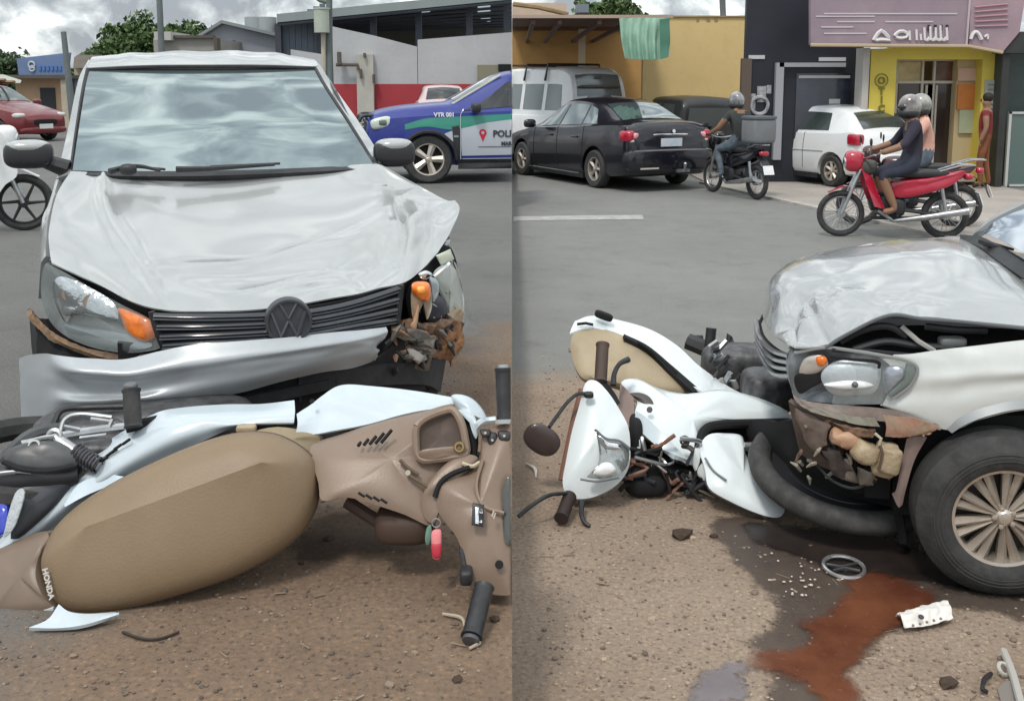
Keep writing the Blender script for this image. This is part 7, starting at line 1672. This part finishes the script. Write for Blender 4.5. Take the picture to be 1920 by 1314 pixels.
# dark off-roader between sedan and black motorcycle
SUV = [(0, .60, .45, .80, .84, .5), (.08, .76, .34, .95, 1.0, .66), (.5, .84, .30, 1.02, 1.10, .76), (1.2, .86, .30, 1.06, 1.15, .78), (1.6, .86, .30, 1.08, 1.72, .68), (2.0, .86, .30, 1.09, 1.78, .68), (3.6, .86, .30, 1.10, 1.76, .68), (3.85, .84, .34, 1.08, 1.60, .68), (3.95, .80, .40, 1.0, 1.10, .70)]
SUV = [tuple(v*.90 for v in s) for s in SUV]
fwd3 = Vector((-math.sin(R(12)), math.cos(R(12)), 0)); rr0 = P(1335, 240, 21.3); loc = Vector((rr0.x, 21.2, GR)) + fwd3*3.6
suv, Ds, wS = vehicle('parked_car', 'boxy black off-roader against the yellow wall behind the black motorcycle', 'car', (loc.x, loc.y, GR), math.atan2(-fwd3.y, -fwd3.x), SUV, M('matt_black_paint', (.018, .02, .02), .5, coat=.2), (.72, 2.8), .33,
    [[(1.62, .14), (2.25, .14), (2.25, .86), (1.66, .86)], [(2.36, .14), (3.1, .14), (3.05, .86), (2.36, .86)]], (1.12, 1.42), None, glass=M('suv_glass', (.10, .11, .11), .25, .2))
obj('rear_window', grid([[Vector((3.53, -.50, 1.38)), Vector((3.55, .50, 1.38))], [Vector((3.60, -.56, 1.0)), Vector((3.61, .56, 1.0))]], 6, 4, .02, toward=(1, 0, .2)), MT['suv_glass'], suv, local=True)
obj('spare_wheel', disc((3.66, .18, .80), (1, 0, 0), .28, .15, 30), rubber, suv, local=True)
# white hatchback
rl1 = G(1562, 350, GR+.03); hd_b = R(24); fwd = Vector((-math.sin(hd_b), math.cos(hd_b), 0)); rear = -fwd; side = Vector((math.cos(hd_b), math.sin(hd_b), 0))
loc = rl1 + fwd*3.2 + side*.72
hat, Dh, wh = vehicle('parked_car', 'white hatchback parked at the kerb in front of the black shop', 'car', (loc.x, loc.y, GR+.03), math.atan2(rear.y, rear.x), HATCH, white_paint, (.78, 3.2), .285, HW, (1.22, 1.80), (3.36, 3.70), glass=M('hatch_glass', (.06, .075, .075), .1, .2, coat=1), spokes=7)
for s in (-1, 1): obj('tail_light', sell((3.73, s*.735, .87), (.14, .095, .10), .4), red_lens, hat, local=True); mirror(hat, 1.4, 1.0, s, wh, white_paint); obj('door_handle', sell((2.0, s*.82, .80), (.08, .015, .014), .6), white_paint, hat, local=True)
obj('rear_bumper', sell((3.80, 0, .45), (.13, .76, .17), .4), white_paint, hat, local=True)
obj('boot_badge', disc((3.88, 0, .86), (1, 0, .3), .05, .02), M('badge_dark', (.08, .08, .08), .3), hat, local=True)
obj('side_moulding', tube([(1.1, -.825, .62), (3.0, -.825, .64)], .008, 6), M('line_pale', (.5, .5, .5), .5), hat, local=True)
seams(hat, Dh, (1.25, 2.45), .2, s=(-1,))

# black motorcycle and rider
f0, r0 = G(1336, 360, GR), G(1427, 376, GR); d = (r0-f0); d.z = 0; wb_ = d.length
mk = moto('moving_motorcycle', 'black motorcycle ridden away between the black sedan and the white hatchback', (f0.x, f0.y, GR), math.atan2(d.y, d.x), black_paint, cast=False, wb=min(1.3, wb_), shield=0)
r1 = rider('person', 'motorcyclist in black vest and grey jeans on the black motorcycle', (f0.x, f0.y, GR), math.atan2(d.y, d.x), [M('dark_vest', (.03, .035, .035), .8, var=.3, vs=8), denim, skin, M('shoe_grey', (.2, .2, .2))], dict(COLS, elbowl=2, elbowr=2), M('helmet_patterned', (.03, .03, .035), .25, c2=(.45, .46, .48), vs=7, coat=.6), .04)
I1 = Matrix.Translation((f0.x, f0.y, GR)) @ Matrix.Rotation(math.atan2(d.y, d.x), 4, 'Z')
dbx = empty('delivery_box', I1 @ Vector((1.30, 0, .92)), math.atan2(d.y, d.x), 'grey insulated delivery box on the rack of the black motorcycle', 'box')
obj('case', sell((.0, 0, .20), (.20, .22, .20), .25), M('box_grey', (.17, .18, .19), .6, var=.1, vs=4), dbx, local=True); obj('lid', sell((0, 0, .41), (.21, .23, .03), .3), M('box_lid', (.10, .11, .12), .6), dbx, local=True)
# red motorcycle with dark rider
f0, r0 = G(1574, 443, GR), G(1752, 447, GR); d = (r0-f0); d.z = 0; rzm = math.atan2(d.y, d.x)
red_m = M('moto_red', (.42, .012, .04), .25, coat=.8)
mr_ = moto('moving_motorcycle', 'bright red motorcycle nearest the camera on the road', (f0.x, f0.y, GR), rzm, red_m, wb=1.22, shield=1)
obj('front_basket', sell((.30, 0, .86), (.10, .14, .09), .6), M('basket_dark', (.06, .06, .05), .6, var=.4, vs=20), mr_, local=True)
r2 = rider('person', 'motorcyclist in dark navy clothes and silver helmet on the red motorcycle', (f0.x, f0.y, GR), rzm, [M('navy_shirt', (.035, .03, .045), .9, c2=(.02, .02, .04), vs=4), M('navy_trousers', (.03, .035, .055), .9, var=.3, vs=6), skin, skin], dict(COLS, anklel=2, ankler=2), M('helmet_silver', (.07, .05, .05), .25, c2=(.42, .41, .40), vs=6, coat=.8), -.03)
# dark motorcycle behind with rider in pink
f1, r1_ = G(1690, 424, GR), G(1795, 428, GR); d = (r1_-f1); d.z = 0; f1 = r1_ - d.normalized()*1.24; f1 = Vector((f1.x, f1.y+.0, GR)); rz2 = math.atan2(d.y, d.x)
mb_ = moto('moving_motorcycle', 'dark motorcycle half hidden behind the bright red one', (f1.x, f1.y, GR), rz2, M('moto_maroon', (.06, .02, .025), .3, coat=.5), wb=1.24, shield=0)
r3 = rider('person', 'motorcyclist in pale pink shirt and white helmet behind the red motorcycle', (f1.x, f1.y, GR), rz2, [pink_cloth, denim, skin, black_cloth], COLS, M('helmet_white', (.06, .06, .06), .3, c2=(.55, .55, .50), vs=5, coat=.6), 0)
# pedestrians by the shop
def walker(label, px, py, Y, shirt, trousers, rz, h=1.68):
    g0 = G(px, py, GR+.12) if Y is None else Vector((P(px, py, Y).x, Y, GR+.03)); k = h/1.72
    J = dict(pelvis=(0, 0, .92), waist=(0, 0, 1.07), chest=(.01, 0, 1.28), neck=(.0, 0, 1.45), head=(.02, 0, 1.60), shoulderl=(0, .19, 1.38), shoulderr=(0, -.19, 1.38), elbowl=(-.03, .25, 1.10), elbowr=(.02, -.25, 1.10),
             handl=(.06, .25, .86), handr=(.10, -.25, .86), hipl=(0, .09, .88), hipr=(0, -.09, .88), kneel=(.06, .10, .48), kneer=(-.02, -.10, .48), anklel=(.02, .10, .09), ankler=(-.10, -.10, .09), toel=(.16, .11, .03), toer=(.04, -.11, .03))
    J = {a: tuple(x*k for x in b) for a, b in J.items()}
    Rr = dict(pelvis=(.14, .11), waist=(.13, .10), chest=(.15, .11), neck=.05, head=(.085, .10), shoulderl=.07, shoulderr=.07, elbowl=.045, elbowr=.045, handl=.035, handr=.035, hipl=.09, hipr=.09, kneel=.06, kneer=.06, anklel=.042, ankler=.042, toel=.035, toer=.035)
    pp = person('person', label, (g0.x, g0.y, GR+.03), rz, J, Rr, dict(COLS, elbowl=2, elbowr=2), [shirt, trousers, skin, black_cloth])
    h_ = Vector(J['head']); obj('face', join(sell(h_+Vector((.085, 0, -.01)), (.018, .012, .022), .9), sell(h_+Vector((.078, .032, .015)), (.008, .012, .007), 1), sell(h_+Vector((.078, -.032, .015)), (.008, .012, .007), 1), tube([h_+Vector((.078, -.025, -.045)), h_+Vector((.082, .025, -.045))], .006, 5)), M('face_dark', (.12, .06, .04), .6), [c for c in pp.children if c.name.startswith('body')][0], local=True)
    return pp
walker('pedestrian in a dark red shirt walking past the yellow pillar', 1842, 340, 18.0, red_cloth, M('rust_trousers', (.20, .07, .03), .9, var=.3, vs=5), R(150))
# ================================================================== debris, wet patches, gravel
def fade_sheet(name, o, m, parent, cell=.022, soft=.09, **k):
    z_ = o[0].z; n = len(o); x0 = min(p.x for p in o); x1 = max(p.x for p in o); y0 = min(p.y for p in o); y1 = max(p.y for p in o)
    def sd_(x, y):
        ins = False; d = 1e9
        for i in range(n):
            a, b = o[i], o[(i+1) % n]
            if (a.y > y) != (b.y > y) and x < (b.x-a.x)*(y-a.y)/(b.y-a.y)+a.x: ins = not ins
            dx, dy = b.x-a.x, b.y-a.y; t = max(0, min(1, ((x-a.x)*dx+(y-a.y)*dy)/(dx*dx+dy*dy+1e-12)))
            d = min(d, math.hypot(x-a.x-t*dx, y-a.y-t*dy))
        return d if ins else -d
    nx = int((x1-x0)/cell)+2; ny = int((y1-y0)/cell)+2; D_ = {}; vs = []; val = []; idx = {}; fs = []
    for j in range(ny+1):
        for i in range(nx+1): D_[i, j] = sd_(x0+i*cell, y0+j*cell)
    def vid(i, j):
        if (i, j) not in idx:
            idx[i, j] = len(vs); vs.append(Vector((x0+i*cell, y0+j*cell, z_))); val.append(max(0, min(1, D_[i, j]/soft)))
        return idx[i, j]
    for j in range(ny):
        for i in range(nx):
            if max(D_[i, j], D_[i+1, j], D_[i, j+1], D_[i+1, j+1]) > 0: fs.append((vid(i, j), vid(i+1, j), vid(i+1, j+1), vid(i, j+1)))
    ob = obj(name, (vs, fs), m, parent, smooth=False, recalc=False, **k)
    at = ob.data.attributes.new('spread', 'FLOAT', 'POINT')
    for i, v in enumerate(val): at.data[i].value = v
    return ob
def blob(name, pts, zz, m, th=.0, **k):
    o = cr_closed([Vector((p.x, p.y, zz)) for p in pts], 6)
    o = [p + Vector((noise.noise(p*6)*.035, noise.noise(p*6+Vector((9, 9, 9)))*.035, 0)) for p in o]
    return fade_sheet(name, o, m, None, **k)
def liquid(name, c, c2, rough, a):
    m = bpy.data.materials.new(name); m.use_nodes = True; t = m.node_tree; p = t.nodes['Principled BSDF']
    g = t.nodes.new('ShaderNodeNewGeometry'); n = t.nodes.new('ShaderNodeTexNoise'); n.inputs['Scale'].default_value = 3.2; n.inputs['Detail'].default_value = 8; n.inputs['Roughness'].default_value = .65
    t.links.new(g.outputs['Position'], n.inputs['Vector']); r = t.nodes.new('ShaderNodeValToRGB'); e = r.color_ramp.elements
    e[0].position = .36; e[0].color = (*c, 1); e[1].position = .64; e[1].color = (*c2, 1); t.links.new(n.outputs['Fac'], r.inputs[0]); t.links.new(r.outputs[0], p.inputs['Base Color'])
    p.inputs['Roughness'].default_value = rough; p.inputs['Specular IOR Level'].default_value = .5
    n2 = t.nodes.new('ShaderNodeTexNoise'); n2.inputs['Scale'].default_value = 7; n2.inputs['Detail'].default_value = 9; n2.inputs['Roughness'].default_value = .75; t.links.new(g.outputs['Position'], n2.inputs['Vector'])
    mr = t.nodes.new('ShaderNodeMapRange'); mr.inputs['From Min'].default_value = .42; mr.inputs['From Max'].default_value = .60; mr.inputs['To Min'].default_value = 0; mr.inputs['To Max'].default_value = a
    at = t.nodes.new('ShaderNodeAttribute'); at.attribute_name = 'spread'; ad = t.nodes.new('ShaderNodeMath'); ad.operation = 'MULTIPLY_ADD'; ad.inputs[1].default_value = .42; t.links.new(at.outputs['Fac'], ad.inputs[0]); t.links.new(n2.outputs['Fac'], ad.inputs[2])
    sb = t.nodes.new('ShaderNodeMath'); sb.operation = 'SUBTRACT'; sb.inputs[1].default_value = .12; t.links.new(ad.outputs[0], sb.inputs[0]); t.links.new(sb.outputs[0], mr.inputs['Value']); t.links.new(mr.outputs[0], p.inputs['Alpha'])
    b = t.nodes.new('ShaderNodeBump'); b.inputs['Strength'].default_value = .08; b.inputs['Distance'].default_value = .004; n3 = t.nodes.new('ShaderNodeTexNoise'); n3.inputs['Scale'].default_value = 60; t.links.new(g.outputs['Position'], n3.inputs['Vector'])
    t.links.new(n3.outputs['Fac'], b.inputs['Height']); t.links.new(b.outputs[0], p.inputs['Normal'])
    return m
def Gs(l, z): return [G(x, y, z) for x, y in l]
wet = liquid('damp_ground_shade', (.06, .045, .038), (.10, .075, .06), .5, .72)
red = liquid('rusty_fluid', (.11, .032, .018), (.21, .075, .035), .16, .74)
oil = liquid('oily_damp_shade', (.012, .010, .010), (.04, .03, .026), .35, .93)
blob('damp_shade_patch', Gs([(1330,980),(1400,960),(1520,985),(1700,1000),(1960,1080),(1960,1160),(1800,1150),(1700,1180),(1620,1240),(1600,1330),(1420,1330),(1440,1250),(1400,1200),(1440,1130),(1400,1080),(1350,1030)], GR+.004), GR+.004, wet, kind='structure')  # damp ground; its dark tone also paints shade beneath the car
blob('wet_shade_patch', Gs([(1400,975),(1500,985),(1640,990),(1760,1040),(1960,1090),(1930,1125),(1790,1112),(1700,1085),(1610,1090),(1540,1062),(1470,1040),(1400,1010)], GR+.008), GR+.008, oil, label='black oily patch with painted shade under the smashed car corner', cat='oil and shade patch')  # oily damp, blackened to paint the shade under the car corner
rp_ = empty('fluid_puddle', G(1560, 1200, GR), 0, 'rust red coolant puddle spreading from the big wheel to the lower edge', 'puddle')
for l in ([(1585,1090),(1650,1075),(1730,1098),(1770,1128),(1745,1160),(1700,1190),(1650,1215),(1612,1240),(1625,1290),(1615,1335),(1540,1335),(1490,1290),(1430,1262),(1392,1245),(1440,1222),(1490,1205),(1478,1175),(1520,1150),(1570,1130)],):
    o = cr_closed([Vector((p.x, p.y, GR+.012)) for p in Gs(l, GR)], 6); o = [p + Vector((noise.noise(p*8)*.03, noise.noise(p*8+Vector((9, 9, 9)))*.03, 0)) for p in o]
    fade_sheet('pool', o, red, rp_)
blob('wet_spot', Gs([(1290,1290),(1300,1255),(1350,1240),(1400,1250),(1405,1290),(1390,1325),(1300,1330)], GR+.007), GR+.007, liquid('grey_damp', (.15, .13, .14), (.22, .19, .20), .35, .85), label='greyish damp spot at the bottom edge left of the red puddle', cat='damp spot')
blob('wet_shade_patch', Gs([(560,985),(640,950),(720,965),(800,1010),(780,1040),(700,1045),(620,1060),(540,1050)], .006), .006, liquid('faint_damp_shade', (.06, .042, .034), (.10, .07, .055), .55, .55), label='faint damp patch with painted shade under the fallen motorcycle seat', cat='damp spot')  # faint damp; the darkening paints shade below the motorcycle
# paper, ring, shards, leaves
pp_ = empty('paper_packet', G(1730, 1165, GR), 0, 'crumpled white paper packet beside the big wheel and red puddle', 'packet')
a, b, c, d = (G(x, y, GR+.02) for x, y in ((1680,1156), (1775,1136), (1787,1163), (1696,1181)))
obj('sheet', grid([[d+Vector((0, 0, .01)), d.lerp(c, .5), c+Vector((0, 0, .01))], [a.lerp(d, .5)+Vector((0, 0, .03)), (a+b+c+d)/4+Vector((0, 0, .035)), b.lerp(c, .5)+Vector((0, 0, .03))], [a, a.lerp(b, .5)+Vector((0, 0, .02)), b+Vector((0, 0, .02))]], 26, 14, .004, lambda u, v: .012*noise.noise(Vector((u*7, v*4, 1)))), M('paper_white', (.72, .70, .66), .7, var=.08, vs=30), pp_)
obj('print_spot', disc(G(1727, 1156, GR+.055), (0, -.3, 1), .010, .004, 10), M('ink_spot', (.06, .05, .07), .6), pp_)
for k in range(5): obj('print_spot', disc(G(1712+k*13, 1172-k*3.2, GR+.045), (0, -.3, 1), .005, .004, 8), M('ink_brown', (.25, .18, .14), .6), pp_)
rg_ = empty('emblem_ring', G(1582, 1062, GR), 0, 'silver ring emblem lying on the wet ground under the car', 'emblem')
obj('rim', ring(G(1582, 1062, GR+.02), (0, -.1, 1), .075, .008, 36, 8), M('ring_silver', (.55, .55, .56), .25, .8, dirt=.3), rg_)
q0 = G(1582, 1062, GR+.022)
for pts in ([(-.06, .02), (-.01, .0), (.06, .03)], [(-.05, -.03), (.0, -.01), (.05, -.035)]): obj('bar', tube([q0+Vector((x, y, 0)) for x, y in pts], .006, 6), M('ring_dark', (.2, .2, .21), .3, .8), rg_)
rnd = random.Random(5)
def rock(p, s, rd, sq=.6):
    ico = [(0, 0, 1), (.89, 0, .45), (.28, .85, .45), (-.72, .53, .45), (-.72, -.53, .45), (.28, -.85, .45), (.72, .53, -.45), (-.28, .85, -.45), (-.89, 0, -.45), (-.28, -.85, -.45), (.72, -.53, -.45), (0, 0, -1)]
    F_ = [(0,1,2),(0,2,3),(0,3,4),(0,4,5),(0,5,1),(1,6,2),(2,7,3),(3,8,4),(4,9,5),(5,10,1),(6,7,2),(7,8,3),(8,9,4),(9,10,5),(10,6,1),(11,7,6),(11,8,7),(11,9,8),(11,10,9),(11,6,10)]
    a = rd.uniform(0, 6.28); ca, sa = math.cos(a), math.sin(a); sx = rd.uniform(.6, 1.4); vs = []
    for x, y, z_ in ico:
        k = rd.uniform(.75, 1.15); x, y, z_ = x*sx*k, y*k, z_*sq*k; vs.append(p+Vector(((x*ca-y*sa)*s, (x*sa+y*ca)*s, z_*s)))
    return vs, F_
soil = M('soil_clod', (.055, .035, .024), .9, var=.4, vs=30)
for (x, y, s_, gz, lb) in ((1278, 999, .045, GR, 'black clod of soil on the dirt below the fallen headlamp'), (1776, 1279, .034, GR, 'dark round clod near the lower right corner'), (1338, 1004, .02, GR, 'small dark clod beside the larger one below the front mudguard'),
                       (616, 1008, .026, 0, 'black crumb of plastic on the ground under the seat nose'), (564, 1056, .012, 0, 'tiny black crumb just right of the seat'), (857, 1272, .014, 0, 'dark pebble near the bottom edge of the left street'), (927, 1160, .018, 0, 'small dark clod to the right of the lower handlebar grip')):
    obj('soil_clod', rock(G(x, y, gz+s_*.3), s_, rnd, .45), soil, label=lb, cat='clod', smooth=False)
st_ = M('pale_twig', (.40, .34, .26), .8)
tw = [(985, 868, 1005, 895, GR, 'pale curved strip on the dirt under the left mirror'), (830, 1150, 872, 1178, 0, 'pale dry twig left of the lower handlebar grip'), (880, 1215, 889, 1207, 0, 'short pale straw below the lower handlebar grip')]
for x0, y0, x1, y1, gz, lb in tw:
    a, b = G(x0, y0, gz+.008), G(x1, y1, gz+.008); m_ = a.lerp(b, .5)+Vector((.02, .01, .004)); obj('twig', tube([a, m_, b], [.004, .009 if gz < 0 else .005, .003], 6, smooth=10), M('shard_white', (.6, .57, .52), .5) if gz < 0 else st_, label=lb, cat='twig')
cw = [G(230+i*7, 1184+14*math.sin(math.pi*i/15), .006) for i in range(16)]
obj('wire', tube(cw, .004, 6), M('wire_dark', (.03, .022, .018), .7), label='thin dark curved wire on the dirt below the seat', cat='wire')
# grey hose and trim at the lower right corner
tr = empty('broken_trim', G(1900, 1260, GR), 0, 'broken grey trim with a hose clip at the lower right corner', 'trim')
obj('strip', tube([G(1882, 1220, GR+.03), G(1898, 1260, GR+.04), G(1915, 1320, GR+.05)], .012, 8, smooth=12), M('trim_pale2', (.42, .41, .38), .5), tr)
obj('plate', grid([[G(1870, 1290, GR+.01), G(1890, 1275, GR+.03), G(1912, 1290, GR+.04)], [G(1880, 1325, GR+.01), G(1900, 1330, GR+.02), G(1925, 1330, GR+.03)]], 10, 6, .006), M('trim_grey3', (.22, .20, .18), .6), tr)
obj('clip_ring', ring(G(1882, 1253, GR+.03), (.3, -.6, .7), .018, .006, 18, 6), M('clip_grey', (.45, .44, .4), .5), tr)
obj('hook', tube([G(1858, 1262, GR+.01), G(1846, 1272, GR+.02), G(1842, 1290, GR+.02), G(1850, 1296, GR+.01)], .007, 6, smooth=12), black_pl, tr)
# glass crumbs near the ring
gs = []
for k in range(30):
    x, y = rnd.gauss(1500, 38), rnd.gauss(1082, 22); gs.append(rock(G(x, y, GR+.012), rnd.uniform(.003, .008), rnd))
obj('glass_crumbs', join(*gs), M('crumb_glass', (.62, .48, .44), .15, coat=1), kind='stuff', label='scattered crumbs of lamp glass beside the silver ring', smooth=False)
for nm, side_, gz, cnt, col_, seed in (('gravel', -1, 0, 1900, ((.22, .17, .125), (.10, .08, .065)), 1), ('gravel', 1, GR, 3600, ((.34, .27, .20), (.16, .12, .095)), 2)):
    rd = random.Random(seed)
    for tone in (0, 1):
        vs, fs = [], []
        for k in range(cnt//2):
            y = gz*-1 + 2.1 + (4.6 if side_ > 0 else 3.4)*rd.random()**1.5; x = side_*rd.uniform(.03, .62)*y
            if side_ < 0 and .946*x-.325*y+1.98 < rd.uniform(-.5, .3): continue
            s_ = rd.uniform(.0025, .0075) if rd.random() < .975 else rd.uniform(.008, .014)
            g = rock(Vector((x, y, gz+s_*.25)), s_*(1.2 if side_ > 0 else 1), rd); b = len(vs); vs += g[0]; fs += [tuple(i+b for i in f) for f in g[1]]
        obj(nm, (vs, fs), M('gravel_%d%d' % (side_, tone), col_[tone], .85, var=.35, vs=20), kind='stuff', smooth=False, recalc=False)
# dry leaf litter and fine sticks on the dirt
for side_, gz, cnt, seed in ((-1, 0, 60, 4), (1, GR, 90, 6)):
    rd = random.Random(seed); gs = []
    for k in range(cnt):
        y = 2.2-gz + 3.4*rd.random()**1.3; x = side_*rd.uniform(.03, .55)*y
        if side_ < 0 and .946*x-.325*y+1.98 < 0: continue
        a = rd.uniform(0, 3.14); l = rd.uniform(.006, .03); d = Vector((math.cos(a), math.sin(a), .1*rd.random()))*l; p = Vector((x, y, gz+.006)); gs.append(tube([p-d, p+d], rd.uniform(.0012, .003), 4))
    obj('dry_sticks', join(*gs), M('litter_%d' % side_, (.34, .28, .20), .9, c2=(.10, .07, .05), vs=4), kind='stuff', smooth=False)
# ------------------------------------------------------------------ groups of look-alikes
for pre, grp in (('utility_pole', 'utility poles beyond the damaged car'), ('moving_motorcycle', 'motorcycles ridden along the right street'), ('soil_clod', 'dark clods lying on the dirt'), ('twig', 'pale twigs on the dirt'), ('crashed_car', 'the two crashed silver cars'), ('fallen_motorcycle', 'the two fallen motorcycles')):
    for o in bpy.data.objects:
        if o.parent is None and o.name.startswith(pre) and 'category' in o: o['group'] = grp
